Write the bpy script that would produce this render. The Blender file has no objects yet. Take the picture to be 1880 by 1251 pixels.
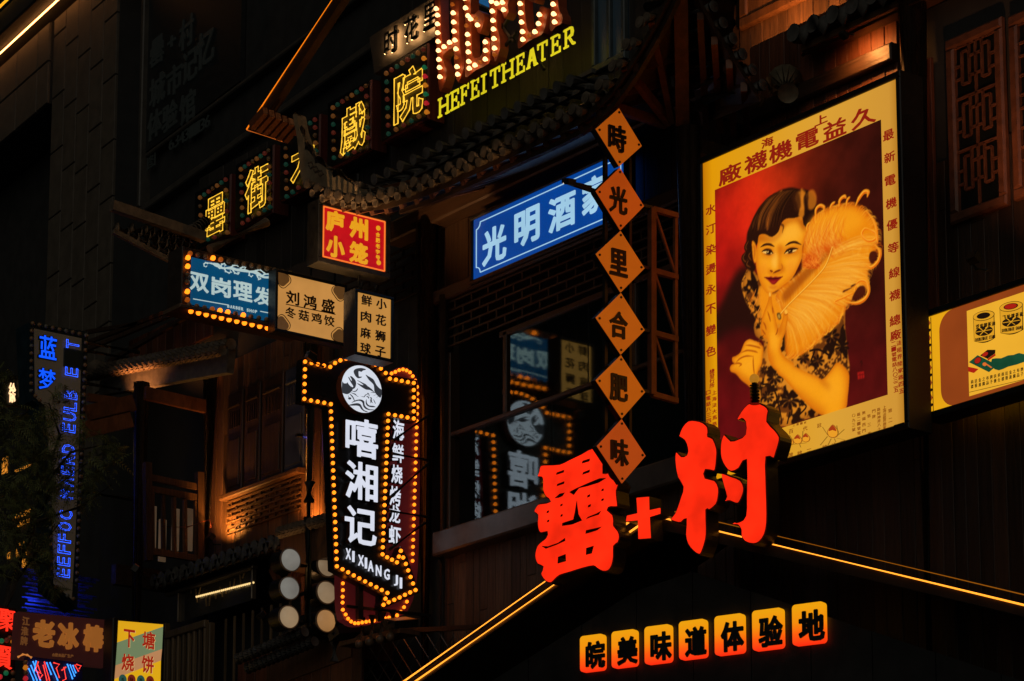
import bpy, math, random
import numpy as np
from mathutils import Vector
from math import pi, sin, cos, tan, atan, atan2, radians, hypot
SC = bpy.context.scene
COL = SC.collection
# ---------------------------------------------------------------- camera
F = 5080.0; TH = radians(10); SH = 2180 - 625.5 - F*tan(TH)
AZ = atan(3940*cos(TH)/F)
CAM = np.array([18.8, -16.5, 1.6])
cd = bpy.data.cameras.new('camera'); cam = bpy.data.objects.new('camera', cd); COL.objects.link(cam)
cam.location = CAM; cam.rotation_euler = (pi/2 + TH, 0, pi/2 - AZ)
cd.sensor_width = 36; cd.lens = 36*F/1880; cd.shift_y = SH/1880; cd.clip_end = 2000
SC.camera = cam
# ---------------------------------------------------------------- night sky and faint sky glow
W = bpy.data.worlds.new('World'); SC.world = W; W.use_nodes = True
bg = W.node_tree.nodes['Background']; bg.inputs[0].default_value = (0.55, 0.9, 0.85, 1); bg.inputs[1].default_value = 0.0016
sl = bpy.data.lights.new('sky_glow', 'SUN'); sl.energy = 0.20; sl.angle = radians(60); sl.color = (1.0, 0.93, 0.80)
so = bpy.data.objects.new('sky_glow', sl); COL.objects.link(so)
so.rotation_euler = Vector((-0.55, 0.75, -0.35)).to_track_quat('-Z', 'Y').to_euler()
SC.view_settings.view_transform = 'Standard'; SC.view_settings.look = 'None'
SC.view_settings.exposure = 0; SC.view_settings.gamma = 1
SC.cycles.max_bounces = 5; SC.cycles.diffuse_bounces = 2; SC.cycles.glossy_bounces = 3
SC.cycles.sample_clamp_indirect = 3; SC.cycles.caustics_reflective = False; SC.cycles.caustics_refractive = False
# ---------------------------------------------------------------- pixel <-> world helpers (photo is 1880 x 1251)
_h = np.array([-cos(AZ), sin(AZ), 0]); _r = np.array([sin(AZ), cos(AZ), 0]); _z = np.array([0, 0, 1.0])
_f = _h*cos(TH) + _z*sin(TH); _u = -_h*sin(TH) + _z*cos(TH)
def ray(x, y): return _f + _r*((x - 940)/F) + _u*((625.5 + SH - y)/F)
def hit(x, y, pl, d=0.0):
    P0, u = pl; n = np.array([u[1], -u[0], 0]); r = ray(x, y)
    return CAM + r*(((P0 + n*d - CAM) @ n)/(r @ n))
def planeY(y): return (np.array([0, y, 0.0]), np.array([1.0, 0, 0]))     # a front parallel to the street
def planeX(x): return (np.array([x, 0.0, 0]), np.array([0.0, 1, 0]))     # a blade sign seen from the right
def planeV(xv, P0):
    r = ray(xv, 2180); r[2] = 0; r /= np.linalg.norm(r); return (np.array(P0), -r)
rng = random.Random(7)
# ---------------------------------------------------------------- materials
def lin(c):
    c = np.asarray(c, float)/255
    return tuple(np.where(c <= .04045, c/12.92, ((c + .055)/1.055)**2.4))
MATS = {}
def new_mat(name):
    m = bpy.data.materials.new(name); m.use_nodes = True; nt = m.node_tree
    return m, nt, nt.nodes['Principled BSDF']
def N(nt, t, **kw):
    n = nt.nodes.new(t)
    for k, v in kw.items():
        if k in n.inputs: n.inputs[k].default_value = v
        else: setattr(n, k, v)
    return n
def paint(name, base, rough=.6, metal=0., var=.35, scale=6., bump=.15, spec=.5, stretch=(1, 1, 1)):
    if name in MATS: return MATS[name]
    m, nt, b = new_mat(name); L = nt.links
    tc = N(nt, 'ShaderNodeTexCoord'); mp = N(nt, 'ShaderNodeMapping'); mp.inputs['Scale'].default_value = stretch
    L.new(tc.outputs['Object'], mp.inputs[0])
    nz = N(nt, 'ShaderNodeTexNoise', Scale=scale, Detail=6., Roughness=.65); L.new(mp.outputs[0], nz.inputs['Vector'])
    cr = N(nt, 'ShaderNodeValToRGB'); L.new(nz.outputs['Fac'], cr.inputs[0])
    e = cr.color_ramp.elements; e[0].position = .3; e[1].position = .7
    e[0].color = (*[c*(1 - var) for c in base], 1); e[1].color = (*[min(1, c*(1 + var)) for c in base], 1)
    L.new(cr.outputs[0], b.inputs['Base Color'])
    mr = N(nt, 'ShaderNodeMapRange'); mr.inputs[3].default_value = max(.05, rough - .15); mr.inputs[4].default_value = min(1, rough + .15)
    L.new(nz.outputs['Fac'], mr.inputs[0]); L.new(mr.outputs[0], b.inputs['Roughness'])
    b.inputs['Metallic'].default_value = metal; b.inputs['Specular IOR Level'].default_value = spec
    if bump:
        bp = N(nt, 'ShaderNodeBump', Strength=bump, Distance=.02); L.new(nz.outputs['Fac'], bp.inputs['Height']); L.new(bp.outputs[0], b.inputs['Normal'])
    MATS[name] = m; return m
def wood(name, c1, c2, rough=.5, stretch=(14, 14, .9)):
    if name in MATS: return MATS[name]
    m, nt, b = new_mat(name); L = nt.links
    tc = N(nt, 'ShaderNodeTexCoord'); mp = N(nt, 'ShaderNodeMapping'); mp.inputs['Scale'].default_value = stretch
    ge = N(nt, 'ShaderNodeNewGeometry')
    ad = N(nt, 'ShaderNodeVectorMath', operation='ADD')
    sc = N(nt, 'ShaderNodeVectorMath', operation='SCALE'); sc.inputs['Scale'].default_value = 40
    cb = N(nt, 'ShaderNodeCombineXYZ'); L.new(ge.outputs['Random Per Island'], cb.inputs[0]); L.new(ge.outputs['Random Per Island'], cb.inputs[2])
    L.new(cb.outputs[0], sc.inputs[0]); L.new(tc.outputs['Object'], mp.inputs[0]); L.new(mp.outputs[0], ad.inputs[0]); L.new(sc.outputs[0], ad.inputs[1])
    nz = N(nt, 'ShaderNodeTexNoise', Scale=2.2, Detail=8., Roughness=.7, Distortion=.6); L.new(ad.outputs[0], nz.inputs['Vector'])
    cr = N(nt, 'ShaderNodeValToRGB'); L.new(nz.outputs['Fac'], cr.inputs[0])
    e = cr.color_ramp.elements; e[0].position = .32; e[1].position = .68; e[0].color = (*c1, 1); e[1].color = (*c2, 1)
    mx = N(nt, 'ShaderNodeMix', data_type='RGBA', blend_type='MULTIPLY'); mx.inputs['Factor'].default_value = 1
    mr = N(nt, 'ShaderNodeMapRange'); mr.inputs[3].default_value = .45; mr.inputs[4].default_value = 1.25
    L.new(ge.outputs['Random Per Island'], mr.inputs[0])
    L.new(cr.outputs[0], mx.inputs['A']); L.new(mr.outputs[0], mx.inputs['B']); L.new(mx.outputs['Result'], b.inputs['Base Color'])
    b.inputs['Roughness'].default_value = rough
    bp = N(nt, 'ShaderNodeBump', Strength=.35, Distance=.02); L.new(nz.outputs['Fac'], bp.inputs['Height']); L.new(bp.outputs[0], b.inputs['Normal'])
    MATS[name] = m; return m
def emit(name, srgb, strength=1., var=.0, scale=2., base=(.05, .05, .05), rough=.35):
    if name in MATS: return MATS[name]
    m, nt, b = new_mat(name); L = nt.links
    c = lin(srgb)
    b.inputs['Base Color'].default_value = (*base, 1); b.inputs['Roughness'].default_value = rough
    b.inputs['Emission Color'].default_value = (*c, 1); b.inputs['Emission Strength'].default_value = strength
    if var:
        tc = N(nt, 'ShaderNodeTexCoord'); nz = N(nt, 'ShaderNodeTexNoise', Scale=scale, Detail=3.)
        L.new(tc.outputs['Object'], nz.inputs['Vector'])
        mr = N(nt, 'ShaderNodeMapRange'); mr.inputs[1].default_value = .3; mr.inputs[2].default_value = .7
        mr.inputs[3].default_value = strength*(1 - var); mr.inputs[4].default_value = strength*(1 + var)
        L.new(nz.outputs['Fac'], mr.inputs[0]); L.new(mr.outputs[0], b.inputs['Emission Strength'])
    MATS[name] = m; return m
def glow2(name, stops, axis, lo, hi, strength=1., base=(.03, .03, .03)):
    """a face lit from inside"""
    m, nt, b = new_mat(name); L = nt.links
    tc = N(nt, 'ShaderNodeTexCoord'); sp = N(nt, 'ShaderNodeSeparateXYZ'); L.new(tc.outputs['Object'], sp.inputs[0])
    mr = N(nt, 'ShaderNodeMapRange'); mr.inputs[1].default_value = lo; mr.inputs[2].default_value = hi; L.new(sp.outputs[axis], mr.inputs[0])
    cr = N(nt, 'ShaderNodeValToRGB'); L.new(mr.outputs[0], cr.inputs[0]); el = cr.color_ramp.elements
    while len(el) < len(stops): el.new(.5)
    for e, (p, c) in zip(el, stops): e.position = p; e.color = (*lin(c), 1)
    b.inputs['Base Color'].default_value = (*base, 1); L.new(cr.outputs[0], b.inputs['Emission Color']); b.inputs['Emission Strength'].default_value = strength
    return m
def attr_mat(name, strength=1.):
    m, nt, b = new_mat(name)
    a = N(nt, 'ShaderNodeVertexColor', layer_name='print'); nt.links.new(a.outputs[0], b.inputs['Emission Color'])
    b.inputs['Base Color'].default_value = (.03, .02, .02, 1); b.inputs['Emission Strength'].default_value = strength; b.inputs['Roughness'].default_value = .3
    return m
def glass_mat():
    m, nt, b = new_mat('dark_window_glass'); L = nt.links
    gl = N(nt, 'ShaderNodeBsdfGlossy', Roughness=.045); gl.inputs['Color'].default_value = (.8, .92, .92, 1)
    tr = N(nt, 'ShaderNodeBsdfTransparent'); tr.inputs['Color'].default_value = (.6, .65, .65, 1)
    tc = N(nt, 'ShaderNodeTexCoord'); nz = N(nt, 'ShaderNodeTexNoise', Scale=1.3, Detail=1.); L.new(tc.outputs['Object'], nz.inputs['Vector'])
    bp = N(nt, 'ShaderNodeBump', Strength=.012, Distance=.1); L.new(nz.outputs['Fac'], bp.inputs['Height']); L.new(bp.outputs[0], gl.inputs['Normal'])
    mx = N(nt, 'ShaderNodeMixShader'); mx.inputs[0].default_value = .135
    L.new(tr.outputs[0], mx.inputs[1]); L.new(gl.outputs[0], mx.inputs[2]); L.new(mx.outputs[0], nt.nodes['Material Output'].inputs[0])
    return m
BLACK = paint('black_powder_coated_metal', (.012, .013, .013), .45, .2, .4, 9)
IRON = paint('dark_iron_frame', (.03, .03, .028), .45, .5, .4, 12)
TIMBER = wood('dark_stained_timber', (.022, .012, .007), (.075, .038, .02), .45)
TIMBER_X = wood('dark_stained_beam', (.022, .012, .007), (.075, .038, .02), .45, (.9, 14, 14))
PLANK = wood('weathered_brown_plank', (.05, .024, .012), (.19, .085, .038), .55)
REDPLANK = wood('red_brown_plank', (.07, .022, .01), (.22, .07, .028), .5)
TILE = paint('grey_clay_roof_tile', (.15, .115, .08), .75, 0, .5, 10, .4)
TILEDARK = paint('dark_clay_roof_tile', (.10, .095, .085), .7, 0, .5, 10, .4)
STONE = paint('grey_stone_cladding', (.105, .088, .066), .7, 0, .25, 4, .1)
DARKWALL = paint('dark_plaster', (.03, .03, .028), .8, 0, .3, 3, .1)
GLASS = glass_mat()
BULB_ON = emit('lit_amber_bulb', (255, 176, 20), 1.0); MATS.pop('lit_amber_bulb')
def bulbmat(name, k):
    m, nt, b = new_mat(name); b.inputs['Emission Color'].default_value = (*k, 1); b.inputs['Emission Strength'].default_value = 1
    b.inputs['Base Color'].default_value = (.1, .06, .02, 1); return m
BULB_ON = bulbmat('lit_amber_bulb_glass', (2.6, .52, .02))
BULB_WARM = bulbmat('lit_warm_white_bulb_glass', (3.4, 1.65, .62))
BULB_OFF = paint('unlit_frosted_bulb', (.33, .19, .09), .3, 0, .2, 5, 0)
BULB_DIM = emit('dim_orange_bulb', (150, 70, 12), .8, base=(.3, .12, .04))
BULB_RED = emit('red_bulb', (215, 40, 50), .5, base=(.3, .03, .03)); BULB_AMB = emit('amber_bulb', (225, 130, 30), .55, base=(.3, .15, .03))
BULB_GRN = emit('green_bulb', (20, 110, 70), .45, base=(.02, .2, .1))
BULB_RED2 = emit('faded_red_bulb', (95, 35, 25), .3, base=(.2, .05, .04)); BULB_AMB2 = emit('faded_amber_bulb', (120, 70, 28), .35, base=(.25, .14, .06)); BULB_GRN2 = emit('faded_green_bulb', (20, 62, 50), .3, base=(.03, .14, .1))
# ---------------------------------------------------------------- mesh helpers
class MB:
    def __init__(s): s.v = []; s.f = []
    def add(s, v, f):
        o = len(s.v); s.v += [tuple(map(float, p)) for p in v]; s.f += [tuple(i + o for i in q) for q in f]; return s
    def box(s, x0, x1, y0, y1, z0, z1):
        return s.add([(x0, y0, z0), (x1, y0, z0), (x1, y1, z0), (x0, y1, z0), (x0, y0, z1), (x1, y0, z1), (x1, y1, z1), (x0, y1, z1)],
                     [(0, 3, 2, 1), (4, 5, 6, 7), (0, 1, 5, 4), (1, 2, 6, 5), (2, 3, 7, 6), (3, 0, 4, 7)])
    def bbox(s, x0, x1, y0, y1, z0, z1, c=.012):
        """box with chamfered vertical and horizontal front edges"""
        c = min(c, (x1 - x0)*.3, (z1 - z0)*.3, (y1 - y0)*.4)
        return s.add([(x0, y1, z0), (x1, y1, z0), (x1, y1, z1), (x0, y1, z1), (x0, y0 + c, z0), (x1, y0 + c, z0), (x1, y0 + c, z1), (x0, y0 + c, z1),
                      (x0 + c, y0, z0 + c), (x1 - c, y0, z0 + c), (x1 - c, y0, z1 - c), (x0 + c, y0, z1 - c)],
                     [(0, 3, 2, 1), (0, 1, 5, 4), (1, 2, 6, 5), (2, 3, 7, 6), (3, 0, 4, 7), (4, 5, 9, 8), (5, 6, 10, 9), (6, 7, 11, 10), (7, 4, 8, 11), (8, 9, 10, 11)])
    def prism(s, pts, y0, y1):
        n = len(pts); a = sum(pts[i][0]*pts[(i+1) % n][1] - pts[(i+1) % n][0]*pts[i][1] for i in range(n))
        if a < 0: pts = pts[::-1]
        v = [(p[0], y0, p[1]) for p in pts] + [(p[0], y1, p[1]) for p in pts]
        return s.add(v, [tuple(range(n)), tuple(range(2*n - 1, n - 1, -1))] + [(i, i + n, (i+1) % n + n, (i+1) % n) for i in range(n)])
    def beam(s, p, q, w, h=None):
        h = h or w; p = Vector(p); q = Vector(q); d = (q - p).normalized()
        up = Vector((0, 0, 1)) if abs(d.z) < .95 else Vector((0, 1, 0))
        a = d.cross(up).normalized()*(w/2); b = a.cross(d).normalized()*(h/2)
        v = [p - a - b, p + a - b, p + a + b, p - a + b, q - a - b, q + a - b, q + a + b, q - a + b]
        return s.add(v, [(0, 1, 2, 3), (7, 6, 5, 4), (0, 4, 5, 1), (1, 5, 6, 2), (2, 6, 7, 3), (3, 7, 4, 0)])
    def tube(s, pts, r, n=8, caps=True):
        pts = [Vector(p) for p in pts]; rs = r if isinstance(r, (list, tuple)) else [r]*len(pts); v = []; f = []
        ref = None
        for i, p in enumerate(pts):
            d = (pts[min(i+1, len(pts)-1)] - pts[max(i-1, 0)]).normalized()
            if ref is None: ref = Vector((0, 0, 1)) if abs(d.z) < .9 else Vector((1, 0, 0))
            a = d.cross(ref).normalized(); b = d.cross(a).normalized(); ref = b.cross(d)
            ref = -ref if ref.length < 1e-6 else a.cross(d)
            for k in range(n):
                t = 2*pi*k/n; v.append(p + a*(cos(t)*rs[i]) + b*(sin(t)*rs[i]))
            ref = b
        for i in range(len(pts)-1):
            for k in range(n): f.append((i*n+k, i*n+(k+1) % n, (i+1)*n+(k+1) % n, (i+1)*n+k))
        if caps: f += [tuple(range(n-1, -1, -1)), tuple(range((len(pts)-1)*n, len(pts)*n))]
        return s.add(v, f)
    def sphere(s, c, r, nu=10, nv=6, sy=1.):
        v = [(c[0], c[1], c[2] + r)]; f = []
        for j in range(1, nv):
            t = pi*j/nv
            for k in range(nu): p = 2*pi*k/nu; v.append((c[0] + r*sin(t)*cos(p), c[1] + sy*r*sin(t)*sin(p), c[2] + r*cos(t)))
        v.append((c[0], c[1], c[2] - r)); e = len(v)-1
        for k in range(nu):
            f.append((0, 1+k, 1+(k+1) % nu)); f.append((e, e-nu+(k+1) % nu, e-nu+k))
        for j in range(nv-2):
            for k in range(nu): a = 1+j*nu; f.append((a+k, a+nu+k, a+nu+(k+1) % nu, a+(k+1) % nu))
        return s.add(v, f)
    def mesh(s, name, mat, smooth=False):
        me = bpy.data.meshes.new(name); me.from_pydata(s.v, [], s.f)
        if mat: me.materials.append(mat)
        if smooth: me.polygons.foreach_set('use_smooth', [True]*len(me.polygons))
        me.update(); return me
    def build(s, name, mat, parent=None, smooth=False, loc=None):
        o = bpy.data.objects.new(name, s.mesh(name, mat, smooth)); COL.objects.link(o)
        if parent: o.parent = parent
        if loc is not None: o.location = loc
        return o
def tag(o, label=None, cat=None, group=None, kind=None):
    for k, v in (('label', label), ('category', cat), ('group', group), ('kind', kind)):
        if v: o[k] = v
    return o
GL = {}
def curve_mesh(cu):
    o = bpy.data.objects.new('tmp', cu); me = bpy.data.meshes.new_from_object(o)
    v = np.empty(len(me.vertices)*3); me.vertices.foreach_get('co', v); v = v.reshape(-1, 3)
    f = [tuple(p.vertices) for p in me.polygons]
    bpy.data.objects.remove(o); bpy.data.meshes.remove(me); bpy.data.curves.remove(cu); return v, f
def glyph(ch, bold=.0, neon=0., res=2):
    """character outline in a unit box; bold strokes are thickened by strips laid along every outline edge"""
    k = (ch, bold, neon)
    if k in GL: return GL[k]
    cu = bpy.data.curves.new('t', 'FONT'); cu.body = ch; cu.resolution_u = res
    if neon or bold: cu.extrude = 0; cu.fill_mode = 'FRONT'
    else: cu.extrude = .5
    v, f = curve_mesh(cu)
    if len(v) and (neon or bold):
        cnt = {}
        for q in f:
            for i in range(len(q)): e = (q[i], q[(i+1) % len(q)]); kk = (min(e), max(e)); cnt[kk] = cnt.get(kk, []) + [e]
        ed = [e[0] for e in cnt.values() if len(e) == 1]
        mb = MB(); pos = {}
        for a_, b_ in ed: pos.setdefault(tuple(np.round(v[a_][:2], 4)), 0)
        if neon:
            # outer contour of the thickened stroke: push every outline point outwards, then run a thin tube along it
            off = {}
            for a_, b_ in ed:
                d = v[b_][:2] - v[a_][:2]; l = np.hypot(*d)
                if l < 1e-7: continue
                nn = np.array([d[1], -d[0]])/l
                for q in (a_, b_): key = tuple(np.round(v[q][:2], 4)); off.setdefault(key, []).append(nn)
            def mv(q):
                key = tuple(np.round(v[q][:2], 4)); n_ = np.mean(off[key], 0); m_ = np.hypot(*n_); p = v[q][:2] + (n_/max(m_, .35)**2*bold if m_ > .2 else 0); return (p[0], p[1], 0)
            for a_, b_ in ed:
                if tuple(np.round(v[a_][:2], 4)) in off and np.hypot(*(v[b_][:2]-v[a_][:2])) > 1e-6: mb.tube([mv(a_), mv(b_)], neon, 5)
        else:
            for q in f: mb.add([(v[i][0], v[i][1], .5) for i in q], [tuple(range(len(q)))])
            for n_, (a_, b_) in enumerate(ed):
                p, q = v[a_][:2], v[b_][:2]; d = q - p; l = np.hypot(*d)
                if l < 1e-7: continue
                d = d/l*bold; nn = np.array([d[1], -d[0]]); zt = .5 - .0004*(n_ % 37) - .002; e_ = .62 if l > .06 else .25
                c_ = [p - d*e_ - nn*.6, q + d*e_ - nn*.6, q + d*e_ + nn, p - d*e_ + nn]
                mb.add([(x, y, zt) for x, y in c_] + [(x, y, -.5) for x, y in c_], [(0, 3, 2, 1), (0, 1, 5, 4), (1, 2, 6, 5), (2, 3, 7, 6), (3, 0, 4, 7)])
        v, f = np.array(mb.v), mb.f
    if len(v):
        lo = v.min(0); hi = v.max(0); sp = np.maximum(hi - lo, 1e-6); w = v.copy(); w[:, 0] = (v[:, 0] - lo[0])/sp[0]; w[:, 1] = (v[:, 1] - lo[1])/sp[1]
    else: w = v
    GL[k] = (w, f); return GL[k]
def loops_mesh(loops, y0, y1):
    """2D outline with holes (local x,z) -> extruded solid"""
    cu = bpy.data.curves.new('t', 'CURVE'); cu.dimensions = '2D'; cu.fill_mode = 'BOTH'; cu.extrude = abs(y1 - y0)/2
    for lp in loops:
        sp = cu.splines.new('POLY'); sp.points.add(len(lp)-1); sp.use_cyclic_u = True
        for i, p in enumerate(lp): sp.points[i].co = (p[0], p[1], 0, 1)
    v, f = curve_mesh(cu); c = (y0 + y1)/2
    return [(a, c - b3, b) for a, b, b3 in v], f
def smooth_loop(pts, n=3):
    m = len(pts); out = []
    for i in range(m):
        p0, p1, p2, p3 = (np.array(pts[(i+k-1) % m], float) for k in range(4))
        for j in range(n):
            t = j/n
            out.append(tuple(.5*((2*p1) + (-p0+p2)*t + (2*p0-5*p1+4*p2-p3)*t*t + (-p0+3*p1-3*p2+p3)*t**3)))
    return out
BM = {}
class Sign:
    """one thing, an Empty on its plane; local x = along the plane, z = up, -y = out of the plane towards the street"""
    def __init__(s, name, label, cat, pl, org, group=None):
        s.pl = pl; P0, u = pl; s.O = hit(*org, pl); s.u = u; s.n = np.array([u[1], -u[0], 0])
        s.e = bpy.data.objects.new(name, None); COL.objects.link(s.e); s.e.empty_display_size = .1
        s.e.location = s.O; s.e.rotation_euler = (0, 0, atan2(u[1], u[0])); tag(s.e, label, cat, group)
    def p(s, x, y, d=0.):
        q = hit(x, y, s.pl, d) - s.O; return (float(q @ s.u), float(q[2]))
    def P(s, pts, d=0.): return [s.p(*q, d) for q in pts]
    def add(s, name, mb, mat, parent=None, smooth=False, label=None):
        o = mb.build(name, mat, parent or s.e, smooth)
        if label: o['label'] = label
        return o
    def ch(s, mb, c, x, y, w, h, d, dep=.01, bold=.0, neon=0., rot=0, mirror=False):
        """character c centred on photo pixel (x,y), w x h pixels, front at d in front of the plane"""
        v, f = glyph(c, bold, neon)
        if not len(v): return
        x0 = s.p(x - w/2, y, d)[0]; x1 = s.p(x + w/2, y, d)[0]; z0 = s.p(x, y + h/2, d)[1]; z1 = s.p(x, y - h/2, d)[1]
        a, b = v[:, 0], v[:, 1]
        if mirror: a = 1 - a
        if rot == 90: a, b = 1 - b, a
        yy = -d + (v[:, 2]*(-1 if neon else -dep)) + (0 if neon else dep/2)
        if neon: yy = -d - v[:, 2]*(z1 - z0)
        mb.add(np.stack([x0 + (x1-x0)*a, yy, z0 + (z1-z0)*b], 1), f)
    def row(s, mb, text, p0, p1, w, h, d, **k):
        n = len(text)
        for i, c in enumerate(text):
            t = i/max(1, n-1)
            if c != ' ': s.ch(mb, c, p0[0]+(p1[0]-p0[0])*t, p0[1]+(p1[1]-p0[1])*t, w, h, d, **k)
    def chars(s, name, text, p0, p1, w, h, d, mat, parent=None, **k):
        """one part per character"""
        n = len(text); out = []
        for i, c in enumerate(text):
            if c == ' ': continue
            t = i/max(1, n-1); mb = MB(); s.ch(mb, c, p0[0]+(p1[0]-p0[0])*t, p0[1]+(p1[1]-p0[1])*t, w, h, d, **k)
            out.append(s.add(name, mb, mat, parent))
        return out
    def bulbs(s, pts, r, d, mats, parent=None, name='bulb'):
        for i, q in enumerate(pts):
            m = mats[i % len(mats)] if isinstance(mats, list) else mats
            k = (m.name, round(r, 4))
            if k not in BM: BM[k] = MB().sphere((0, 0, 0), r, 8, 6).tube([(0, r*.6, 0), (0, r*1.25, 0)], r*.55, 6).mesh('bulb', m, True)
            o = bpy.data.objects.new(name, BM[k]); COL.objects.link(o); o.parent = parent or s.e
            a, b = s.p(*q, d); o.location = (a, -d, b)
def split_loose(root):
    """separate pieces of the named parts become parts of their own"""
    for o in list(root.children_recursive):
        nm = o.name.split('.')[0]
        if o.type != 'MESH' or nm not in SPLIT: continue
        me = o.data; n = len(me.vertices); par = list(range(n))
        def fd(a):
            while par[a] != a: par[a] = par[par[a]]; a = par[a]
            return a
        for p in me.polygons:
            v0 = fd(p.vertices[0])
            for v in p.vertices[1:]: par[fd(v)] = v0
        co = np.empty(n*3); me.vertices.foreach_get('co', co); co = co.reshape(-1, 3)
        grp = {}
        for i in range(n): grp.setdefault(fd(i), []).append(i)
        isl = [[set(g_), co[g_].min(0) - .002, co[g_].max(0) + .002] for g_ in grp.values()]
        ch_ = True
        while ch_:
            ch_ = False
            for i in range(len(isl)):
                for j in range(i + 1, len(isl)):
                    if np.all(isl[i][1] < isl[j][2]) and np.all(isl[j][1] < isl[i][2]):
                        isl[i] = [isl[i][0] | isl[j][0], np.minimum(isl[i][1], isl[j][1]), np.maximum(isl[i][2], isl[j][2])]; del isl[j]; ch_ = True; break
                if ch_: break
        if len(isl) < 2: continue
        mats = list(me.materials); sm = me.polygons[0].use_smooth; polys = [tuple(p.vertices) for p in me.polygons]
        for k, (ids, _, _) in enumerate(isl):
            mp = {}; vs = []
            for i in sorted(ids): mp[i] = len(vs); vs.append(tuple(co[i]))
            m2 = bpy.data.meshes.new(nm); m2.from_pydata(vs, [], [tuple(mp[i] for i in p) for p in polys if p[0] in ids])
            for m_ in mats: m2.materials.append(m_)
            if sm: m2.polygons.foreach_set('use_smooth', [True]*len(m2.polygons))
            if k == 0: o.data = m2
            else:
                c = o.copy(); c.data = m2; COL.objects.link(c)
SPLIT = {'verge_board', 'corner_ornament', 'cross_arm', 'mount', 'screw', 'hanger', 'hanging_post', 'post', 'rafter', 'corner_rafter', 'curved_purlin', 'brace', 'paper_panel', 'hanging_ornament', 'bottle', 'mounting_arm', 'tie_beam', 'sock_box_side', 'beam', 'lean_to_tile_', 'roof_lath', 'edge_triangle', 'blue_tube', 'red_tube', 'support_bar', 'stay_rod', 'window_ledge', 'scroll_relief', 'round_tile_end', 'leaf_print', 'glass_etching', 'corner_line', 'mounting_frame', 'edge_line'}
def along(*segs):
    out = []
    for p, q, n in segs: out += [(p[0]+(q[0]-p[0])*i/max(1, n-1), p[1]+(q[1]-p[1])*i/max(1, n-1)) for i in range(n)]
    return out
def Z(pts, ox, oy, s): return [(ox + x*s, oy + y*s) for x, y, *_ in pts]
def world_thing(name, label, cat, loc=(0, 0, 0), group=None):
    e = bpy.data.objects.new(name, None); COL.objects.link(e); e.location = loc; e.empty_display_size = .2; return tag(e, label, cat, group)
def wpart(name, mb, mat, root, smooth=False, parent=None):
    """mesh given in world coordinates, attached to an unrotated root"""
    o = Vector(root.location); mb.v = [(x - o.x, y - o.y, z - o.z) for x, y, z in mb.v]
    return mb.build(name, mat, parent or root, smooth)
def planks(mb, x0, x1, z0, z1, y, w=.13, t=.025, split=.35, axis='x'):
    x = x0
    while x < x1 - .01:
        ww = min(w*rng.uniform(.75, 1.25), x1 - x); zs = [z0]
        while rng.random() < split and zs[-1] < z1 - 1: zs.append(zs[-1] + rng.uniform(.5, 1.0)*(z1 - zs[-1]))
        zs.append(z1)
        for a, b in zip(zs, zs[1:]):
            if b - a < .02: continue
            dy = rng.uniform(0, .008)
            if axis == 'x': mb.bbox(x + .003, x + ww - .003, y - t - dy, y, a + .002, b - .002, .004)
            else: mb.box(y, y + t + dy, x + .003, x + ww - .003, a + .002, b - .002)
        x += ww
# ================================================================ SIGNS
A_Y = .6
# ---- marquee boxes of the upper storey: one neon character each
PT = planeY(1.42)
NEON_Y = emit('yellow_neon_tube', (255, 196, 55), 1.25)
REDWOOD = wood('red_brown_sign_side', (.10, .02, .012), (.24, .05, .03), .5)
THB = [('罍', (367, 363), (414, 330), (417, 427), (370, 444), (395, 395, 36, 72), 7, 6, 5, 0, 'leftmost and densest'),
       ('街', (442, 311), (493, 277), (495, 380), (445, 410), (471, 346, 42, 80), 8, 8, 6, 0, 'second from the left'),
       ('大', (524, 258), (578, 220), (580, 320), (526, 361), (556, 292, 44, 72), 7, 8, 6, 0, 'half hidden behind the curled roof horn'),
       ('戲', (611, 198), (672, 158), (675, 272), (613, 290), (648, 235, 46, 84), 8, 7, 6, 0, 'right of the roof horn'),
       ('院', (709, 135), (777, 91), (783, 206), (713, 246), (750, 172, 54, 94), 8, 8, 6, 1, 'rightmost and largest, beside the marquee letters')]
for chh, tl, tr, br, bl, (cx, cy, w, h), nt_, ns, nb, lit, where in THB:
    s = Sign('neon_sign', 'bulb-edged box with yellow neon character %s, %s' % (chh, where), 'neon sign', PT, ((bl[0]+br[0])/2, (bl[1]+br[1])/2), 'row of neon character signs on the dark upper storey')
    m = 9
    X0 = s.p(tl[0]-m, tl[1])[0]; X1 = s.p(tr[0]+m, tr[1])[0]; z1 = (s.p(*tl)[1]+s.p(*tr)[1])/2 + .08; z0 = (s.p(*bl)[1]+s.p(*br)[1])/2 - .08
    s.add('box', MB().bbox(X0, X1, 0, .24, z0, z1, .02), REDWOOD)
    s.add('face_panel', MB().box(X0+.02, X1-.02, -.012, -.001, z0+.02, z1-.02), BLACK)
    back = MB(); s.ch(back, chh, cx, cy, w, h, .03, dep=.018, bold=.035); s.add('character', back, paint('olive_letter_face', (.10, .07, .02), .5, 0, .2))
    mb = MB(); s.ch(mb, chh, cx, cy, w, h, .05, bold=.034, neon=.013); s.add('neon_tube', mb, NEON_Y)
    pts = along((tl, tr, nt_)) + along((tl, bl, ns))[1:] + along((tr, br, ns))[1:] + along((bl, br, nb))[1:-1]
    dimm = [BULB_AMB2, BULB_GRN2, BULB_RED2, BULB_OFF]
    if lit: rc = along((tr, br, ns))[1:]; s.bulbs([q for q in pts if q not in rc], .030, .045, [BULB_AMB2, BULB_RED2, BULB_GRN2]); s.bulbs(rc, .030, .045, [BULB_AMB, BULB_GRN, BULB_RED])
    else: s.bulbs(pts, .030, .045, dimm)
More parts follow.
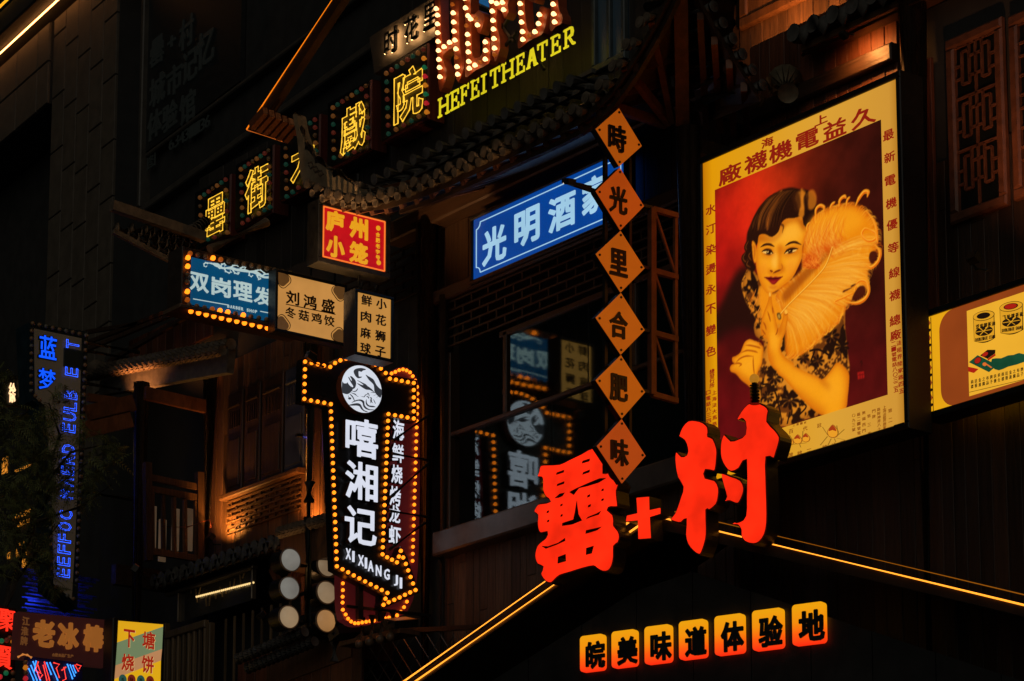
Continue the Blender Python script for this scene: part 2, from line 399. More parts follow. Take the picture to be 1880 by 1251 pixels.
# ---- white fascia with halo lit characters
s = Sign('halo_lit_sign', 'grey fascia with black brush characters lit from behind, above the marquee letters', 'sign', PT, (760, 95))
cor = [s.p(678, 69), s.p(812, -15), s.p(820, 55), s.p(687, 136)]
s.add('fascia_panel', MB().prism(cor, .0, .14), paint('pale_grey_panel', (.06, .052, .042), .6, 0, .12, 3, .05))
HALO = emit('warm_halo_tube', (255, 190, 120), 14)
for c, (x, y, w, h) in zip('时花里', [(717, 74, 24, 46), (754, 52, 24, 46), (789, 28, 24, 46)]):
    mb = MB(); s.ch(mb, c, x, y, w, h, .10, dep=.03, bold=.02); k = s.add('character', mb, BLACK)
    mb = MB(); s.ch(mb, c, x + .5, y + 1, w*1.0, h*1.0, .055, dep=.01, bold=.02); s.add('halo_light', mb, HALO, k)
# ---- marquee bulb letters
RUST = paint('red_oxide_painted_metal', (.46, .10, .035), .42, .0, .2, 7, .05)
s = Sign('marquee_letter_sign', 'big red metal letters studded with glowing white bulbs, cut by the top edge', 'marquee sign', planeY(1.1), (930, 130))
zz = lambda p: Z(p, 770, 0, .18382)
LET = [([(150,-300),(200,-300),(210,60),(228,440),(330,375),(315,200),(305,-300),(375,-300),(392,100),(398,380),(415,560),(448,640),(430,720),(390,825),(358,740),(345,555),(332,478),(240,545),(232,600),(272,700),(262,800),(212,918),(190,830),(178,560),(165,430),(155,200)],
  [(165,88),(178,152),(178,240),(180,328),(184,415),(188,505),(192,595),(198,675),(203,768),(243,468),(298,425),(335,130),(340,222),(342,313),(352,402),(362,490),(366,577,1),(373,667),(380,743),(328,45,1)]),
 ([(430,-300),(510,-300),(512,140),(590,103),(650,165),(635,250),(605,335),(575,310),(550,240),(520,220),(520,400),(530,560),(580,580),(625,540),(640,400),(670,372),(705,420),(705,560),(690,640),(560,705),(475,775),(455,740),(460,600),(465,400),(450,100)],
  [(450,-15),(458,80),(483,158),(508,190),(562,185,1),(577,250),(468,257,1),(478,345),(482,437),(486,520),(490,615),(495,683),(552,652),(600,622,1),(655,592),(658,505),(655,420)]),
 ([(690,-300),(900,-300),(900,-60),(880,60),(890,120),(850,185),(825,120),(790,100),(770,100),(775,280),(800,360),(805,480),(765,615),(740,570),(720,500),(712,300),(705,100),(695,40)],
  [(718,15),(770,35),(826,25),(838,98),(725,112),(732,205),(737,292),(742,387),(747,482),(750,547,1)]),
 ([(975,-300),(1165,-300),(1165,-5),(1130,20),(1088,0),(1050,-60),(1055,150),(1080,300),(1120,320),(1170,270),(1195,110),(1210,65),(1275,90),(1270,200),(1235,330),(1180,370),(1080,420),(1000,488),(980,440),(1005,300),(985,100)],
  [(1003,37),(1010,130),(1017,222),(1027,317),(1030,395),(1093,357,1),(1150,318),(1187,237),(1195,147)]),
 ([(1310,-300),(1380,-300),(1385,60),(1425,150),(1425,230),(1360,270),(1320,318),(1300,270),(1310,100)], [(1333,43),(1338,140),(1347,220)])]
for poly, bl_ in LET:
    lp = s.P(smooth_loop(zz(poly), 2), .1); v, f = loops_mesh([lp], -.1, .02); k = s.add('letter', MB().add(v, f), RUST)
    on = [q for q in bl_ if len(q) == 2]; off = [q for q in bl_ if len(q) == 3]
    s.bulbs(zz(on), .0265, .150, BULB_WARM, k); s.bulbs(zz(off), .024, .150, BULB_DIM, k)
mb = MB()
for q in [((800,200),(960,420)),((820,320),(950,130)),((860,480),(980,330)),((1200,600),(1260,700))]: mb.beam(*[(a, -.02, b) for a, b in s.P(zz(q))], .03)
s.add('mounting_frame', mb, IRON)
# ---- yellow slab serif lettering
YEL = emit('yellow_acrylic_letter', (224, 206, 30), .95, .12, 3)
SLAB = {'H': [(.06,0,.2,1),(.8,0,.94,1),(.2,.45,.8,.56),(-.06,0,.32,.1),(-.06,.9,.32,1),(.68,0,1.06,.1),(.68,.9,1.06,1)],
 'E': [(.1,0,.26,1),(-.04,0,.95,.1),(-.04,.9,.9,1),(.26,.46,.7,.56),(.82,0,.95,.3),(.78,.72,.9,1),(.6,.36,.7,.66)],
 'F': [(.1,0,.26,1),(-.04,0,.46,.1),(-.04,.9,.95,1),(.26,.46,.7,.56),(.83,.7,.95,1),(.6,.36,.7,.66)],
 'I': [(.42,0,.6,1),(.2,0,.82,.1),(.2,.9,.82,1)], 'T': [(.42,0,.58,1),(.22,0,.78,.1),(0,.9,1,1),(0,.7,.12,1),(.88,.7,1,1)],
 'A': [(-.06,0,.3,.1),(.66,0,1.06,.1),(.25,.32,.75,.42)], 'R': [(.1,0,.26,1),(-.04,0,.44,.1),(-.04,.9,.6,1),(.26,.45,.6,.55)]}
s = Sign('theatre_lettering', 'slanting line of yellow slab-serif letters below the bulb letters', 'sign letters', PT, (930, 170))
XS = [(188,300,'H'),(310,405,'E'),(410,500,'F'),(512,605,'E'),(618,670,'I'),(708,805,'T'),(822,948,'H'),(965,1060,'E'),(1070,1185,'A'),(1180,1280,'T'),(1312,1420,'E'),(1440,1555,'R')]
for xa_, xb_, c in XS:
    x0, y0 = 770 + xa_*.18382, (1180 - .548*(xa_ - 195))*.18382; a, b = s.p(x0, y0, .05); a1 = s.p(770 + xb_*.18382, y0, .05)[0]; H = s.p(x0, y0 - 35, .05)[1] - b; Wd = (a1 - a)/(.62 if c == 'I' else 1.0 if c == 'T' else 1.1); a += Wd*(-.2 if c == 'I' else 0 if c == 'T' else .05); mb = MB()
    sh = .0
    for r in SLAB[c]: mb.prism([(a+Wd*(r[0]), b+H*r[1]), (a+Wd*r[2], b+H*r[1]), (a+Wd*r[2], b+H*r[3]), (a+Wd*r[0], b+H*r[3])], -.056 - .00004*len(mb.v), -.046)
    if c == 'A':
        mb.prism([(a+Wd*.1, b), (a+Wd*.22, b), (a+Wd*.58, b+H), (a+Wd*.42, b+H)], -.067, -.046); mb.prism([(a+Wd*.74, b), (a+Wd*.95, b), (a+Wd*.6, b+H), (a+Wd*.44, b+H)], -.067, -.046)
    if c == 'R':
        mb.prism([(a+Wd*p, b+H*q) for p, q in [(.55,.9),(.72,.86),(.74,.6),(.55,.55),(.55,.45),(.85,.5),(.94,.72),(.85,.95),(.55,1)]], -.067, -.046)
        mb.prism([(a+Wd*.45, b+H*.46), (a+Wd*.62, b+H*.46), (a+Wd*.95, b+H*.1), (a+Wd*1.08, b+H*.1), (a+Wd*1.08, b), (a+Wd*.85, b)], -.067, -.046)
    s.add('letter', mb, YEL)
# a corner of a lit blue board behind the bulb letters
s = Sign('blue_light_board', 'lower corner of a lit blue board behind the bulb letters', 'sign', planeY(1.36), (885, 5))
s.add('board', MB().prism(s.P([(862, -60), (898, -75), (898, 14), (869, 1)]), 0, .08), emit('blue_board_face', (22, 78, 122), .9, .15))
s.add('rim', MB().beam(*[(a, -.01, b) for a, b in s.P([(869, 3), (898, 16)])], .02), paint('pale_rim', (.2, .3, .35), .5))
# ---- blue restaurant sign on the glazed front
PB = planeY(A_Y - .1)
s = Sign('blue_lightbox', 'long blue lightbox with pale characters, hung under the tiled eave', 'lightbox', PB, (1000, 455))
x0, z0 = s.p(870, 515); z1 = s.p(870, 405)[1]; x1 = s.p(1147, 280)[0]
s.add('lit_panel', MB().box(x0, x1, -.005, .08, z0, z1), emit('blue_acrylic', (4, 66, 150), .92, .22, .9, base=(.004, .01, .02), rough=.7))
mb = MB(); t = .05
for a in [(x0-t, x1+t, -.03, .1, z1, z1+t), (x0-t, x1+t, -.03, .1, z0-t, z0), (x0-t, x0, -.03, .1, z0, z1), (x1, x1+t, -.03, .1, z0, z1)]: mb.bbox(*a)
s.add('frame', mb, BLACK)
PALE = emit('pale_blue_print', (160, 205, 232), .95, .08)
i = .055; c = .07
pl = []
for (px, pz, sx, sz, a0) in [(x0+i, z0+i, 1, 1, 0), (x1-i, z0+i, -1, 1, 1), (x1-i, z1-i, -1, -1, 0), (x0+i, z1-i, 1, -1, 1)]:
    arc = [(px + sx*c*cos(t), pz + sz*c*sin(t)) for t in np.linspace(pi/2, 0, 6)]; pl += arc if not a0 else arc[::-1]
mb = MB(); 
for p, q in zip(pl, pl[1:] + pl[:1]): mb.beam((p[0], -.008, p[1]), (q[0], -.008, q[1]), .009, .009)
s.add('border_line', mb, PALE)
for cc, (x, y, w, h) in zip('光明酒家', [(907, 449, 44, 66), (967, 416, 46, 66), (1031, 389, 50, 64), (1092, 356, 48, 68)]):
    mb = MB(); s.ch(mb, cc, x, y, w, h, .012, dep=.012, bold=.03); s.add('character', mb, PALE)
# ---- chain of orange diamonds on a lattice bracket
PD = planeX(.12)
ORANGE = paint('orange_lacquer_board', (.62, .16, .02), .45, 0, .12, 4, .05)
DIA = [('時', (1135,200), (1093,237.5), (1177,269), (1136,306), 'topmost, tilted'), ('光', (1136.5,309), (1093,351.5), (1181,379.5), (1138,423.5), 'second from the top, over the blue sign'),
  ('里', (1138,425), (1093,467), (1182,493.5), (1138.5,537.5), 'third from the top'), ('合', (1138.7,539), (1092.7,583.8), (1182.4,607), (1138.7,651.6), 'fourth from the top'),
  ('肥', (1138.7,653), (1092.7,698.6), (1183,721), (1140.4,769), 'second from the bottom'), ('味', (1140,770.5), (1095,819.5), (1184,837.8), (1140.7,888), 'lowest, beside the red glowing character')]
for k, (cc, t_, l_, r_, b_, where) in enumerate(DIA):
    s = Sign('diamond_sign', 'orange diamond board with character %s, %s' % (cc, where), 'diamond sign', PD, b_, 'chain of orange diamond boards')
    face = emit('orange_board_%d' % k, (176 if k < 5 else 178, 82 - (14 if k == 1 else 0) - (14 if k == 5 else 0), 12 + (6 if k == 5 else 0)), .78, .1, 3, base=(.2, .06, .01))
    s.add('board', MB().prism(s.P([t_, r_, b_, l_]), -.012, -.002), face)
    mb = MB(); mb.prism(s.P([t_, r_, b_, l_]), 0, .07); s.add('backing', mb, BLACK)
    cx, cy = (l_[0]+r_[0])/2 - .5, (t_[1]+b_[1])/2
    mb = MB(); s.ch(mb, cc, cx, cy + 1, 32, 49, .035, dep=.022, bold=.022); s.add('character', mb, BLACK)
    mb = MB()
    for q in (t_, l_, r_, b_):
        a, b = s.p(cx + (q[0]-cx)*.86, cy + (q[1]-cy)*.86); mb.tube([(a, -.012, b), (a, -.02, b)], .012, 8)
    s.add('screw', mb, BLACK)
s = Sign('sign_bracket', 'rusty lattice bracket carrying the orange diamonds beside the corner post', 'bracket', planeX(.05), (1190, 720))
mb = MB()
def bar(mb, a, b, w, d=0., m=None):
    pa, pb = s.p(*a), s.p(*b); mb.beam((pa[0], -d, pa[1]), (pb[0], -d, pb[1]), w)
for x in (1197,): bar(mb, (x, 383), (x, 725), .06)
bar(mb, (1240, 398), (1240, 740), .035)
for y in (384, 497, 611, 724): bar(mb, (1197, y), (1243, y + 13), .05)
for y in (390, 503, 617): bar(mb, (1202, y), (1239, y + 112), .025)
s.add('truss', mb, paint('rusty_orange_steel', (.20, .075, .03), .6, .2, .4, 8))
mb = MB(); bar(mb, (1111, 290), (1111, 870), .035); bar(mb, (1156, 290), (1156, 870), .03); s.add('hanging_post', mb, IRON)
mb = MB()
for y in (382, 495, 610, 722): bar(mb, (1150, y - 12), (1197, y), .03)
p0 = s.p(1093, 352); mb.beam((p0[0], 0, p0[1]), (p0[0] - .38, -.0, p0[1] + .02), .035)
s.add('cross_arm', mb, IRON)
# ---- two layer bulb sign of the crayfish shop
PX = planeX(-4.88); PXB = planeX(-5.02)
z6 = lambda p: Z(p, 490, 620, .2398); z7 = lambda p: Z(p, 490, 880, .2398)
s = Sign('bulb_arrow_sign', 'black arrow-shaped sign edged with amber bulbs, round white crayfish emblem on top', 'bulb sign', PX, (665, 1030))
outl = z6([(275,160),(485,198),(530,165),(600,135),(655,130),(745,145),(800,165),(870,210),(935,285),(1150,325),(1148,645),(955,612)]) + z7([(908,565),(985,610),(1026,515),(1075,595),(1165,870),(880,995),(870,960),(893,895),(515,690)]) + z6([(468,528),(265,492)])
v, f = loops_mesh([s.P(outl)], 0, .12); s.add('panel', MB().add(v, f), paint('black_satin_panel', (.010, .011, .011), .3, 0, .3, 3, .03))
fb = z6([(293,185),(343,195),(390,205),(437,215),(485,225),(522,195),(563,175),(607,162),(652,157),(698,159),(743,169),(788,185),(832,208),(873,237),(910,272),(942,315),(988,323),(1033,332),(1080,341),(1125,348),(1125,402),(1125,458),(1125,512),(1125,565),(1125,620),(1077,612),(1030,603),(981,595),(931,586),(292,243),(291,298),(289,356),(288,413),(287,470),(338,482),(389,491),(439,500),(490,510)])
fb += along(((712.5,773),(702.3,1018),20)) + along(((607.7,755.7),(618.5,1040),22))
fb += z7([(579,690),(622,713),(665,737),(708,760),(752,783),(795,805),(838,827),(880,849),(923,871),(908,915),(893,962),(933,942),(975,924),(1016,906),(1057,886),(1097,867),(1138,849),(1119,799),(1100,749),(1082,699),(1064,649),(1044,600),(1026,549),(1011,593),(996,637),(958,617),(921,598)])
s.bulbs(fb, .0215, .025, BULB_ON)
# emblem: round white disc with dark crayfish, crab and waves
zl = lambda p: Z(p, 610, 660, .08793)
WHITE = emit('cold_white_acrylic', (214, 220, 232), .98, .06, 4); WHITEL = emit('cold_white_letter_face', (216, 220, 235), 1.0, .05, 4)
cx, cz = s.p(664.5, 714.6, .1); R_ = (s.p(664.5, 671.8, .1)[1] - s.p(664.5, 757.5, .1)[1])/2
circ = [(cx + R_*cos(t), cz + R_*sin(t)) for t in np.linspace(0, 2*pi, 49)[:-1]]
dk = s.add('emblem_disc', MB().prism(circ, -.10, -.0), WHITE)
s.add('emblem_rim', MB().add(*loops_mesh([[(cx + (a-cx)*1.02, cz + (b-cz)*1.02) for a, b in circ], [(cx + (a-cx)*.995, cz + (b-cz)*.995) for a, b in circ][::-1]], -.095, 0)), paint('brown_metal_rim', (.12, .06, .03), .4, .3), dk)
INK = emit('charcoal_emblem_print', (54, 56, 62), .8, .1, 4)
emb = [[(448,250),(480,205),(545,185),(620,182),(700,205),(690,222),(640,235),(610,262),(560,245),(548,270),(552,320),(560,360),(625,362),(600,385),(545,395),(500,365),(465,310)],
 [(340,385),(352,370),(385,430),(412,450),(400,400),(372,358),(400,352),(440,385),(480,430),(500,490),(495,540),(480,590),(450,615),(420,625),(400,600),(440,575),(430,540),(390,480)],
 [(215,460),(240,500),(300,500),(322,480),(335,510),(380,560),(430,590),(430,625),(410,660),(380,690),(350,715),(310,728),(250,715),(215,690),(203,620),(205,540)],
 [(520,437),(560,450),(640,490),(700,520),(740,560),(800,600),(850,650),(880,690),(790,640),(720,635),(650,600),(580,550),(522,505),(545,505),(600,530),(650,540),(640,520),(580,475)],
 [(700,322),(740,345),(850,410),(890,470),(920,530),(980,600),(1035,640),(1035,720),(1010,800),(960,770),(900,700),(880,650),(870,540),(820,480),(760,420)],
 [(400,650),(440,665),(490,655),(520,620),(535,605),(530,635),(500,670),(450,680)], [(380,690),(440,705),(490,725),(520,765),(555,772),(530,778),(495,750),(450,725)],
 [(360,720),(400,740),(440,785),(470,860),(455,855),(425,795)], [(330,735),(350,790),(395,800),(390,830),(360,840),(330,815),(345,800)],
 [(400,910),(470,860),(560,838),(620,845),(670,880),(675,950),(720,1010),(790,1045),(870,1045),(850,1060),(780,1062),(700,1035),(650,980),(635,910),(590,870),(520,868)],
 [(345,955),(430,928),(520,915),(580,930),(610,970),(640,1030),(680,1070),(740,1090),(720,1102),(660,1080),(600,1030),(570,980),(500,965),(420,968)],
 [(715,830),(700,890),(715,950),(760,985),(830,1000),(910,995),(850,970),(780,965),(735,930),(718,880)],
 [(600,768),(660,780),(690,735),(720,735),(740,700),(765,715),(782,770),(770,760),(745,712),(730,745),(700,748),(670,792),(620,778)],
 [(785,800),(820,795),(830,840),(830,890),(855,910),(840,910),(815,890),(818,830)], [(700,790),(740,765),(770,800),(760,820),(735,780)], [(790,830),(812,850),(810,890),(790,920),(800,880)], [(800,690),(880,690),(910,700),(850,700)], [(850,765),(910,735),(920,738)], [(915,805),(965,765),(975,768)], [(860,830),(890,880),(910,930),(880,890)]]
mb = MB()
for q in emb: mb.add(*loops_mesh([s.P(smooth_loop(zl(q), 2), .104)], -.104, -.1005))
s.add('emblem_print', mb, INK, dk)
for cc, (x, y, w, h) in zip('嘻湘记', [(664.5, 804.5, 61, 72), (664, 883.5, 61, 71), (662.5, 965.5, 60, 70)]):
    mb = MB(); s.ch(mb, cc, x, y, w, h, .075, dep=.07, bold=.024); k = s.add('character', mb, BLACK)
    mb = MB(); s.ch(mb, cc, x, y, w*.98, h*.98, .081, dep=.004, bold=.022); s.add('lit_face', mb, WHITEL, k)
tx = 'XI XIANG JI'
px = z7([(625,572),(664,592),(690,605),(722,622),(760,642),(797,665),(857,700),(920,728),(955,750),(990,775),(1028,795)])
for cc, q, w in zip(tx, px, [9, 4, 0, 10, 4, 10, 10, 10, 0, 7, 4]):
    if cc == ' ': continue
    mb = MB(); s.ch(mb, cc, q[0], q[1], w, 20, .03, dep=.008, bold=.02); s.add('letter', mb, WHITEL)
mb = MB()
for a, b in [((782,764),(715,812)),((781,853),(711,915)),((774,962),(707,1013)),((714,835),(778,847)),((709,940),(781,952))]:
    pa, pb = s.p(*a), s.p(*b); mb.tube([(pa[0], -.06, pa[1]), (pb[0], -.06, pb[1])], .018, 6)
s.add('stay_rod', mb, BLACK)
s = Sign('bulb_arch_sign', 'dark red rounded sign edged with amber bulbs, behind the black arrow sign', 'bulb sign', PXB, (700, 1140))
outl = [(626,1035),(628,1125),(640,1142),(658,1149),(692,1144),(735,1132),(752,1115),(763,1080),(769,1000),(772,760),(768,705),(757,683),(741,674),(722,680),(705,697),(690,720),(640,820)]
v, f = loops_mesh([s.P(smooth_loop(outl, 3))], 0, .12)
s.add('panel', MB().add(v, f), emit('dull_red_panel', (62, 14, 16), .7, .25, 2, base=(.14, .02, .02)))
rb = z6([(955,275),(984,263),(1013,250),(1042,244),(1070,252),(1096,267),(1117,296),(1137,330),(1150,378),(1153,430),(1152,480),(1152,533),(1150,585),(1147,638)]) + along(((765,785),(757.5,1030),20))
rb += z7([(1072,938),(1050,980),(1025,1015),(997,1043),(965,1053),(935,1060),(905,1065),(878,1070),(848,1077),(820,1083),(790,1087),(760,1092),(730,1097),(700,1103),(673,1103),(645,1090),(622,1068),(603,1036),(582,1000),(580,945),(580,900),(582,850),(582,798)])
s.bulbs(rb, .0195, .022, BULB_ON)
for cc, (x, y, w, h) in zip('海鲜烧烤龙虾', [(732,790,21,36),(731,832,21,34),(729,871,20,34),(726,911,20,36),(725,944,20,32),(725,983,22,34)]):
    mb = MB(); s.ch(mb, cc, x, y, w, h, .07, dep=.06, bold=.02); k = s.add('character', mb, BLACK)
    mb = MB(); s.ch(mb, cc, x, y, w, h, .075, dep=.005, bold=.018); s.add('lit_face', mb, WHITEL, k)
mb = MB()
for a, b, w in [((655,1060),(655,1140),.06),((690,1085),(690,1142),.05),((631,1115),(785,1132),.03)]:
    pa, pb = s.p(*a), s.p(*b); mb.beam((pa[0], -.05, pa[1]), (pb[0], -.05, pb[1]), w)
s.add('support_bar', mb, BLACK)
# ---- barber sign
PBA = planeX(-6.09)
s = Sign('barber_sign', 'blue barber sign with white scroll ornament, edged by half-lit amber bulbs', 'shop sign', PBA, (430, 590))
w7 = lambda p: Z(p, 330, 450, .17021)
TL, BL, TR, BR = (343, 472), (343, 564), (545, 521), (545, 611)
x0, z0 = s.p(349, 559); x1 = s.p(545, 560)[0]; z1 = s.p(349, 473)[1]
s.add('lit_panel', MB().box(x0, x1, -.02, .0, z0, z1), emit('teal_blue_acrylic', (2, 70, 108), .9, .2, 1.5, base=(.004, .012, .02), rough=.7))
s.add('case', MB().bbox(x0 - .11, x1 + .1, 0, .3, z0 - .03, z1 + .11, .01), paint('dark_sign_case', (.05, .035, .025), .5, .1, .3, 8))
s.add('lower_ledge', MB().bbox(x0 - .16, x1 + .1, -.06, .3, z0 - .075, z0 - .031, .01), paint('brown_ledge', (.14, .085, .05), .6))
top = along(((112+0,92),(1185,305),14)); bt = along(((100,645),(1020,820),12)); lf = [(90,137),(87,230),(83,318),(80,400),(83,502),(83,592)]
lit = {('t',3),('l',0),('l',1),('l',4),('b',4),('b',5),('b',7)}; dim = {('b',3),('t',0),('t',4),('l',5)}
for nm, arr in (('t', top), ('l', lf), ('b', bt)):
    for k, q in enumerate(arr): s.bulbs(w7([q]), .029, .04, BULB_ON if (nm, k) in lit else BULB_DIM if (nm, k) in dim else BULB_OFF)
for q in along(((110,712),(935,875),11)):
    a, b = s.p(*w7([q])[0], .0); o = MB().sphere((0, 0, 0), .03, 8, 5).build('bulb', BULB_ON, s.e, True, (a, -.02, z0 - .082))
BW = emit('pale_barber_print', (176, 198, 196), .95, .05)
for cc, (x, y, w, h) in zip('双岗理发', [(215,403,205,205),(450,455,205,205),(683,498,205,205),(905,555,205,200)]):
    mb = MB(); q = w7([(x, y)])[0]; s.ch(mb, cc, q[0], q[1], w*.17, h*.165, .03, dep=.009, bold=.022); s.add('character', mb, BW)
mb = MB()
for t, q in zip('BARBER SHOP', along(((527,660),(825,720),11))):
    if t != ' ': p_ = w7([q])[0]; s.ch(mb, t, p_[0], p_[1], 3.6, 5.6, .028, dep=.006, bold=.01)
for a, b in [((132,588),(512,655)),((855,722),(1010,752))]:
    pa, pb = s.P(w7([a, b])); mb.beam((pa[0], -.026, pa[1]), (pb[0], -.026, pb[1]), .008)
s.add('small_print', mb, BW)
mb = MB()
def curl(pts, w0, w1):
    P_ = s.P(w7(pts)); mb.tube([(a, -.024, b) for a, b in P_], list(np.linspace(w0, w1, len(P_))), 5)
def sw(poly): mb.add(*loops_mesh([s.P(smooth_loop(w7(poly), 2))], -.027, -.021))
curl([(290,205),(265,198),(248,212),(250,235),(270,243),(282,232)], .012, .006); curl([(280,200),(330,205),(370,228),(420,255),(470,260)], .008, .016)
sw([(330,205),(400,205),(430,235),(470,250),(540,240),(600,262),(680,265),(740,285),(800,282),(850,310),(900,345),(1005,345),(1005,365),(900,365),(840,340),(780,310),(700,300),(620,290),(540,272),(470,262),(400,245)])
for c_ in [[(430,240),(440,215),(470,208),(485,225),(470,235)],[(540,250),(560,230),(600,225),(620,240)],[(470,260),(480,290),(520,310),(545,300),(530,285)],[(560,275),(580,310),(615,320),(630,305),(610,300)],[(640,262),(670,240),(700,250),(690,265)],[(740,290),(735,335),(760,350),(775,335)],[(800,290),(850,270),(900,310),(920,325)],[(820,330),(840,380),(860,370),(850,355)],[(870,345),(905,320),(940,320),(960,335)],[(950,350),(975,325),(1005,335)]]: curl(c_, .014, .007)
s.add('scroll_ornament', mb, BW)
# ---- two amber lightboxes and the red one
def lightbox(name, label, X, cor, col, frame, depth=.2, t=.035, var=.14):
    s = Sign(name, label, 'lightbox', planeX(X), ((cor[2][0]+cor[3][0])/2, (cor[2][1]+cor[3][1])/2))
    P_ = s.P(cor); x0 = (P_[0][0]+P_[3][0])/2; x1 = (P_[1][0]+P_[2][0])/2; z1 = (P_[0][1]+P_[1][1])/2; z0 = (P_[2][1]+P_[3][1])/2
    s.add('lit_panel', MB().box(x0, x1, -.004, .03, z0, z1), col)
    mb = MB()
    for a in [(x0-t, x1+t, -.02, depth, z1, z1+t), (x0-t, x1+t, -.02, depth, z0-t, z0), (x0-t, x0, -.02, depth, z0, z1), (x1, x1+t, -.02, depth, z0, z1), (x0, x1, depth-.02, depth-.001, z0, z1)]: mb.bbox(*a, .006)
    s.add('frame', mb, frame); s.b = (x0, x1, z0, z1); return s
BROWNINK = paint('dark_brown_print', (.045, .022, .01), .6)
s = lightbox('amber_lightbox', 'cream lightbox with brown characters and scalloped corners, beside the blue barber sign', -5.9, [(510,501),(631.5,528),(631,629),(508,605)], emit('cream_acrylic', (194, 136, 68), .95, .16, 2.0), IRON, depth=.13)
x0, x1, z0, z1 = s.b
for k, (cc, q) in enumerate(zip('刘鸿盛', [(1220,570),(1408,615),(1602,655)])):
    mb = MB(); p_ = w7([q])[0]; s.ch(mb, cc, p_[0], p_[1], 24, 25, .012, dep=.008, bold=.018); s.add('character', mb, BROWNINK)
for k, (cc, q) in enumerate(zip('冬菇鸡饺', [(1198,730),(1340,760),(1478,790),(1615,818)])):
    mb = MB(); p_ = w7([q])[0]; s.ch(mb, cc, p_[0], p_[1], 19, 19, .012, dep=.008, bold=.015); s.add('character', mb, BROWNINK)
mb = MB(); pa, pb = s.P(w7([(1140,640),(1675,752)])); mb.beam((pa[0], -.008, pa[1]), (pb[0], -.008, pb[1]), .008); s.add('divider_line', mb, BROWNINK)
mb = MB(); ln = MB()
for (px_, pz_, sx, sz) in [(x0, z1, 1, -1), (x1, z1, -1, -1), (x0, z0, 1, 1), (x1, z0, -1, 1)]:
    rr = .085
    lobe = [(px_, pz_)] + [(px_ + sx*(.085 + .065*sin(t)), pz_ + sz*(.055 - .055*cos(t))) for t in np.linspace(0, pi*.75, 9)] + [(px_ + sx*(.055 - .055*cos(t)), pz_ + sz*(.085 + .065*sin(t))) for t in np.linspace(pi*.75, 0, 9)]
    mb.add(*loops_mesh([lobe], -.009, -.0045)); q = [(px_ + (a-px_)*1.13, pz_ + (b-pz_)*1.13) for a, b in lobe[1:]]
    for a, b in zip(q, q[1:]): ln.beam((a[0], -.007, a[1]), (b[0], -.007, b[1]), .007)
s.add('corner_ornament', mb, emit('brown_corner_print', (86, 56, 26), .9, .15, base=(.08, .05, .02))); s.add('corner_line', ln, BROWNINK)
s.add('hanger', MB().tube([(x0+.5, .1, z1), (x0+.5, .1, z1+.2)], .02, 6).tube([(x1-.06, .1, z1), (x1-.06, .1, z1+.22)], .02, 6), IRON)
n8 = lambda p: Z(p, 640, 520, .12788)
s = lightbox('amber_lightbox', 'tall cream lightbox with two columns of brown characters, above the crayfish emblem', -4.2, [(656.5,537),(717,551),(716,660),(654,646)], emit('cream_acrylic_tall', (194, 136, 60), .93, .12, 2.0), IRON)
for cc, q in zip('鲜肉麻球小花狮子', [(262,250),(253,480),(247,715),(247,935),(475,300),(467,530),(460,760),(460,985)]):
    mb = MB(); p_ = n8([q])[0]; s.ch(mb, cc, p_[0], p_[1], 19, 19.5, .012, dep=.008, bold=.016); s.add('character', mb, BROWNINK)
x0, x1, z0, z1 = s.b
s.add('hanger', MB().tube([(x0+.12, .1, z1), (x0+.12, .1, z1+.16)], .02, 6).tube([(x1-.12, .1, z1), (x1-.12, .1, z1+.16)], .02, 6), IRON)
r6 = lambda p: Z(p, 570, 350, .13594)
s = lightbox('red_lightbox', 'square red lightbox with bold yellow characters under the roof corner', -5.0, [(590.5,376.5),(707.5,407),(706.5,501),(592,473)], emit('red_acrylic', (172, 8, 18), 1.0, .25, 2.2, base=(.2, .01, .02)), IRON, t=.06)
YI = emit('yellow_print', (232, 158, 20), .95, .06)
for cc, q in zip('庐州小笼', [(335,415),(655,510),(342,760),(655,845)]):
    mb = MB(); p_ = r6([q])[0]; s.ch(mb, cc, p_[0], p_[1], 34, 39 if cc != '小' else 40, .012, dep=.008, bold=.045); s.add('character', mb, YI)
mb = MB()
for cc, q in zip('合肥老字号', along(((913,595),(913,905),5))): p_ = r6([q])[0]; s.ch(mb, cc, p_[0], p_[1], 7.4, 8.2, .012, dep=.006, bold=.03)
for q in ((910,512),(916,978)):
    a, b = s.p(*r6([q])[0]); mb.prism([(a + .028*cos(t), b + .028*sin(t)) for t in np.linspace(0, 2*pi, 17)[:-1]], -.012, -.006)
s.add('small_print', mb, YI)
x0, x1, z0, z1 = s.b; mb = MB(); i = .012
for a, b in [((x0+i, z0+i), (x1-i, z0+i)), ((x1-i, z0+i), (x1-i, z1-i)), ((x1-i, z1-i), (x0+i, z1-i)), ((x0+i, z1-i), (x0+i, z0+i))]: mb.beam((a[0], -.01, a[1]), (b[0], -.01, b[1]), .012)
s.add('border_line', mb, emit('orange_border', (250, 120, 40), 1.0))
s.add('hanger', MB().tube([(x0+.3, .1, z1), (x0+.3, .1, z1+.5)], .025, 6).tube([(x1-.3, .1, z1), (x1-.3, .1, z1+.5)], .025, 6).tube([(x0+.55, .1, z0), (x0+.55, .1, z0-.5)], .015, 6), IRON)
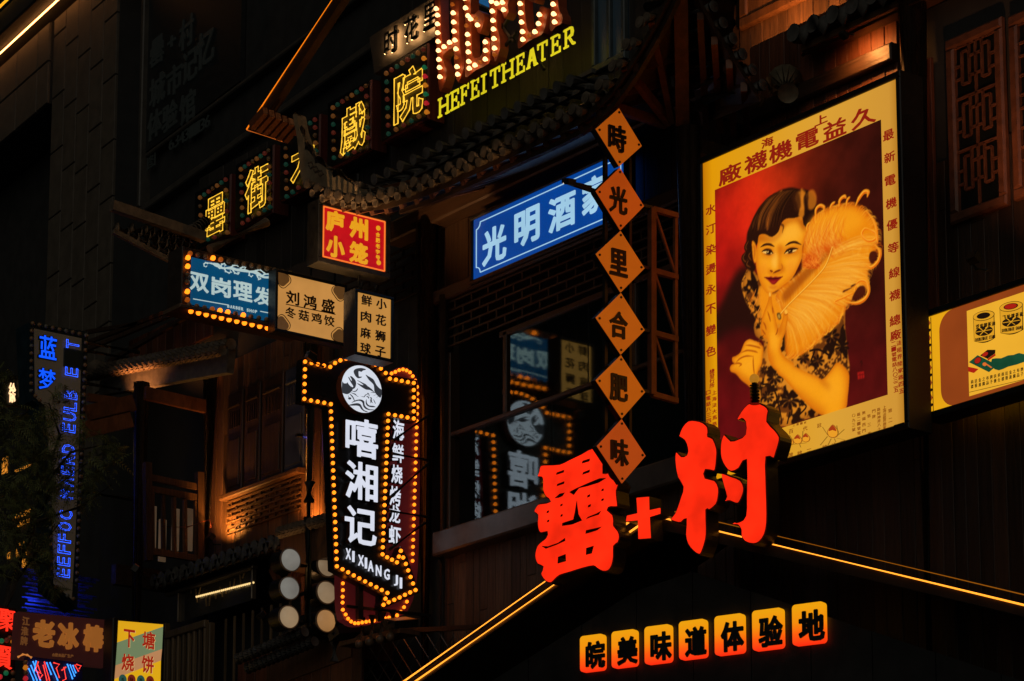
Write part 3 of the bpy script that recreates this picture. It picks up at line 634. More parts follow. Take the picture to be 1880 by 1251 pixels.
# ---- tall blue neon sign at the far left
PBL = planeX(-11)
k1 = lambda p: Z(p, 30, 580, .1279); k2 = lambda p: Z(p, 70, 800, .22383)
s = Sign('blue_neon_sign', 'tall beige sign with blue neon letters stacked sideways, rising behind the tree', 'neon sign', PBL, (120, 1110))
outl = [(53,592),(162,609),(153,860),(146,1000),(142,1118),(136,1112),(94,1078),(90,900),(72,745),(60,735)]
v, f = loops_mesh([s.P(outl)], 0, .35); s.add('case', MB().add(v, f), paint('dark_teal_case', (.012, .03, .04), .5, .1))
face = [(62,604),(149,622),(143,860),(137,1000),(131,1100),(98,1072),(95,890),(82,745),(64,730)]
v, f = loops_mesh([s.P(face)], -.012, -.001); s.add('face_panel', MB().add(v, f), emit('dim_beige_face', (52, 43, 32), .6, .15, 1.2, base=(.05, .04, .025)))  # unlit face: street light on it put in as weak emission
bb = along(((60,594),(158,616),9)) + along(((158,616),(141,1066),34))[1:] + along(((58,608),(57,718),9)) + [(65,727),(73,735)] + along(((92,925),(95,1060),10)) + [(103,1077),(113,1085),(124,1094),(135,1100)]
s.bulbs(bb, .027, .03, [BULB_OFF, BULB_OFF, paint('unlit_grey_bulb', (.22, .2, .17), .3, 0, .2, 5, 0)])
BN = emit('blue_neon_tube', (30, 84, 255), 3.2); BNF = emit('blue_letter_face', (8, 82, 255), 1.2)
for cc, (x, y, w, h) in zip('蓝梦', [(88.5, 638, 32, 42), (86.5, 697, 31, 39)]):
    mb = MB(); s.ch(mb, cc, x, y, w*1.06, h*1.06, .05, dep=.04, bold=.05); k = s.add('character', mb, BLACK)
    mb = MB(); s.ch(mb, cc, x, y, w, h, .06, dep=.008, bold=.01); s.add('lit_face', mb, BNF, k)
CAPS = [('T',133.5,633),('E',131.5,683),('B',130,725),('L',129,746),('U',128,765),('E',126.5,786),('D',126,824.5),('R',125.5,844),('E',124,864),('A',123.5,885),('M',122.5,907.5),('C',121,946),('O',119.5,967),('F',118.5,988.5),('F',118,1009),('E',117,1031),('E',116.5,1052)]
for cc, x, y in CAPS:
    mb = MB(); s.ch(mb, cc, x, y, 24, 16, .05, bold=.0, neon=.0145, rot=90); s.add('letter', mb, BN)
a, b = s.p(132.5, 660); s.add('dead_letter', MB().box(a-.13, a+.13, -.04, -.013, b-.12, b+.12), paint('unlit_letter_blank', (.012, .03, .035), .4))
mb = MB()
for q in [((160,625),(250,600)),((160,640),(255,612)),((158,700),(240,690)),((150,900),(215,890))]:
    a = s.p(*q[0]); mb.tube([(a[0], .1, a[1]), (a[0]+.8, .1, a[1]+.02)], .03, 6)
s.add('mounting_arm', mb, IRON)
# ---- small lower-left signs
s = Sign('lit_character_sign', 'small dark sign with white-orange lit characters at the left edge', 'sign', planeX(-14), (30, 735))
s.add('board', MB().prism(s.P([(5, 690), (50, 690), (50, 745), (5, 745)]), 0, .1), BLACK)
for cc, (x, y, w, h) in zip('徐一', [(23, 721, 12, 36), (41, 712, 5, 30)]):
    mb = MB(); s.ch(mb, cc, x, y, w, h, .03, dep=.02, bold=.015); s.add('character', mb, emit('peach_neon', (255, 205, 150), 1.6))
s = Sign('red_neon_sign', 'black sign with two red glowing characters and coloured bulbs, bottom left corner', 'neon sign', planeX(-8.4), (12, 1245))
s.add('board', MB().prism(s.P([(-40, 1105), (30, 1118), (26, 1300), (-40, 1290)]), 0, .15), BLACK)
RN = emit('red_neon_face', (255, 45, 25), 1.3)
for cc, (x, y, w, h) in zip('聚賢', [(14, 1139, 31, 40), (8, 1207, 31, 42)]):
    mb = MB(); s.ch(mb, cc, x, y, w, h, .04, dep=.02, bold=.012); s.add('character', mb, RN)
for q, m in [((3,1177),BULB_GRN),((12,1176),BULB_RED2),((24,1178),BULB_AMB),((11,1236),BULB_GRN),((24,1236),BULB_OFF),((0,1243),BULB_RED),((24,1250),BULB_OFF),((18,1172),BULB_OFF)]: s.bulbs([q], .03, .03, m)
s = Sign('maroon_sign', 'maroon board with large dull orange characters and a smaller column on its left', 'shop sign', planeX(-8.0), (115, 1215))
o6 = lambda p: Z(p, 0, 1090, .17021)
cor = [(34,1123),(200,1139),(195,1225),(28,1208)]
s.add('board', MB().prism(s.P(cor), 0, .12), emit('dark_maroon_board', (38, 15, 13), .85, .15, 2, base=(.08, .02, .02)))
OI = emit('dull_orange_letter', (150, 88, 34), .82, .12, 2, base=(.3, .15, .05))
for cc, (x, y, w, h) in zip('老冰棒', [(480,430,240,305),(745,455,230,300),(1015,480,225,300)]):
    q = o6([(x, y)])[0]; mb = MB(); s.ch(mb, cc, q[0], q[1], w*.165, h*.165, .035, dep=.03, bold=.05); s.add('character', mb, OI)
mb = MB()
for cc, q in zip('江淮牌', [(283,297),(270,405),(262,510)]): p_ = o6([q])[0]; s.ch(mb, cc, p_[0], p_[1], 13, 16, .02, dep=.012, bold=.02)
for cc, q in zip('合肥食品厂生产', along(((580,660),(780,675),7))): p_ = o6([q])[0]; s.ch(mb, cc, p_[0], p_[1], 5, 6, .02, dep=.012, bold=.01)
s.add('small_print', mb, emit('faded_orange_print', (104, 62, 28), .8))
s = Sign('striped_lightbox', 'yellow, green and pink diagonally striped lightbox with four red characters', 'lightbox', planeX(-7.6), (255, 1245))
cor = [(217,1140),(299,1148),(293,1300),(208,1300)]
P_ = s.P(cor); x0, x1 = P_[3][0], P_[1][0]; zt, zb = P_[0][1], P_[2][1]
s.add('case', MB().bbox(x0 - .03, x1 + .03, 0, .2, zb - .03, zt + .03), BLACK)
bands = [('yellow_stripe', (226, 168, 24), [(217,1140),(299,1147),(299,1151),(215,1180)]), ('green_stripe', (112, 128, 92), [(215,1180),(299,1151),(297,1192),(212,1222)]),
         ('pink_stripe', (186, 132, 88), [(212,1222),(297,1192),(295,1213),(210,1247)]), ('lower_yellow_stripe', (228, 172, 20), [(210,1247),(295,1213),(293,1300),(208,1300)])]
for nm, c_, q in bands: s.add('stripe', MB().prism(s.P(q), -.006, -.002), emit(nm, c_, .92, .06))
RI = emit('brick_red_print', (160, 32, 14), .9)
for cc, (x, y, w, h) in zip('下塘烧饼', [(1395,485,125,200),(1605,505,140,195),(1380,745,140,190),(1595,765,135,195)]):
    q = o6([(x, y)])[0]; mb = MB(); s.ch(mb, cc, q[0] + .8, q[1] + .6, w*.165, h*.165, .009, dep=.002, bold=.025); s.add('character_shadow', mb, emit('pale_letter_shadow', (225, 190, 120), .9))
    mb = MB(); s.ch(mb, cc, q[0], q[1], w*.165, h*.165, .013, dep=.003, bold=.025); s.add('character', mb, RI)
for k, q in enumerate([(1325,930),(1420,930),(1520,938),(1620,945)]):
    p_ = o6([q])[0]; a, b = s.p(*p_, .01); s.add('round_mark', MB().prism([(a + .05*cos(t), b + .06*sin(t)) for t in np.linspace(0, 2*pi, 17)[:-1]], -.01, -.006), emit('dark_teal_mark', (44, 84, 74), .8) if k % 2 == 0 else emit('dark_red_mark', (120, 34, 20), .8))
    mb = MB(); s.ch(mb, '香酥葱油'[k], p_[0], p_[1], 6, 8, .013, dep=.002); s.add('small_print', mb, BROWNINK)
s = Sign('striped_neon_sign', 'low neon sign of slanting blue tubes and red tube characters below the maroon board', 'neon sign', planeX(-7.9), (95, 1250))
s.add('board', MB().prism(s.P([(52,1205),(152,1218),(150,1300),(46,1300)]), 0, .1), paint('dark_blue_backing', (.01, .02, .09), .4))
mb = MB()
for a, b in [((58,1215),(72,1251)),((54,1222),(66,1251)),((64,1214),(60,1235)),((83,1217),(92,1240)),((89,1217),(104,1251)),((121,1220),(131,1248)),((126,1221),(135,1243)),((131,1222),(137,1237)),((50,1228),(60,1251))]:
    mb.tube([(q[0], -.03, q[1]) for q in s.P([a, b])], .009, 5)
s.add('blue_tube', mb, emit('blue_tube_light', (60, 150, 255), 1.6))
mb = MB()
for pl in [[(67,1216),(62,1232),(72,1238),(66,1222)],[(66,1236),(70,1248),(75,1240)],[(78,1216),(88,1251)],[(76,1222),(83,1251)],[(95,1218),(106,1221),(100,1228),(106,1246)],[(114,1226),(118,1248),(112,1251)],[(110,1232),(118,1226)],[(134,1222),(141,1234)],[(137,1221),(146,1224),(142,1229)]]:
    mb.tube([(q[0], -.04, q[1]) for q in s.P(pl)], .008, 5)
s.add('red_tube', mb, emit('red_tube_light', (255, 60, 50), 1.5))
for q, m in [((47,1226),BULB_AMB),((47,1217),BULB_OFF),((47,1246),BULB_RED),((48,1236),BULB_OFF)]: s.bulbs([q], .03, .03, m)
mb = MB(); mb.tube([(q[0], -.05, q[1]) for q in s.P([(29,1208),(38,1203),(46,1204),(54,1209)])], .014, 6); s.add('arched_tube', mb, emit('orange_tube_light', (214, 130, 60), .8))
# ================================================================ PICTURE LIGHTBOX (portrait with a feather fan)
PP = planeY(0)
s = Sign('poster_lightbox', 'large glowing poster of a woman in a patterned dress holding a feather fan', 'poster', PP, (1480, 850))
X0, X1 = s.p(1291, 300)[0], s.p(1655, 450)[0]; ZT = s.p(1467, 224)[1]; ZB = s.p(1550, 811)[1]; ZS = s.p(1654, 782)[1]; XS_ = s.p(1645, 788)[0]
s.add('lit_border', MB().prism([(X0, ZB), (XS_, ZB), (XS_, ZS), (X1, ZS), (X1, ZT), (X0, ZT)], -.004, .02),
      glow2('amber_poster_border', [(0, (196, 118, 2)), (.05, (226, 152, 4)), (.25, (224, 156, 20)), (.65, (220, 160, 52)), (.96, (208, 148, 52)), (1, (182, 122, 34))], 0, X0, X1, .98))  # backlight falloff put into the colour: darker at both ends
t = .06; mb = MB()
for a in [(X0-t, X1+t, -.03, .25, ZT, ZT+t), (X0-t, X1+t, -.03, .25, ZB-t, ZB), (X0-t, X0, -.03, .25, ZB, ZT), (X1, X1+t, -.03, .25, ZB, ZT), (X0, X1, .2, .25, ZB, ZT)]: mb.bbox(*a, .01)
s.add('frame', mb, BLACK); s.add('frame_notch', MB().box(XS_+.002, X1-.002, -.028, .02, ZB+.002, ZS-.004), BLACK)
px0, px1 = s.p(1315.5, 500)[0], s.p(1625, 480)[0]; pzt = (s.p(1315, 348)[1] + s.p(1617, 222)[1])/2; pzb = (s.p(1435, 781)[1] + s.p(1632, 731)[1])/2
CW, CH = 620, int(620*(pzt - pzb)/(px1 - px0)); CH -= CH % 2
def cv(x, y):
    a, b = s.p(x, y); return ((a - px0)/(px1 - px0)*CW, (pzt - b)/(pzt - pzb)*CH)
def zf(p): return [cv(1360 + x*.17578, 330 + y*.17578) for x, y in p]
def z3(p): return [cv(1300 + x*.4157, 330 + y*.4157) for x, y in p]
def ze(p): return [cv(1460 + x*.17578, 340 + y*.17578) for x, y in p]
def zh(p): return [cv(1330 + x*.2158, 520 + y*.2158) for x, y in p]
def za(p): return [cv(1440 + x*.2079, 540 + y*.2079) for x, y in p]
nr = np.random.default_rng(3)
def vnoise(c):
    gh, gw = int(CH/c) + 3, int(CW/c) + 3; g = nr.random((gh, gw)); y = np.arange(CH)/c; x = np.arange(CW)/c
    yi, xi = y.astype(int), x.astype(int); fy = (y - yi)[:, None]; fx = (x - xi)[None]; fy = fy*fy*(3-2*fy); fx = fx*fx*(3-2*fx)
    a = g[yi][:, xi]; b = g[yi][:, xi+1]; c_ = g[yi+1][:, xi]; d = g[yi+1][:, xi+1]
    return (a*(1-fx)+b*fx)*(1-fy) + (c_*(1-fx)+d*fx)*fy
YY, XX = np.mgrid[0:CH, 0:CW].astype(float)
IMG = np.zeros((CH, CW, 3))
def blur(m, r):
    if r <= 0: return m
    for ax in (0, 1):
        for _ in range(2):
            k = max(1, int(r)); p = np.pad(m, [(k, k) if i == ax else (0, 0) for i in (0, 1)], mode='edge'); c = np.cumsum(p, ax)
            c = np.concatenate([np.zeros_like(np.take(c, [0], ax)), c], ax); n = m.shape[ax]
            m = (np.take(c, np.arange(2*k+1, 2*k+1+n), ax) - np.take(c, np.arange(0, n), ax))/(2*k+1)
    return m
def mask(poly, sm=3):
    q = np.array(smooth_loop(poly, sm) if sm > 1 else poly); m = np.zeros((CH, CW))
    y0, y1 = max(0, int(q[:, 1].min())), min(CH, int(q[:, 1].max()) + 2)
    if y1 <= y0: return m
    ys = YY[y0:y1]; xs = XX[y0:y1]; ins = np.zeros(ys.shape, bool)
    for (ax, ay), (bx, by) in zip(q, np.roll(q, -1, 0)):
        if ay == by: continue
        ins ^= ((ay > ys) != (by > ys)) & (xs < (bx-ax)*(ys-ay)/(by-ay) + ax)
    m[y0:y1] = ins; return m
def put(m, col, a=1.):
    global IMG
    m = np.clip(m*a, 0, 1)[..., None]; IMG = IMG*(1-m) + np.asarray(col, float)*m
def fill(poly, col, soft=1, a=1., sm=3): m = blur(mask(poly, sm), soft); put(m, col, a); return m
def stroke(pts, w, col, a=1., soft=1., taper=True, sm=4):
    global IMG
    P_ = np.array(pts, float)
    if sm > 1 and len(P_) > 2:
        e = np.vstack([2*P_[0]-P_[1], P_, 2*P_[-1]-P_[-2]]); o = []
        for i in range(len(P_)-1):
            p0, p1, p2, p3 = e[i:i+4]
            for j in range(sm): t = j/sm; o.append(.5*((2*p1)+(-p0+p2)*t+(2*p0-5*p1+4*p2-p3)*t*t+(-p0+3*p1-3*p2+p3)*t**3))
        P_ = np.array(o + [P_[-1]])
    n = len(P_)-1; r = w + soft + 2
    x0, x1 = int(max(0, P_[:, 0].min()-r)), int(min(CW, P_[:, 0].max()+r)); y0, y1 = int(max(0, P_[:, 1].min()-r)), int(min(CH, P_[:, 1].max()+r))
    if x1 <= x0 or y1 <= y0: return
    X, Y = XX[y0:y1, x0:x1], YY[y0:y1, x0:x1]; m = np.zeros(X.shape)
    for i in range(n):
        (ax, ay), (bx, by) = P_[i], P_[i+1]; L2 = (bx-ax)**2 + (by-ay)**2 + 1e-9
        t = np.clip(((X-ax)*(bx-ax)+(Y-ay)*(by-ay))/L2, 0, 1); d = np.hypot(X-ax-t*(bx-ax), Y-ay-t*(by-ay))
        g = (i+t)/n; ww = w/2*(np.minimum(1, 3*np.minimum(g, 1-g) + .25) if taper else 1)
        m = np.maximum(m, np.clip((ww - d)/max(soft, .6) + .5, 0, 1))
    m = (m*a)[..., None]; IMG[y0:y1, x0:x1] = IMG[y0:y1, x0:x1]*(1-m) + np.asarray(col, float)*m
def rnd(M, r, col, a): put(M*np.clip((1 - blur(M, r))*1.9, 0, 1), col, a)
def mid(*c): return np.mean(np.array(c, float), 0)
# background: red glow at upper left fading to brown-black at right
gx, gy = XX/CW, YY/CH
g = np.exp(-(((gx-.30)/.32)**2 + ((gy-.06)/.26)**2)); g2 = np.exp(-(((gx-.02)/.32)**2 + ((gy-.22)/.34)**2)); n1 = vnoise(70)*.6 + vnoise(28)*.3 + vnoise(9)*.1
bgc = np.stack([np.full_like(gx, 62), np.full_like(gx, 16), np.full_like(gx, 10)], -1)
bgc += (g*(.8+.4*n1))[..., None]*np.array([128, 34, 4]) + (g2*(.8+.3*n1))[..., None]*np.array([112, 0, 8])
bgc += (np.clip((gy-.55)/.3, 0, 1)*(1-gx*.55)*(.7+.5*n1))[..., None]*np.array([58, -3, 10]); bgc += ((n1-.5)*34)[..., None]*np.array([1, .3, .2])
IMG = np.clip(bgc*.86, 0, 255)
fill(z3([(40,600),(70,530),(110,440),(165,375),(215,430),(230,560),(235,690),(160,670),(100,690),(40,720)]), (34, 12, 8), 12, .95)
fill(z3([(45,700),(150,650),(230,700),(235,800),(120,760)]), (70, 10, 14), 14, .6)
# dress
dm = mask(z3([(185,388),(158,440),(156,470),(172,520),(205,570),(222,600),(206,640),(214,690),(250,720),(232,800),(220,860),(222,975),(318,1088),(420,1060),(500,1030),(560,920),(622,850),(618,760),(606,640),(604,540),(560,500),(300,520),(225,430)]))
put(blur(dm, 1), (214, 134, 36)); rnd(dm, 16, (120, 60, 14), .6)
pn = vnoise(16)*.55 + vnoise(8)*.3 + vnoise(4)*.15
put(blur(dm*(pn > .50), .6), (26, 11, 7), .97); put(blur(dm*(vnoise(30) > .62)*(pn > .45), 1), (150, 78, 20), .6)
for cx_, cy_, R0 in [(430,800,70),(560,990,88),(375,965,55),(350,740,40)]:
    for k in range(9):
        a_ = 2*pi*k/9 + cx_; q = [(cx_ + R0*r_*cos(a_+d_), cy_ + R0*r_*sin(a_+d_)) for r_, d_ in ((.1, 0), (.7, .28), (1, .05), (.75, -.25))]; fill(zh(q), (28, 12, 8), 1)
    fill(zh([(cx_+14, cy_-16), (cx_+26, cy_-6), (cx_+12, cy_+2)]), (200, 130, 40), 1)
for cx_, cy_, R0 in [(420,370,75),(510,460,70),(300,590,60),(170,560,60)]:
    for k in range(8):
        a_ = 2*pi*k/8 + cx_; q = [(cx_ + R0*r_*cos(a_+d_), cy_ + R0*r_*sin(a_+d_)) for r_, d_ in ((.1, 0), (.7, .3), (1, .05), (.75, -.25))]; fill(za(q), (28, 12, 8), 1)
for c_ in [[(330,860),(390,865),(450,960),(430,1040)],[(440,930),(480,1100),(490,1190)],[(660,1010),(700,1050),(640,1120)],[(540,1190),(560,1100)]]: stroke(zh(c_), 5, (30, 14, 8), taper=False)
for c_ in [[(230,500),(300,490),(370,520),(420,560)],[(270,510),(250,560),(240,590)],[(400,400),(380,470),(350,520)]]: stroke(za(c_), 6, (32, 14, 8), taper=False)
# stand-up collar and edge, mottled
cm = mask(z3([(185,392),(160,445),(158,480),(180,530),(212,570),(236,620),(228,640),(200,590),(170,540),(152,480),(155,440)]))
put(blur(cm, 1), (214, 132, 36)); put(blur(cm*(vnoise(5) > .52), .5), (48, 22, 8), .9)
fill(z3([(192,400),(215,440),(225,480),(212,520),(196,470)]), (26, 12, 8), 1)
# neck fur
for k in range(46):
    t_ = nr.random(); x_, y_ = 215 + 80*t_ + nr.normal()*8, 470 + 120*nr.random(); stroke(z3([(x_, y_), (x_ - 12 + 10*nr.random(), y_ + 22), (x_ - 18, y_ + 46)]), 3, mid((245, 150, 30), (205, 90, 15)) + nr.normal()*14, .8)
fill(z3([(232,470),(270,500),(330,490),(420,420),(430,600),(300,640),(240,600)]), (238, 146, 20), 4)
# hair
HR = zf([(75,560),(110,470),(170,340),(230,255),(330,170),(430,110),(540,85),(620,105),(680,108),(735,140),(792,225),(785,330),(740,420),(700,525),(650,490),(640,400),(560,415),(470,420),(425,470),(400,560),(330,615),(250,580),(205,590),(190,650),(165,690),(122,645),(130,720),(135,840),(165,920),(125,965),(60,915),(20,830),(60,740),(66,650)])
hm = fill(HR, (36, 14, 7), 2)
# face
FC = [(200,585),(260,575),(330,605),(400,550),(430,465),(480,415),(560,408),(640,396),(660,480),(705,520),(690,600),(650,700),(640,820),(600,920),(540,1030),(440,1120),(340,1178),(285,1190),(236,1130),(198,1040),(172,930),(165,830),(172,720),(186,660)]
fm = mask(zf(FC)); put(blur(fm, 1), (246, 163, 24)); rnd(fm, 10, (206, 104, 10), .75); rnd(fm, 24, (226, 126, 14), .45)
def shade(poly, col, soft, a): put(blur(mask(poly), soft)*blur(fm, 1), col, a)
shade(zf([(250,620),(420,500),(560,440),(640,500),(620,640),(360,680)]), (255, 188, 66), 14, .75)
shade(zf([(330,760),(378,760),(392,880),(372,930),(330,905)]), (255, 192, 78), 6, .85)
shade(zf([(500,800),(610,780),(600,900),(520,960),(470,900)]), (255, 184, 58), 13, .6); shade(zf([(215,830),(290,820),(300,910),(245,950)]), (255, 180, 54), 12, .55)
shade(zf([(480,880),(560,860),(560,960),(500,1000)]), (240, 134, 30), 12, .5); shade(zf([(205,900),(270,900),(270,990),(220,990)]), (236, 126, 26), 11, .5)
shade(zf([(285,1115),(350,1118),(395,1100),(350,1160),(300,1160)]), (255, 186, 64), 6, .7)
shade(zf([(395,700),(438,720),(424,860),(452,915),(428,950),(402,930),(408,820)]), (206, 104, 10), 6, .75)
shade(zf([(292,930),(345,966),(430,940),(446,905),(470,950),(400,992),(345,1004),(300,980)]), (200, 98, 10), 5, .7)
shade(zf([(228,722),(290,712),(345,722),(358,800),(300,812),(232,795)]), (206, 106, 14), 7, .7); shade(zf([(455,720),(530,696),(610,694),(612,780),(520,800),(462,800)]), (206, 106, 14), 7, .7)
shade(zf([(385,690),(440,690),(455,740),(430,770),(395,760)]), (214, 116, 14), 7, .6)
shade(zf([(300,1095),(345,1112),(395,1090),(360,1125),(320,1122)]), (196, 96, 10), 5, .7)
shade(zf([(195,590),(330,612),(410,560),(440,460),(560,410),(650,400),(700,520),(650,520),(600,440),(540,440),(460,490),(425,580),(330,645),(200,640)]), (176, 84, 10), 7, .8)
shade(zf([(560,1000),(640,820),(700,560),(720,800),(600,1100)]), (222, 120, 14), 9, .5)
# ear
fill(zf([(125,645),(158,672),(172,760),(166,862),(146,862),(130,780)]), (232, 142, 22), 1); stroke(zf([(140,680),(152,740),(150,830)]), 6, (190, 92, 14), .7, 2)
# hair waves over the forehead line
for c_, w_, col_, a_ in [([(190,520),(205,430),(240,330),(300,235),(370,170)], 15, (172, 92, 24), .75), ([(285,520),(292,440),(312,360),(345,290),(385,200),(430,125)], 20, (190, 100, 26), .75), ([(640,110),(660,180),(655,270),(640,360),(632,420)], 22, (214, 126, 26), .85), ([(596,150),(632,220),(646,310)], 30, (214, 128, 34), .6), ([(700,130),(690,210),(700,300),(690,420)], 20, (30, 12, 7), .9), ([(560,130),(590,230),(600,330)], 26, (60, 26, 8), .7), ([(720,150),(748,210),(740,290)], 34, (206, 118, 26), .75), ([(705,150),(690,250),(700,330)], 12, (40, 16, 8), .8), ([(130,520),(150,440),(190,360)], 8, (110, 54, 16), .6), ([(440,560),(452,490),(430,470),(440,495)], 5, (60, 26, 8), .7)]: stroke(zf(c_), w_, col_, a_, 7 if w_ > 10 else 2)
for k in range(170):
    t_ = nr.random(); b_ = [(90+t_*330+nr.normal()*6, 560-t_*80), (140+t_*330, 400-t_*120), (260+t_*320, 220-t_*100), (360+t_*260, 140-t_*40)]; stroke(zf(b_), 1.6, (14, 5, 3) if k % 3 else (150, 78, 24), .35, 1)
for c_ in [[(90,640),(60,700),(70,740)],[(60,760),(30,820),(60,860),(80,830)],[(90,840),(70,890),(110,920)],[(110,760),(90,800),(120,850)]]: stroke(zf(c_), 13, (40, 16, 8), 1, 2); stroke(zf(c_), 3, (150, 78, 24), .6, 1)
# features
for c_ in [[(212,708),(258,682),(310,680),(357,702)], [(472,693),(520,664),(575,656),(636,682)]]: stroke(zf(c_), 6.5, (52, 20, 8), .95, 1)
for eye, ir, lash, low in [([(232,755),(268,740),(312,742),(342,772),(305,786),(262,776)], (298, 764), [(228,752),(268,735),(312,738),(345,774)], [(250,775),(300,790),(340,776)]), ([(464,772),(498,742),(545,730),(592,736),(560,758),(508,774)], (524, 748), [(460,774),(496,738),(545,724),(604,724)], [(480,774),(530,772),(575,752)])]:
    em = mask(zf(eye)); put(blur(em, .6), (252, 205, 120)); c0 = zf([ir])[0]; rr = (zf([(ir[0]+24, ir[1])])[0][0] - c0[0])
    put(blur(em*(np.hypot(XX-c0[0], YY-c0[1]) < rr), .5), (34, 14, 6)); put(((np.hypot(XX-c0[0]+rr*.3, YY-c0[1]+rr*.3) < rr*.28)*1.), (255, 220, 150), .9)
    stroke(zf(lash), 6.5, (36, 14, 6), 1, 1); stroke(zf(low), 2.5, (120, 54, 12), .8, 1)
stroke(zf([(244,735),(285,722),(330,738)]), 2.5, (160, 80, 12), .7, 1); stroke(zf([(482,735),(530,712),(590,716)]), 2.5, (160, 80, 12), .7, 1)
stroke(zf([(312,948),(326,958),(340,962)]), 5, (120, 46, 10), .9, 1.5); stroke(zf([(345,978),(375,962),(400,952),(425,945)]), 5.5, (110, 42, 10), .9, 1.5); stroke(zf([(430,880),(442,915),(428,945)]), 3.5, (180, 88, 12), .7, 2)
fill(zf([(258,1022),(300,1018),(322,1012),(342,1022),(362,1014),(395,1018),(440,1016),(400,1056),(372,1086),(345,1098),(318,1082),(290,1052)]), (132, 14, 24), 1, 1, 2)
stroke(zf([(258,1022),(300,1034),(342,1036),(390,1032),(440,1017)]), 4, (64, 6, 10), .9, 1); stroke(zf([(325,1066),(345,1072),(372,1064)]), 5, (176, 44, 40), .6, 2)
stroke(zf([(250,1020),(260,1026)]), 4, (150, 60, 14), .7, 2); stroke(zf([(436,1020),(446,1012)]), 4, (150, 60, 14), .7, 2); stroke(zf([(300,1122),(345,1130),(385,1116)]), 7, (206, 108, 14), .5, 5)
# feather fan
FB = z3([(416,330),(424,290),(436,235),(458,180),(490,150),(540,128),(600,112),(650,112),(700,140),(735,185),(748,240),(745,290),(738,340),(708,395),(705,440),(690,500),(650,520),(612,560),(590,610),(560,650),(520,680),(480,720),(430,765),(380,788),(350,780),(342,700),(345,640),(338,590),(320,560),(300,520),(330,470),(390,430),(420,390)])
FBm = mask(FB); ff = blur(FBm, 4); put(ff, (236, 140, 14)); rnd(FBm, 12, (196, 84, 6), .7)
q0 = np.array([(312,606),(350,560),(410,500),(470,440),(520,380),(550,300)], float)
def qpt(t): i = min(4, int(t*5)); return q0[i] + (q0[i+1]-q0[i])*(t*5-i)
facek = 1 - np.clip(blur(fm, 2)*1.0, 0, 1)*np.clip(1 - blur(mask(zf([(655,470),(720,480),(900,600),(900,1200),(520,1250),(420,1180),(540,1040),(610,920),(650,820),(640,700)])), 3), 0, 1)
IMG0 = IMG.copy()
def barb(t, side, ln, bend, w, col, a):
    p_ = qpt(t); d = qpt(min(1, t+.05)) - qpt(max(0, t-.05)); d /= np.hypot(*d); nrm = np.array([d[1], -d[0]])*side
    fw_ = min(.7, -.55 + 2.6*t) if side < 0 else .6; e = p_ + nrm*ln + d*ln*fw_; m_ = p_ + nrm*ln*.5 + d*ln*(fw_*.5 + .15); e2 = e + (nrm*.25 - d*.9)*bend; stroke(z3([p_, m_, e, e2]), w, col, a, .9)
for k in range(1000):
    t_ = nr.random()**.9; sd = -1 if nr.random() < .62 else 1; hi = nr.random(); mx = 285 if sd < 0 else 100
    ln = nr.uniform(.35, 1.0)*mx*(.75 + .35*sin(pi*t_))
    col = np.array((255, 200, 92)) if hi > .52 else np.array((212, 104, 10)) if hi < .28 else np.array((246, 158, 30))
    barb(t_, sd, ln, nr.uniform(-8, 60), nr.uniform(.8, 2.2), col, nr.uniform(.12, .42))
mk_ = (facek*np.clip(blur(FBm, 7)*1.6, 0, 1))[..., None]; IMG = IMG0*(1-mk_) + IMG*mk_
put(blur(mask(z3([(430,340),(470,306),(540,276),(596,262),(560,304),(500,334),(452,376),(424,372)])), 6)*facek, (206, 76, 8), .8)
put(blur(mask(z3([(450,378),(520,322),(552,312),(480,396),(410,470),(345,540),(330,505),(390,440)])), 5)*facek, (150, 66, 8), .7)
put(blur(mask(z3([(455,180),(560,134),(640,130),(690,190),(600,250),(500,268),(440,290)])), 12)*facek, (248, 166, 30), .75)
IMG0 = IMG.copy()
for k in range(260):
    t_ = nr.random(); x_ = 432 + 175*t_; y_ = 178 - 48*t_ + nr.uniform(-6, 70); stroke(z3([(x_+12, y_), (x_-6, y_+40), (x_-12+nr.normal()*6, y_+85), (x_+10, y_+122+nr.normal()*14), (x_+24, y_+118)]), nr.uniform(.9, 2.2), (216, 84, 8) if nr.random() < .5 else (255, 196, 88), nr.uniform(.15, .4), 1.2)
for k in range(110):
    x_, y_ = 418 + 70*nr.random(), 322 + 48*nr.random(); stroke(z3([(x_, y_), (x_+14, y_+14), (x_+4, y_+26), (x_-8, y_+16)]), 2, (252, 150, 50) if k % 2 else (196, 66, 8), .55, .9)
IMG = IMG0*(1-mk_) + IMG*mk_
SOFT_ = blur(np.clip(FBm*facek, 0, 1), 2)[..., None]; IMB = np.stack([blur(IMG[..., c_], 1) for c_ in range(3)], -1); IMG = IMG*(1 - .6*SOFT_) + IMB*.6*SOFT_
put(blur(mask(z3([(380,560),(470,480),(560,400),(640,360),(690,400),(620,500),(520,600),(430,680),(380,660)])), 18)*FBm, (255, 196, 88), .35)
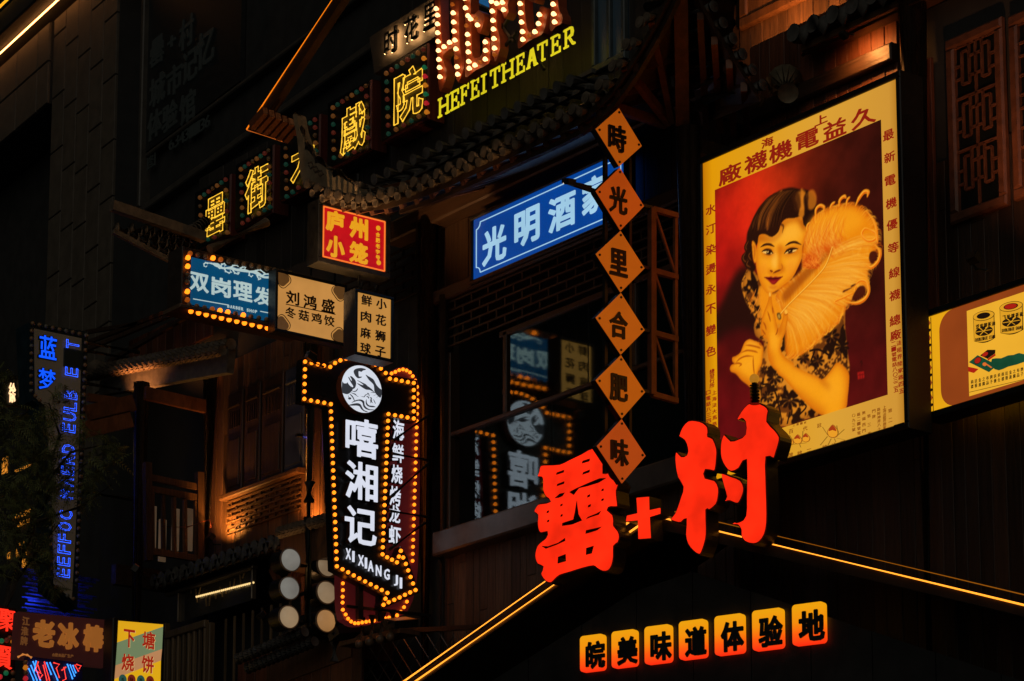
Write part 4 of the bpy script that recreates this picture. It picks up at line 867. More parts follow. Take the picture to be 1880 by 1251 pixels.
for k in range(240):     # loose wisps along the rim
    q = [(438,232),(462,178),(500,146),(560,122),(620,108),(680,124),(720,168),(744,225),(752,290),(742,350),(712,402),(706,450),(690,512),(640,540),(606,580),(588,620),(556,660),(500,702),(452,748),(400,786),(352,782)]
    i_ = nr.integers(1, len(q)-1); p_ = np.array(q[i_], float) + (np.array(q[i_+1]) - np.array(q[i_]))*nr.random(); c0 = np.array((560, 400.)); o_ = (p_ - c0)/np.hypot(*(p_ - c0)); tg = np.array([-o_[1], o_[0]])
    L_ = nr.uniform(14, 34); stroke(z3([p_ - o_*26, p_ - o_*4 + tg*4, p_ + o_*L_*.35 + tg*L_*.5, p_ + o_*L_*.2 + tg*L_]), nr.uniform(1.2, 3.2), (250, 170, 44) if k % 3 else (220, 104, 14), .5, 1.6)
stroke(z3(q0), 3.2, (255, 196, 84), .95, 1, False); stroke(z3(q0 + np.array([2.5, 2])), 1.6, (150, 70, 8), .6, 1, False)
for c_, w_ in [([(478,180),(478,135),(496,116),(514,124),(512,140)],11),([(540,130),(548,112),(562,100)],10),([(580,122),(584,92),(602,76),(612,84)],12),([(612,118),(616,92),(628,78)],9),([(652,118),(668,84),(690,56),(708,58),(704,78)],14),([(700,140),(730,180),(745,225),(738,262),(705,270),(680,244),(692,218),(716,222)],12),([(716,222),(742,240),(750,280)],13),([(738,290),(760,320),(752,360),(722,388),(700,376)],14),([(645,470),(672,446),(702,454),(710,496),(690,530),(652,546),(612,540)],14),([(655,470),(648,492),(668,500)],8),([(440,230),(440,205),(452,190)],9),([(600,560),(560,540),(600,520),(640,500)],8)]:
    w_ *= .8; stroke(z3(c_), w_, (246, 152, 26), .95, 2); stroke(z3([(a+2, b+3) for a, b in c_]), w_*.35, (222, 90, 8), .75, 1.5); stroke(z3([(a-1, b-2) for a, b in c_]), w_*.25, (255, 196, 80), .7, 1)
for q in [[(718,322),(742,318),(748,345),(725,372),(712,352)],[(662,478),(690,470),(697,498),(676,525),(636,532)],[(630,470),(655,460),(640,474)],[(600,490),(640,476),(600,498)]]: fill(z3(q), (66, 18, 10), 1.5, .95)
# hands and arms
SK = (247, 164, 24)
fill(za([(-40,560),(30,600),(100,640),(200,690),(310,735),(345,748),(400,690),(450,620),(480,596),(530,640),(572,700),(572,800),(562,900),(545,1012),(470,1035),(335,1066),(200,965),(100,860),(0,745),(-60,690)]), SK, 1.5)
am0 = mask(za([(-40,560),(30,600),(100,640),(200,690),(310,735),(345,748),(400,690),(450,620),(480,596),(530,640),(572,700),(572,800),(562,900),(545,1012),(470,1035),(335,1066),(200,965),(100,860),(0,745),(-60,690)]))
HD = [(372,480),(335,465),(318,430),(318,340),(340,250),(372,165),(383,110),(384,88),(396,84),(404,96),(412,170),(432,250),(446,330),(466,385),(492,330),(508,262),(512,234),(530,222),(544,240),(545,300),(535,360),(518,430),(494,490),(482,560),(520,630),(600,690),(520,720),(480,760),(420,720),(382,650),(372,560)]
fill(zh(HD), SK, 1.2); am = np.maximum(am0, mask(zh(HD))); rnd(am, 7, (190, 90, 8), .75); rnd(am, 18, (216, 112, 10), .5)
def ash(p_, c_, so_, a_): put(blur(mask(za(p_)), so_)*blur(am, 1), c_, a_)
ash([(320,745),(400,800),(412,850),(380,830),(330,780)], (186, 88, 10), 7, .8); ash([(300,1066),(200,970),(100,860),(150,860),(260,950),(380,1040)], (208, 110, 10), 12, .7)
ash([(480,600),(572,700),(570,860),(545,1010),(520,1010),(545,850),(530,700)], (214, 112, 10), 10, .65); ash([(420,700),(500,760),(500,900),(420,960),(360,880)], (252, 176, 40), 22, .6); ash([(40,640),(220,720),(300,780),(240,820),(80,730)], (252, 172, 36), 16, .6)
tm = mask(za([(268,690),(330,640),(400,590),(430,530),(470,490),(530,560),(572,590),(576,690),(545,650),(490,606),(450,615),(400,680),(345,745),(310,738)]))
put(blur(tm, 1), (206, 128, 38)); put(blur(tm*(vnoise(5) > .5), .5), (52, 22, 8), .9)
hd = am
def hsh(p_, c_, so_, a_, M=None): put(blur(mask(zh(p_)), so_)*blur(hd if M is None else M, .5), c_, a_)
hsh([(440,330),(466,390),(500,340),(495,430),(450,450)], (206, 104, 10), 6, .8); hsh([(380,560),(372,650),(420,720),(430,640),(400,560)], (214, 112, 10), 8, .6); hsh([(330,350),(372,300),(392,420),(350,470)], (210, 112, 12), 8, .5); hsh([(400,420),(460,440),(450,560),(410,560)], (253, 176, 44), 9, .6)
for c_ in [[(372,240),(388,290),(398,330)],[(335,330),(352,360),(362,400)],[(326,395),(342,420),(356,440)],[(460,380),(452,420),(440,440)],[(412,200),(420,260)]]: stroke(zh(c_), 4.5, (168, 74, 8), .85, 2)
fill(zh([(384,84),(397,82),(400,108),(388,116)]), (252, 190, 84), 1); fill(zh([(514,232),(534,224),(544,252),(522,266)]), (250, 184, 70), 1); stroke(zh([(512,262),(528,270),(545,258)]), 3, (170, 80, 10), .7, 1)
fill(zh([(452,258),(478,254),(488,300),(470,312),(456,290)]), (96, 66, 24), 1); fill(zh([(460,270),(474,268),(478,296),(466,298)]), (190, 150, 70), 1)
H2 = [(322,525),(305,506),(262,492),(215,478),(178,505),(158,550),(140,592),(100,622),(74,632),(76,668),(92,680),(62,700),(54,728),(66,752),(105,770),(150,822),(200,860),(238,884),(275,800),(300,730),(322,690),(332,600),(336,550)]
fill(zh(H2), SK, 1.2); h2 = mask(zh(H2)); rnd(h2, 5, (190, 88, 8), .8); rnd(h2, 12, (220, 120, 12), .5)
hsh([(60,740),(110,770),(160,830),(238,884),(250,840),(180,790),(110,740)], (204, 104, 10), 8, .7, h2); hsh([(180,500),(260,490),(300,520),(230,530)], (253, 180, 54), 7, .7, h2); hsh([(150,660),(240,640),(260,700),(190,760)], (252, 174, 40), 10, .6, h2)
for c_ in [[(185,528),(230,530),(292,545),(312,556)],[(150,590),(200,572),(262,580),(290,592)],[(105,672),(140,640),(190,620),(250,622)],[(80,690),(120,680),(150,690),(130,708)],[(250,620),(252,700),(262,790)],[(300,510),(322,530)]]: stroke(zh(c_), 4.5, (172, 78, 8), .85, 2)
stroke(zh([(285,500),(318,470),(338,440)]), 4, (90, 50, 16), .9, 1)
# seal and signature
fill(za([(648,690),(705,680),(710,740),(652,752)]), (172, 26, 22), 1, .9, 1)
for c_ in [[(660,715),(700,708)],[(670,700),(672,742)],[(690,702),(692,740)]]: stroke(za(c_), 3, (110, 14, 16), .9, 1, False)
stroke(za([(672,590),(690,605),(680,640)]), 3, (40, 12, 8), .7, 1); stroke(za([(690,580),(668,615)]), 2.5, (40, 12, 8), .7, 1)
IMG = IMG*np.array([1.0, .955, .8])
IMG = np.clip(IMG*(.99 + .025*(vnoise(3)[..., None]-.5)) , 0, 255)
sm_ = IMG.reshape(CH//2, 2, CW//2, 2, 3).mean((1, 3)); gh_, gw_ = sm_.shape[:2]
gx_, gz_ = np.meshgrid(np.linspace(px0, px1, gw_), np.linspace(pzt, pzb, gh_))
vv = np.stack([gx_, np.full_like(gx_, -.008), gz_], -1).reshape(-1, 3)
ii = np.arange(gh_*gw_).reshape(gh_, gw_); qd = np.stack([ii[1:, :-1], ii[1:, 1:], ii[:-1, 1:], ii[:-1, :-1]], -1).reshape(-1, 4)
me = bpy.data.meshes.new('portrait'); me.vertices.add(len(vv)); me.vertices.foreach_set('co', vv.ravel())
me.loops.add(len(qd)*4); me.loops.foreach_set('vertex_index', qd.ravel()); me.polygons.add(len(qd)); me.polygons.foreach_set('loop_start', np.arange(len(qd))*4)
me.update(calc_edges=True); ca = me.color_attributes.new('print', 'FLOAT_COLOR', 'POINT')
lc = np.where(sm_/255 <= .04045, sm_/255/12.92, ((sm_/255 + .055)/1.055)**2.4); ca.data.foreach_set('color', np.concatenate([lc, np.ones((gh_, gw_, 1))], -1).ravel())
me.materials.append(attr_mat('printed_portrait', 1.0)); o = bpy.data.objects.new('portrait', me); COL.objects.link(o); o.parent = s.e
# lettering of the poster
RP = emit('brick_red_poster_ink', (150, 28, 10), .85); BP = emit('brown_poster_ink', (150, 84, 18), .85)
for cc, (x, y, w, h) in zip('廠襪機電益久海上', [(1340,322,42,33),(1387,301,42,34),(1433,281,43,34),(1482,259,42,33),(1532,240,43,34),(1585,218,46,36),(1408.5,264.5,22,17),(1507,223,24,17)]):
    mb = MB(); s.ch(mb, cc, x, y - 3, w, h, .012, dep=.004, bold=.02); s.add('character', mb, RP)
for cc, y in zip('水汀染燙永不變色', [384.6,420.5,458,493.6,531,567.5,606,645]):
    mb = MB(); s.ch(mb, cc, 1304.5 + (y-384)*.002, y, 18, 18, .012, dep=.004, bold=.012); s.add('character', mb, RP)
for cc, x, y in zip('最新電機優等線襪總廠', [1630.8,1633,1634,1636,1637.4,1639.5,1641.6,1642.4,1643,1644], [248,288.6,331.4,373,412.5,455,500.6,542,588,615]):
    mb = MB(); s.ch(mb, cc, x, y, 20, 19, .012, dep=.004, bold=.014); s.add('character', mb, RP)
mb = MB()
for tx, a, b, w in [('總發行所', (1307,682), (1307,708), 9), ('口電話八三四', (1300,721), (1301,773), 8), ('上海法大馬路業', (1311,721), (1312,790), 8), ('法租界陸家路四五', (1650,630), (1655,718), 9), ('二一號電話八〇三二五', (1640,632), (1645,716), 8.5)]: s.row(mb, tx, a, b, w, w*.95, .012, dep=.004, bold=.005)
s.add('side_print', mb, RP); mb = MB()
for tx, a, b, w in [('第二廠', (1634,754), (1635,789), 7), ('上海法租界唐家灣', (1623.5,748), (1624,791), 6), ('路財神弄八十八', (1613,752), (1614,795), 6), ('門牌', (1604,755), (1604,765), 6), ('第三廠', (1595,764), (1596,796), 6), ('無錫西門外', (1585.6,758), (1586,802), 6), ('橋二一號電話', (1576,761), (1577,804), 6), ('〇九三號', (1567,763), (1567,789), 6), ('三桃牌', (1485,829), (1451,836), 9), ('一桃牌', (1547,814), (1514,822), 9), ('百代', (1452,792), (1478,787), 8), ('註', (1504,781), (1504,781), 8), ('三種一家', (1457,781), (1478,776), 4)]: s.row(mb, tx, a, b, w, w, .012, dep=.004)
s.add('caption_print', mb, BP)
def peach(c, r, h):
    q = [(c[0], c[1]-h*1.05), (c[0]+r*.55, c[1]-h*.6), (c[0]+r, c[1]), (c[0]+r*.75, c[1]+h*.7), (c[0], c[1]+h*.95), (c[0]-r*.75, c[1]+h*.7), (c[0]-r, c[1]), (c[0]-r*.55, c[1]-h*.6)]
    s.add('peach_outline', MB().prism(s.P(smooth_loop([(c[0] + (a-c[0])*1.16, c[1] + (b-c[1])*1.13) for a, b in q], 2)), -.010, -.005), emit('peach_brown_ink', (158, 88, 22), .9))
    s.add('peach_print', MB().prism(s.P(smooth_loop(q, 2)), -.012, -.0105), emit('peach_yellow_ink', (238, 158, 36), .95))
    q = [(c[0], c[1]-h*1.05), (c[0]+r*.6, c[1]-h*.5), (c[0]+r*.75, c[1]-h*.05), (c[0], c[1]-h*.25), (c[0]-r*.75, c[1]-h*.05), (c[0]-r*.6, c[1]-h*.5)]
    s.add('peach_blush', MB().prism(s.P(smooth_loop(q, 2)), -.015, -.0125), emit('peach_red_ink', (172, 58, 16), .9))
peach((1530.5, 793), 9, 11); peach((1466, 807.5), 7, 8); peach((1481, 804.5), 6.5, 7.5); peach((1452, 812), 5.5, 6)
mb = MB()
for a, b in [((1521,802),(1508,818)),((1522,800),(1512,785)),((1540,800),(1552,789)),((1541,799),(1538,782)),((1538,805),(1552,808)),((1528,806),(1522,818)),((1534,806),(1536,812)),((1455,817),(1482,814)),((1470,816),(1472,822)),((1475,808),(1476,792)),((1457,808),(1451,799))]: mb.beam(*[(p[0], -.012, p[1]) for p in s.P([a, b])], .009, .003)
s.add('leaf_print', mb, emit('olive_ink', (150, 104, 26), .9))
# ================================================================ GABLE PORCH with red characters
PG = planeV(-4200, hit(1190, 950, planeY(-.65)))
PGF = PG
z1_ = lambda p: Z(p, 960, 740, .2877)
s = Sign('entrance_porch', 'dark gabled entrance porch outlined with yellow light strips', 'porch', PG, (1185, 1251))
ap = s.p(1184, 946); L_ = s.p(744, 1255); Rr = s.p(1900, 1116)
sl = (ap[1]-L_[1])/(ap[0]-L_[0]); sr = (ap[1]-Rr[1])/(Rr[0]-ap[0]); xl = L_[0] - 1.6; xr = Rr[0] + 2.2
zl_ = lambda x: ap[1] - sl*(ap[0]-x); zr_ = lambda x: ap[1] - sr*(x-ap[0])
gz = -s.O[2]; TK = .10
mb = MB(); mb.prism([(xl, zl_(xl)), ap, (ap[0], ap[1]-TK), (xl, zl_(xl)-TK)], -.0, .06); mb.prism([ap, (xr, zr_(xr)), (xr, zr_(xr)-TK*.9), (ap[0], ap[1]-TK)], -.002, .058)
SOFF = paint('dark_glossy_soffit', (.045, .028, .018), .32, 0, .35, 3, .08)
s.add('fascia', mb, SOFF)
mb = MB(); D1 = 1.15
for (xa, za_, xb, zb_) in [(xl, zl_(xl), ap[0], ap[1]), (ap[0], ap[1], xr, zr_(xr))]:
    e = 0 if xa == xl else .004
    mb.add([(xa, .061, za_ - .02), (xb, .061, zb_ - .02), (xb, D1, zb_ - .02), (xa, D1, za_ - .02), (xa, .061, za_ - TK + e), (xb, .061, zb_ - TK + e), (xb, D1, zb_ - TK + e), (xa, D1, za_ - TK + e)], [(0, 1, 2, 3), (7, 6, 5, 4), (0, 4, 5, 1), (1, 5, 6, 2), (2, 6, 7, 3), (3, 7, 4, 0)])
s.add('roof_slab', mb, SOFF)
STRIP = bulbmat('yellow_light_strip', (1.9, .60, .05)); STRIPD = emit('faint_amber_strip', (150, 84, 10), .8)
def strip(n, a, b, d, r, m):
    mb = MB(); mb.tube([(p[0], -d, p[1]) for p in s.P([a, b])], r, 6); s.add(n, mb, m)
strip('light_strip', (700, 1282), (1172, 948), .012, .010, STRIP); strip('light_strip', (716, 1285), (1190, 955), .012, .010, STRIP)
strip('light_strip', (1190, 955-.0), (1181, 944), .012, .010, STRIP)
strip('light_strip', (1186, 943.5), (1900, 1116), .012, .010, STRIP); strip('light_strip', (1240, 940), (1900, 1097), .008, .006, STRIPD)
# porch walls down to the ground
mb = MB()
for x in (xl + .5, xr - .5): mb.bbox(x-.18, x+.18, .2, .56, gz, min(zl_(x), zr_(x)) - TK, .02)
s.add('post', mb, TIMBER)
RED = emit('red_acrylic_face', (255, 42, 14), 1.05, .25, 3.2, base=(.2, .02, .01))
SIDE = paint('black_letter_return', (.03, .022, .018), .4, .2, .3, 8)
LUO = [(118,398),(165,392),(240,388),(300,360),(380,322),(455,285),(500,345),(560,468),(585,485),(612,520),(600,560),(603,610),(605,665),(560,668),(540,680),(575,710),(583,755),(582,780),(610,815),(620,855),(608,895),(582,915),(582,980),(570,1040),(545,1075),(510,1080),(475,1060),(450,1045),(380,1060),(300,1085),(235,1105),(205,1130),(180,1153),(150,1145),(122,1110),(118,1085),(132,1050),(98,1035),(82,1000),(80,960),(95,910),(125,880),(150,860),(160,825),(115,835),(98,800),(95,760),(98,720),(78,705),(75,685),(100,645),(135,638),(180,628),(150,605),(130,560),(130,510),(125,480),(95,475),(105,440)]
HOL = [[(212,460),(216,447),(270,428),(266,443)],[(375,388),(382,372),(435,355),(430,372)],[(215,533),(220,520),(272,500),(268,515)],[(378,460),(385,445),(435,425),(430,442)],[(297,570),(345,545),(420,512),(490,484),(540,479),(490,508),(420,530),(365,543),(343,568),(330,588)],[(200,611),(235,582),(275,573),(258,594),(235,604)],[(348,606),(342,640),(333,700),(322,746),(252,769),(250,785),(320,775),(382,750),(360,715),(352,660)],[(238,662),(241,650),(260,643),(257,655)],[(150,706),(155,692),(174,685),(170,699)],[(240,729),(243,715),(260,710),(257,723)],[(153,764),(158,750),(175,745),(172,758)],[(410,606),(413,592),(435,582),(433,597)],[(500,563),(505,552),(522,548),(520,560)],[(414,669),(418,655),(440,645),(437,661)],[(500,628),(503,615),(522,610),(520,622)],[(398,745),(415,730),(470,708),(510,685),(490,712),(440,728)],[(400,836),(403,815),(450,805),(515,790),(480,812),(430,828)],[(118,915),(160,918),(225,895),(275,860),(275,880),(220,905),(150,930)],[(222,1026),(225,985),(278,965),(280,1010)],[(403,971),(405,928),(458,912),(445,960)]]
MU = [(1000,205),(1020,155),(1060,112),(1110,110),(1150,122),(1180,150),(1185,190),(1182,210),(1215,225),(1240,290),(1240,350),(1232,420),(1215,440),(1165,430),(1165,475),(1225,490),(1252,540),(1250,600),(1235,650),(1190,688),(1172,680),(1175,800),(1170,870),(1145,950),(1125,972),(1090,950),(1055,905),(1040,840),(1045,740),(1010,768),(975,765),(942,745),(975,700),(1010,600),(1025,540),(990,480),(975,400),(973,340),(985,310),(1015,340),(1050,330),(1052,290),(1035,245),(1000,222)]
CUN = [(1368,108),(1395,55),(1440,5),(1490,-5),(1545,15),(1570,50),(1560,115),(1610,170),(1640,215),(1635,260),(1620,310),(1600,358),(1555,345),(1555,480),(1560,640),(1560,760),(1545,840),(1510,890),(1470,905),(1420,890),(1395,850),(1395,815),(1375,785),(1338,768),(1390,755),(1425,720),(1428,600),(1428,360),(1380,420),(1330,443),(1295,415),(1268,360),(1262,300),(1268,240),(1290,200),(1330,240),(1380,228),(1422,200),(1422,125),(1395,105)]
DOT = [(1268,450),(1330,465),(1390,490),(1413,540),(1405,590),(1380,640),(1355,645),(1320,630),(1288,632),(1302,600),(1285,540)]
PLUS = [(728,605),(808,597),(810,684),(880,668),(880,710),(813,730),(820,865),(740,872),(737,752),(662,760),(668,718),(734,704)]
LB = {'罍': ('罍', [LUO], HOL, (1065, 1062), 'huge red glowing character 罍 on the left slope of the gable', .16), '+': ('+', [PLUS], [], (1175, 990), 'red glowing plus sign at the gable apex', .16), '村': ('村', [MU, CUN, DOT], [], (1330, 1015), 'huge red glowing character 村 on the right slope of the gable', .16)}
for c_, (nm, polys, holes, og, lab, dp) in LB.items():
    q = Sign('channel_letter', lab, 'channel letter', PG, og, 'red channel letters on the porch gable')
    sm = 1 if c_ == '+' else 2; D = .19
    big = lambda P_, k: P_
    for poly in polys:
        lo = [q.P(smooth_loop(z1_(poly), sm), D)] + [q.P(z1_(h), D) for h in holes]
        v, f = loops_mesh(lo, -D, -D + dp); body = q.add('return', MB().add(v, f), SIDE)
        # face plate inset from the black return edge
        ctr = np.array(lo[0]); area = .5*np.sum(ctr[:, 0]*np.roll(ctr[:, 1], -1) - np.roll(ctr[:, 0], -1)*ctr[:, 1]); sg = 1 if area > 0 else -1
        def inset(L, r, sg):
            L = np.array(L); a = np.roll(L, 1, 0); b = np.roll(L, -1, 0); d = b - a; d /= np.linalg.norm(d, axis=1)[:, None] + 1e-9
            return [tuple(p) for p in L + np.stack([-d[:, 1], d[:, 0]], 1)*r*sg]
        fl = [inset(lo[0], .006 if c_ == '+' else .014, sg)]
        for h in lo[1:]:
            hh = np.array(h); ar = .5*np.sum(hh[:, 0]*np.roll(hh[:, 1], -1) - np.roll(hh[:, 0], -1)*hh[:, 1]); fl.append(inset(h, .004, -1 if ar > 0 else 1))
        v, f = loops_mesh(fl, -D - .012, -D - .001); q.add('lit_face', MB().add(v, f), RED, body)
    mb = MB()
    for a in ({'罍': [(1020, 1000), (1100, 960)], '+': [(1175, 950)], '村': [(1290, 960), (1390, 960)]}[c_]):
        p_ = q.p(*a); mb.tube([(p_[0], -.03, p_[1]-.02), (p_[0], -.05, p_[1])], .03, 6); mb.tube([(p_[0], -.05, p_[1]), (p_[0], 0, p_[1])], .03, 6)
    q.add('mount', mb, IRON)
# ---- seven glowing tiles under the gable
PTI = planeV(-6650, hit(1300, 1140, planeY(-.2)))
b7 = lambda p: Z(p, 1050, 1090, .26064)
TI = [('皖', (80,306), (247,291), (243,546), (82,558), 'leftmost'), ('美', (302,276), (475,257), (470,514), (304,534), 'second from the left'), ('味', (534,242), (716,222), (714,488), (536,506), 'third from the left'),
      ('道', (778,205), (964,184), (960,456), (776,474), 'the middle one'), ('体', (1028,168), (1228,145), (1226,424), (1028,443), 'third from the right'), ('验', (1292,130), (1502,105), (1502,388), (1294,412), 'second from the right'), ('地', (1572,88), (1798,62), (1798,352), (1576,374), 'rightmost')]
TM = None
for cc, tl, tr, br, bl, wh in TI:
    q = Sign('glowing_tile', 'orange glowing tile with black character %s, %s of the seven' % (cc, wh), 'light tile', PTI, b7([((bl[0]+br[0])/2, (bl[1]+br[1])/2)])[0], 'row of glowing tiles under the gable')
    P_ = q.P(b7([tl, tr, br, bl])); x0 = (P_[0][0]+P_[3][0])/2; x1 = (P_[1][0]+P_[2][0])/2; zt = (P_[0][1]+P_[1][1])/2; zb = (P_[2][1]+P_[3][1])/2; r_ = .035
    rr = []
    for (ax, az, t0) in [(x1-r_, zt-r_, 0), (x0+r_, zt-r_, pi/2), (x0+r_, zb+r_, pi), (x1-r_, zb+r_, 1.5*pi)]: rr += [(ax + r_*cos(t0+t), az + r_*sin(t0+t)) for t in np.linspace(0, pi/2, 6)]
    if TM is None: TM = glow2('yellow_to_red_tile_face', [(0, (255, 48, 14)), (.3, (255, 92, 10)), (.62, (245, 142, 8)), (1, (238, 160, 10))], 2, zb, zt, 1.0)
    q.add('tile_face', MB().prism(rr, -.06, -.0), TM)
    cx_, cy_ = (tl[0]+tr[0]+br[0]+bl[0])/4, (tl[1]+tr[1]+br[1]+bl[1])/4 + 6; c_ = b7([(cx_, cy_)])[0]; ww = (tr[0]-tl[0])*.26*.82; hh = (bl[1]-tl[1])*.26*.78
    mb = MB(); q.ch(mb, cc, c_[0], c_[1], ww, hh, .075, dep=.014, bold=.042); q.add('character', mb, BLACK)
q = Sign('porch_wall', 'dark panelled wall under the gable carrying the row of glowing tiles', 'wall', PTI, (1300, 1251))
gz2 = -q.O[2]; a0 = q.p(690, 1200)[0]; a1 = q.p(2050, 1150)[0]
zt_ = lambda x: q.p(*(1184, 1000))[1]
mb = MB(); xa = a0; PW = paint('dark_porch_panel', (.012, .011, .010), .4, 0, .3, 4, .05)
apx = q.p(1240, 1040); 
while xa < a1:
    xb = min(xa + .6, a1); h0 = apx[1] - .42*abs(xa - apx[0]); h1 = apx[1] - .42*abs(xb - apx[0]); mb.prism([(xa+.004, gz2), (xb-.004, gz2), (xb-.004, h1), (xa+.004, h0)], .0, .05); xa = xb
q.add('panel', mb, PW)
# ---- can lightbox at the right edge
s = Sign('picture_lightbox', 'wide yellow lightbox with brown band and drawings of tins, cut by the right edge', 'lightbox', planeY(.35), (1790, 740))
c4 = lambda p: Z(p, 1690, 510, .20784)
x0 = s.p(*c4([(68,352)])[0])[0]; zt = s.p(*c4([(68,352)])[0])[1]; zb = s.p(*c4([(95,1192)])[0])[1]; x1 = s.p(2150, 600)[0]
s.add('lit_panel', MB().box(x0, x1, -.004, .03, zb, zt), emit('yellow_acrylic', (234, 166, 18), .98, .1, 1.4))
mb = MB(); t = .06
for a in [(x0-t, x1+t, -.03, .2, zt, zt+t), (x0-t, x1+t, -.03, .2, zb-t, zb), (x0-t, x0, -.03, .2, zb, zt), (x1, x1+t, -.03, .2, zb, zt)]: mb.bbox(*a, .008)
s.add('frame', mb, BLACK)
BR = emit('terracotta_print', (150, 66, 20), .9, .12, 2)
ax = s.p(*c4([(170,450)])[0])[0]; rr = (zt - zb)*.19; bt, bb_ = zt - .001, zb + .001
q = [(x1, bb_), (x1, bt)] + [(ax + rr*1.0 - rr*1.0*sin(t_), bt - rr + rr*cos(t_)) for t_ in np.linspace(0, pi/2, 9)] + [(ax + rr - rr*cos(t_), bb_ + rr - rr*sin(t_)) for t_ in np.linspace(0, pi/2, 9)]
s.add('brown_band', MB().prism(q, -.007, -.0045), BR)
wx = s.p(*c4([(415,300)])[0])[0]; wz1 = s.p(*c4([(415,297)])[0])[1]; wz0 = s.p(*c4([(437,1050)])[0])[1]
s.add('picture_field', MB().box(wx, x1, -.0095, -.0072, wz0, wz1), emit('pale_yellow_print', (236, 172, 44), 1.0, .06))
INK2 = emit('dark_print_ink', (34, 16, 8), .6); YE = emit('yellow_tin_print', (226, 160, 34), .95); RD = emit('red_print', (176, 30, 14), .9); GR = emit('green_print', (22, 74, 48), .9, .2, 6)
def fl(nm, poly, m, d0, sm=1): s.add(nm, MB().prism(s.P(smooth_loop(c4(poly), sm) if sm > 1 else c4(poly)), -d0, -d0 + .0015), m)
def ell(cx, cy, rx, ry, sk, n=20): return [(cx + rx*cos(t_), cy + ry*sin(t_) + sk*rx*cos(t_)) for t_ in np.linspace(0, 2*pi, n+1)[:-1]]
for cx_, tp, w_, h_, lid, w1, w2 in [(570, 340, 96, 225, INK2, '双斧牌茶油', 'DOUBLE-AXE STAIN'), (812, 258, 104, 235, RD, '飞轮牌茶磁', 'DOUBLE-AXE ENAMEL')]:
    sk = -.16
    fl('tin_body', [(cx_-w_, tp+25), (cx_-w_+8, tp+h_)] + [(cx_-w_*.85+1.85*w_*k/8, tp+h_+22*sin(pi*k/8)*1.2 - .16*(1.85*w_*k/8)) for k in range(1, 8)] + [(cx_+w_, tp+h_-30), (cx_+w_-6, tp-18)], INK2, .0125)
    fl('tin_side', [(cx_-w_+5, tp+30), (cx_-w_+12, tp+h_-4)] + [(cx_-w_*.85+1.8*w_*k/8+2, tp+h_+14*sin(pi*k/8)*1.2 - .16*(1.85*w_*k/8)) for k in range(1, 8)] + [(cx_+w_-6, tp+h_-38), (cx_+w_-11, tp-8)], YE, .0145)
    fl('tin_rim', ell(cx_, tp, w_, 44, sk), INK2, .0165); fl('tin_lid', ell(cx_, tp, w_-5, 39, sk), YE, .0185); fl('tin_lid_ring', ell(cx_, tp, w_*.62, 27, sk), INK2, .0205); fl('tin_lid_centre', ell(cx_, tp, w_*.52, 22, sk), lid, .0225)
    fl('tin_badge', ell(cx_+3, tp+135, w_*.8, 42, sk), INK2, .0165)
    mb = MB(); s.row(mb, w1, c4([(cx_-w_*.7, tp+94)])[0], c4([(cx_+w_*.75, tp+64)])[0], 6.2, 8, .02, dep=.004, bold=.02)
    t2 = w2; s.row(mb, t2, c4([(cx_-w_*.86, tp+210)])[0], c4([(cx_+w_*.86, tp+180)])[0], 1.9, 6, .02, dep=.004, bold=.012); s.add('tin_print', mb, INK2)
    mb = MB()
    for a, b in [((cx_-32, tp+112), (cx_+36, tp+162)), ((cx_+36, tp+98), (cx_-30, tp+172))]: mb.beam(*[(p[0], -.0185, p[1]) for p in s.P(c4([a, b]))], .008, .003)
    for a, b in [((cx_-38, tp+106), (cx_-18, tp+118)), ((cx_+22, tp+110), (cx_+42, tp+96))]: mb.beam(*[(p[0], -.019, p[1]) for p in s.P(c4([a, b]))], .02, .003)
    mb.beam(*[(p[0], -.0188, p[1]) for p in s.P(c4([(cx_-w_*.7, tp+146), (cx_+w_*.75, tp+122)]))], .010, .003)
    s.add('axe_print', mb, YE)
fl('sock_box', [(535,690),(600,640),(670,640),(668,670),(600,720)], INK2, .0125); fl('sock_box_side', [(600,722),(668,672),(672,690),(606,735)], RD, .0125); fl('sock_box_side', [(430,790),(480,800),(520,810),(480,845),(432,832)], RD, .0125)
fl('box_label', ell(580,680,26,18,-.4), RD, .0145)
fl('sock_print', [(640,720),(720,715),(780,690),(830,685),(880,668),(930,680),(990,660),(990,740),(930,745),(860,770),(780,790),(700,822),(640,790)], GR, .0125, 2)
fl('folded_sock', [(438,750),(515,688),(690,775),(615,838)], GR, .0150); fl('sock_emblem', ell(518,735,32,30,-.3), INK2, .017); fl('sock_emblem_ring', ell(518,735,27,25,-.3), RD, .0185); fl('sock_motif', ell(578,768,18,16,0), emit('orange_print', (226, 110, 40), .95), .017); fl('sock_motif', [(590,770),(600,765),(645,795),(635,803)], emit('orange_print2', (226, 110, 40), .95), .018)
mb = MB()
for k, q in enumerate(along(((455,940),(895,830),14))):
    for j in range(2 if k else 2): p_ = c4([(q[0], q[1] - 20 + j*42)])[0]; s.ch(mb, '商標註冊金邊之織布品牌子良優美全'[(k*2+j) % 16], p_[0], p_[1], 4.6, 7, .013, dep=.003)
s.add('caption_print', mb, INK2)
mb = MB(); mb.beam(*[(p[0], -.011, p[1]) for p in s.P(c4([(440,1015),(930,900)]))], .006, .003); mb.beam(*[(p[0], -.006, p[1]) for p in s.P(c4([(95,352),(118,1185)]))], .006, .003)
for k in range(6): q = (84 + k*4, 465 + k*132); a, b = s.p(*c4([q])[0]); mb.prism([(a + .014*cos(t_), b + .014*sin(t_)) for t_ in np.linspace(0, 2*pi, 11)[:-1]], -.0065, -.0045)
s.add('edge_line', mb, INK2)
mb = MB()
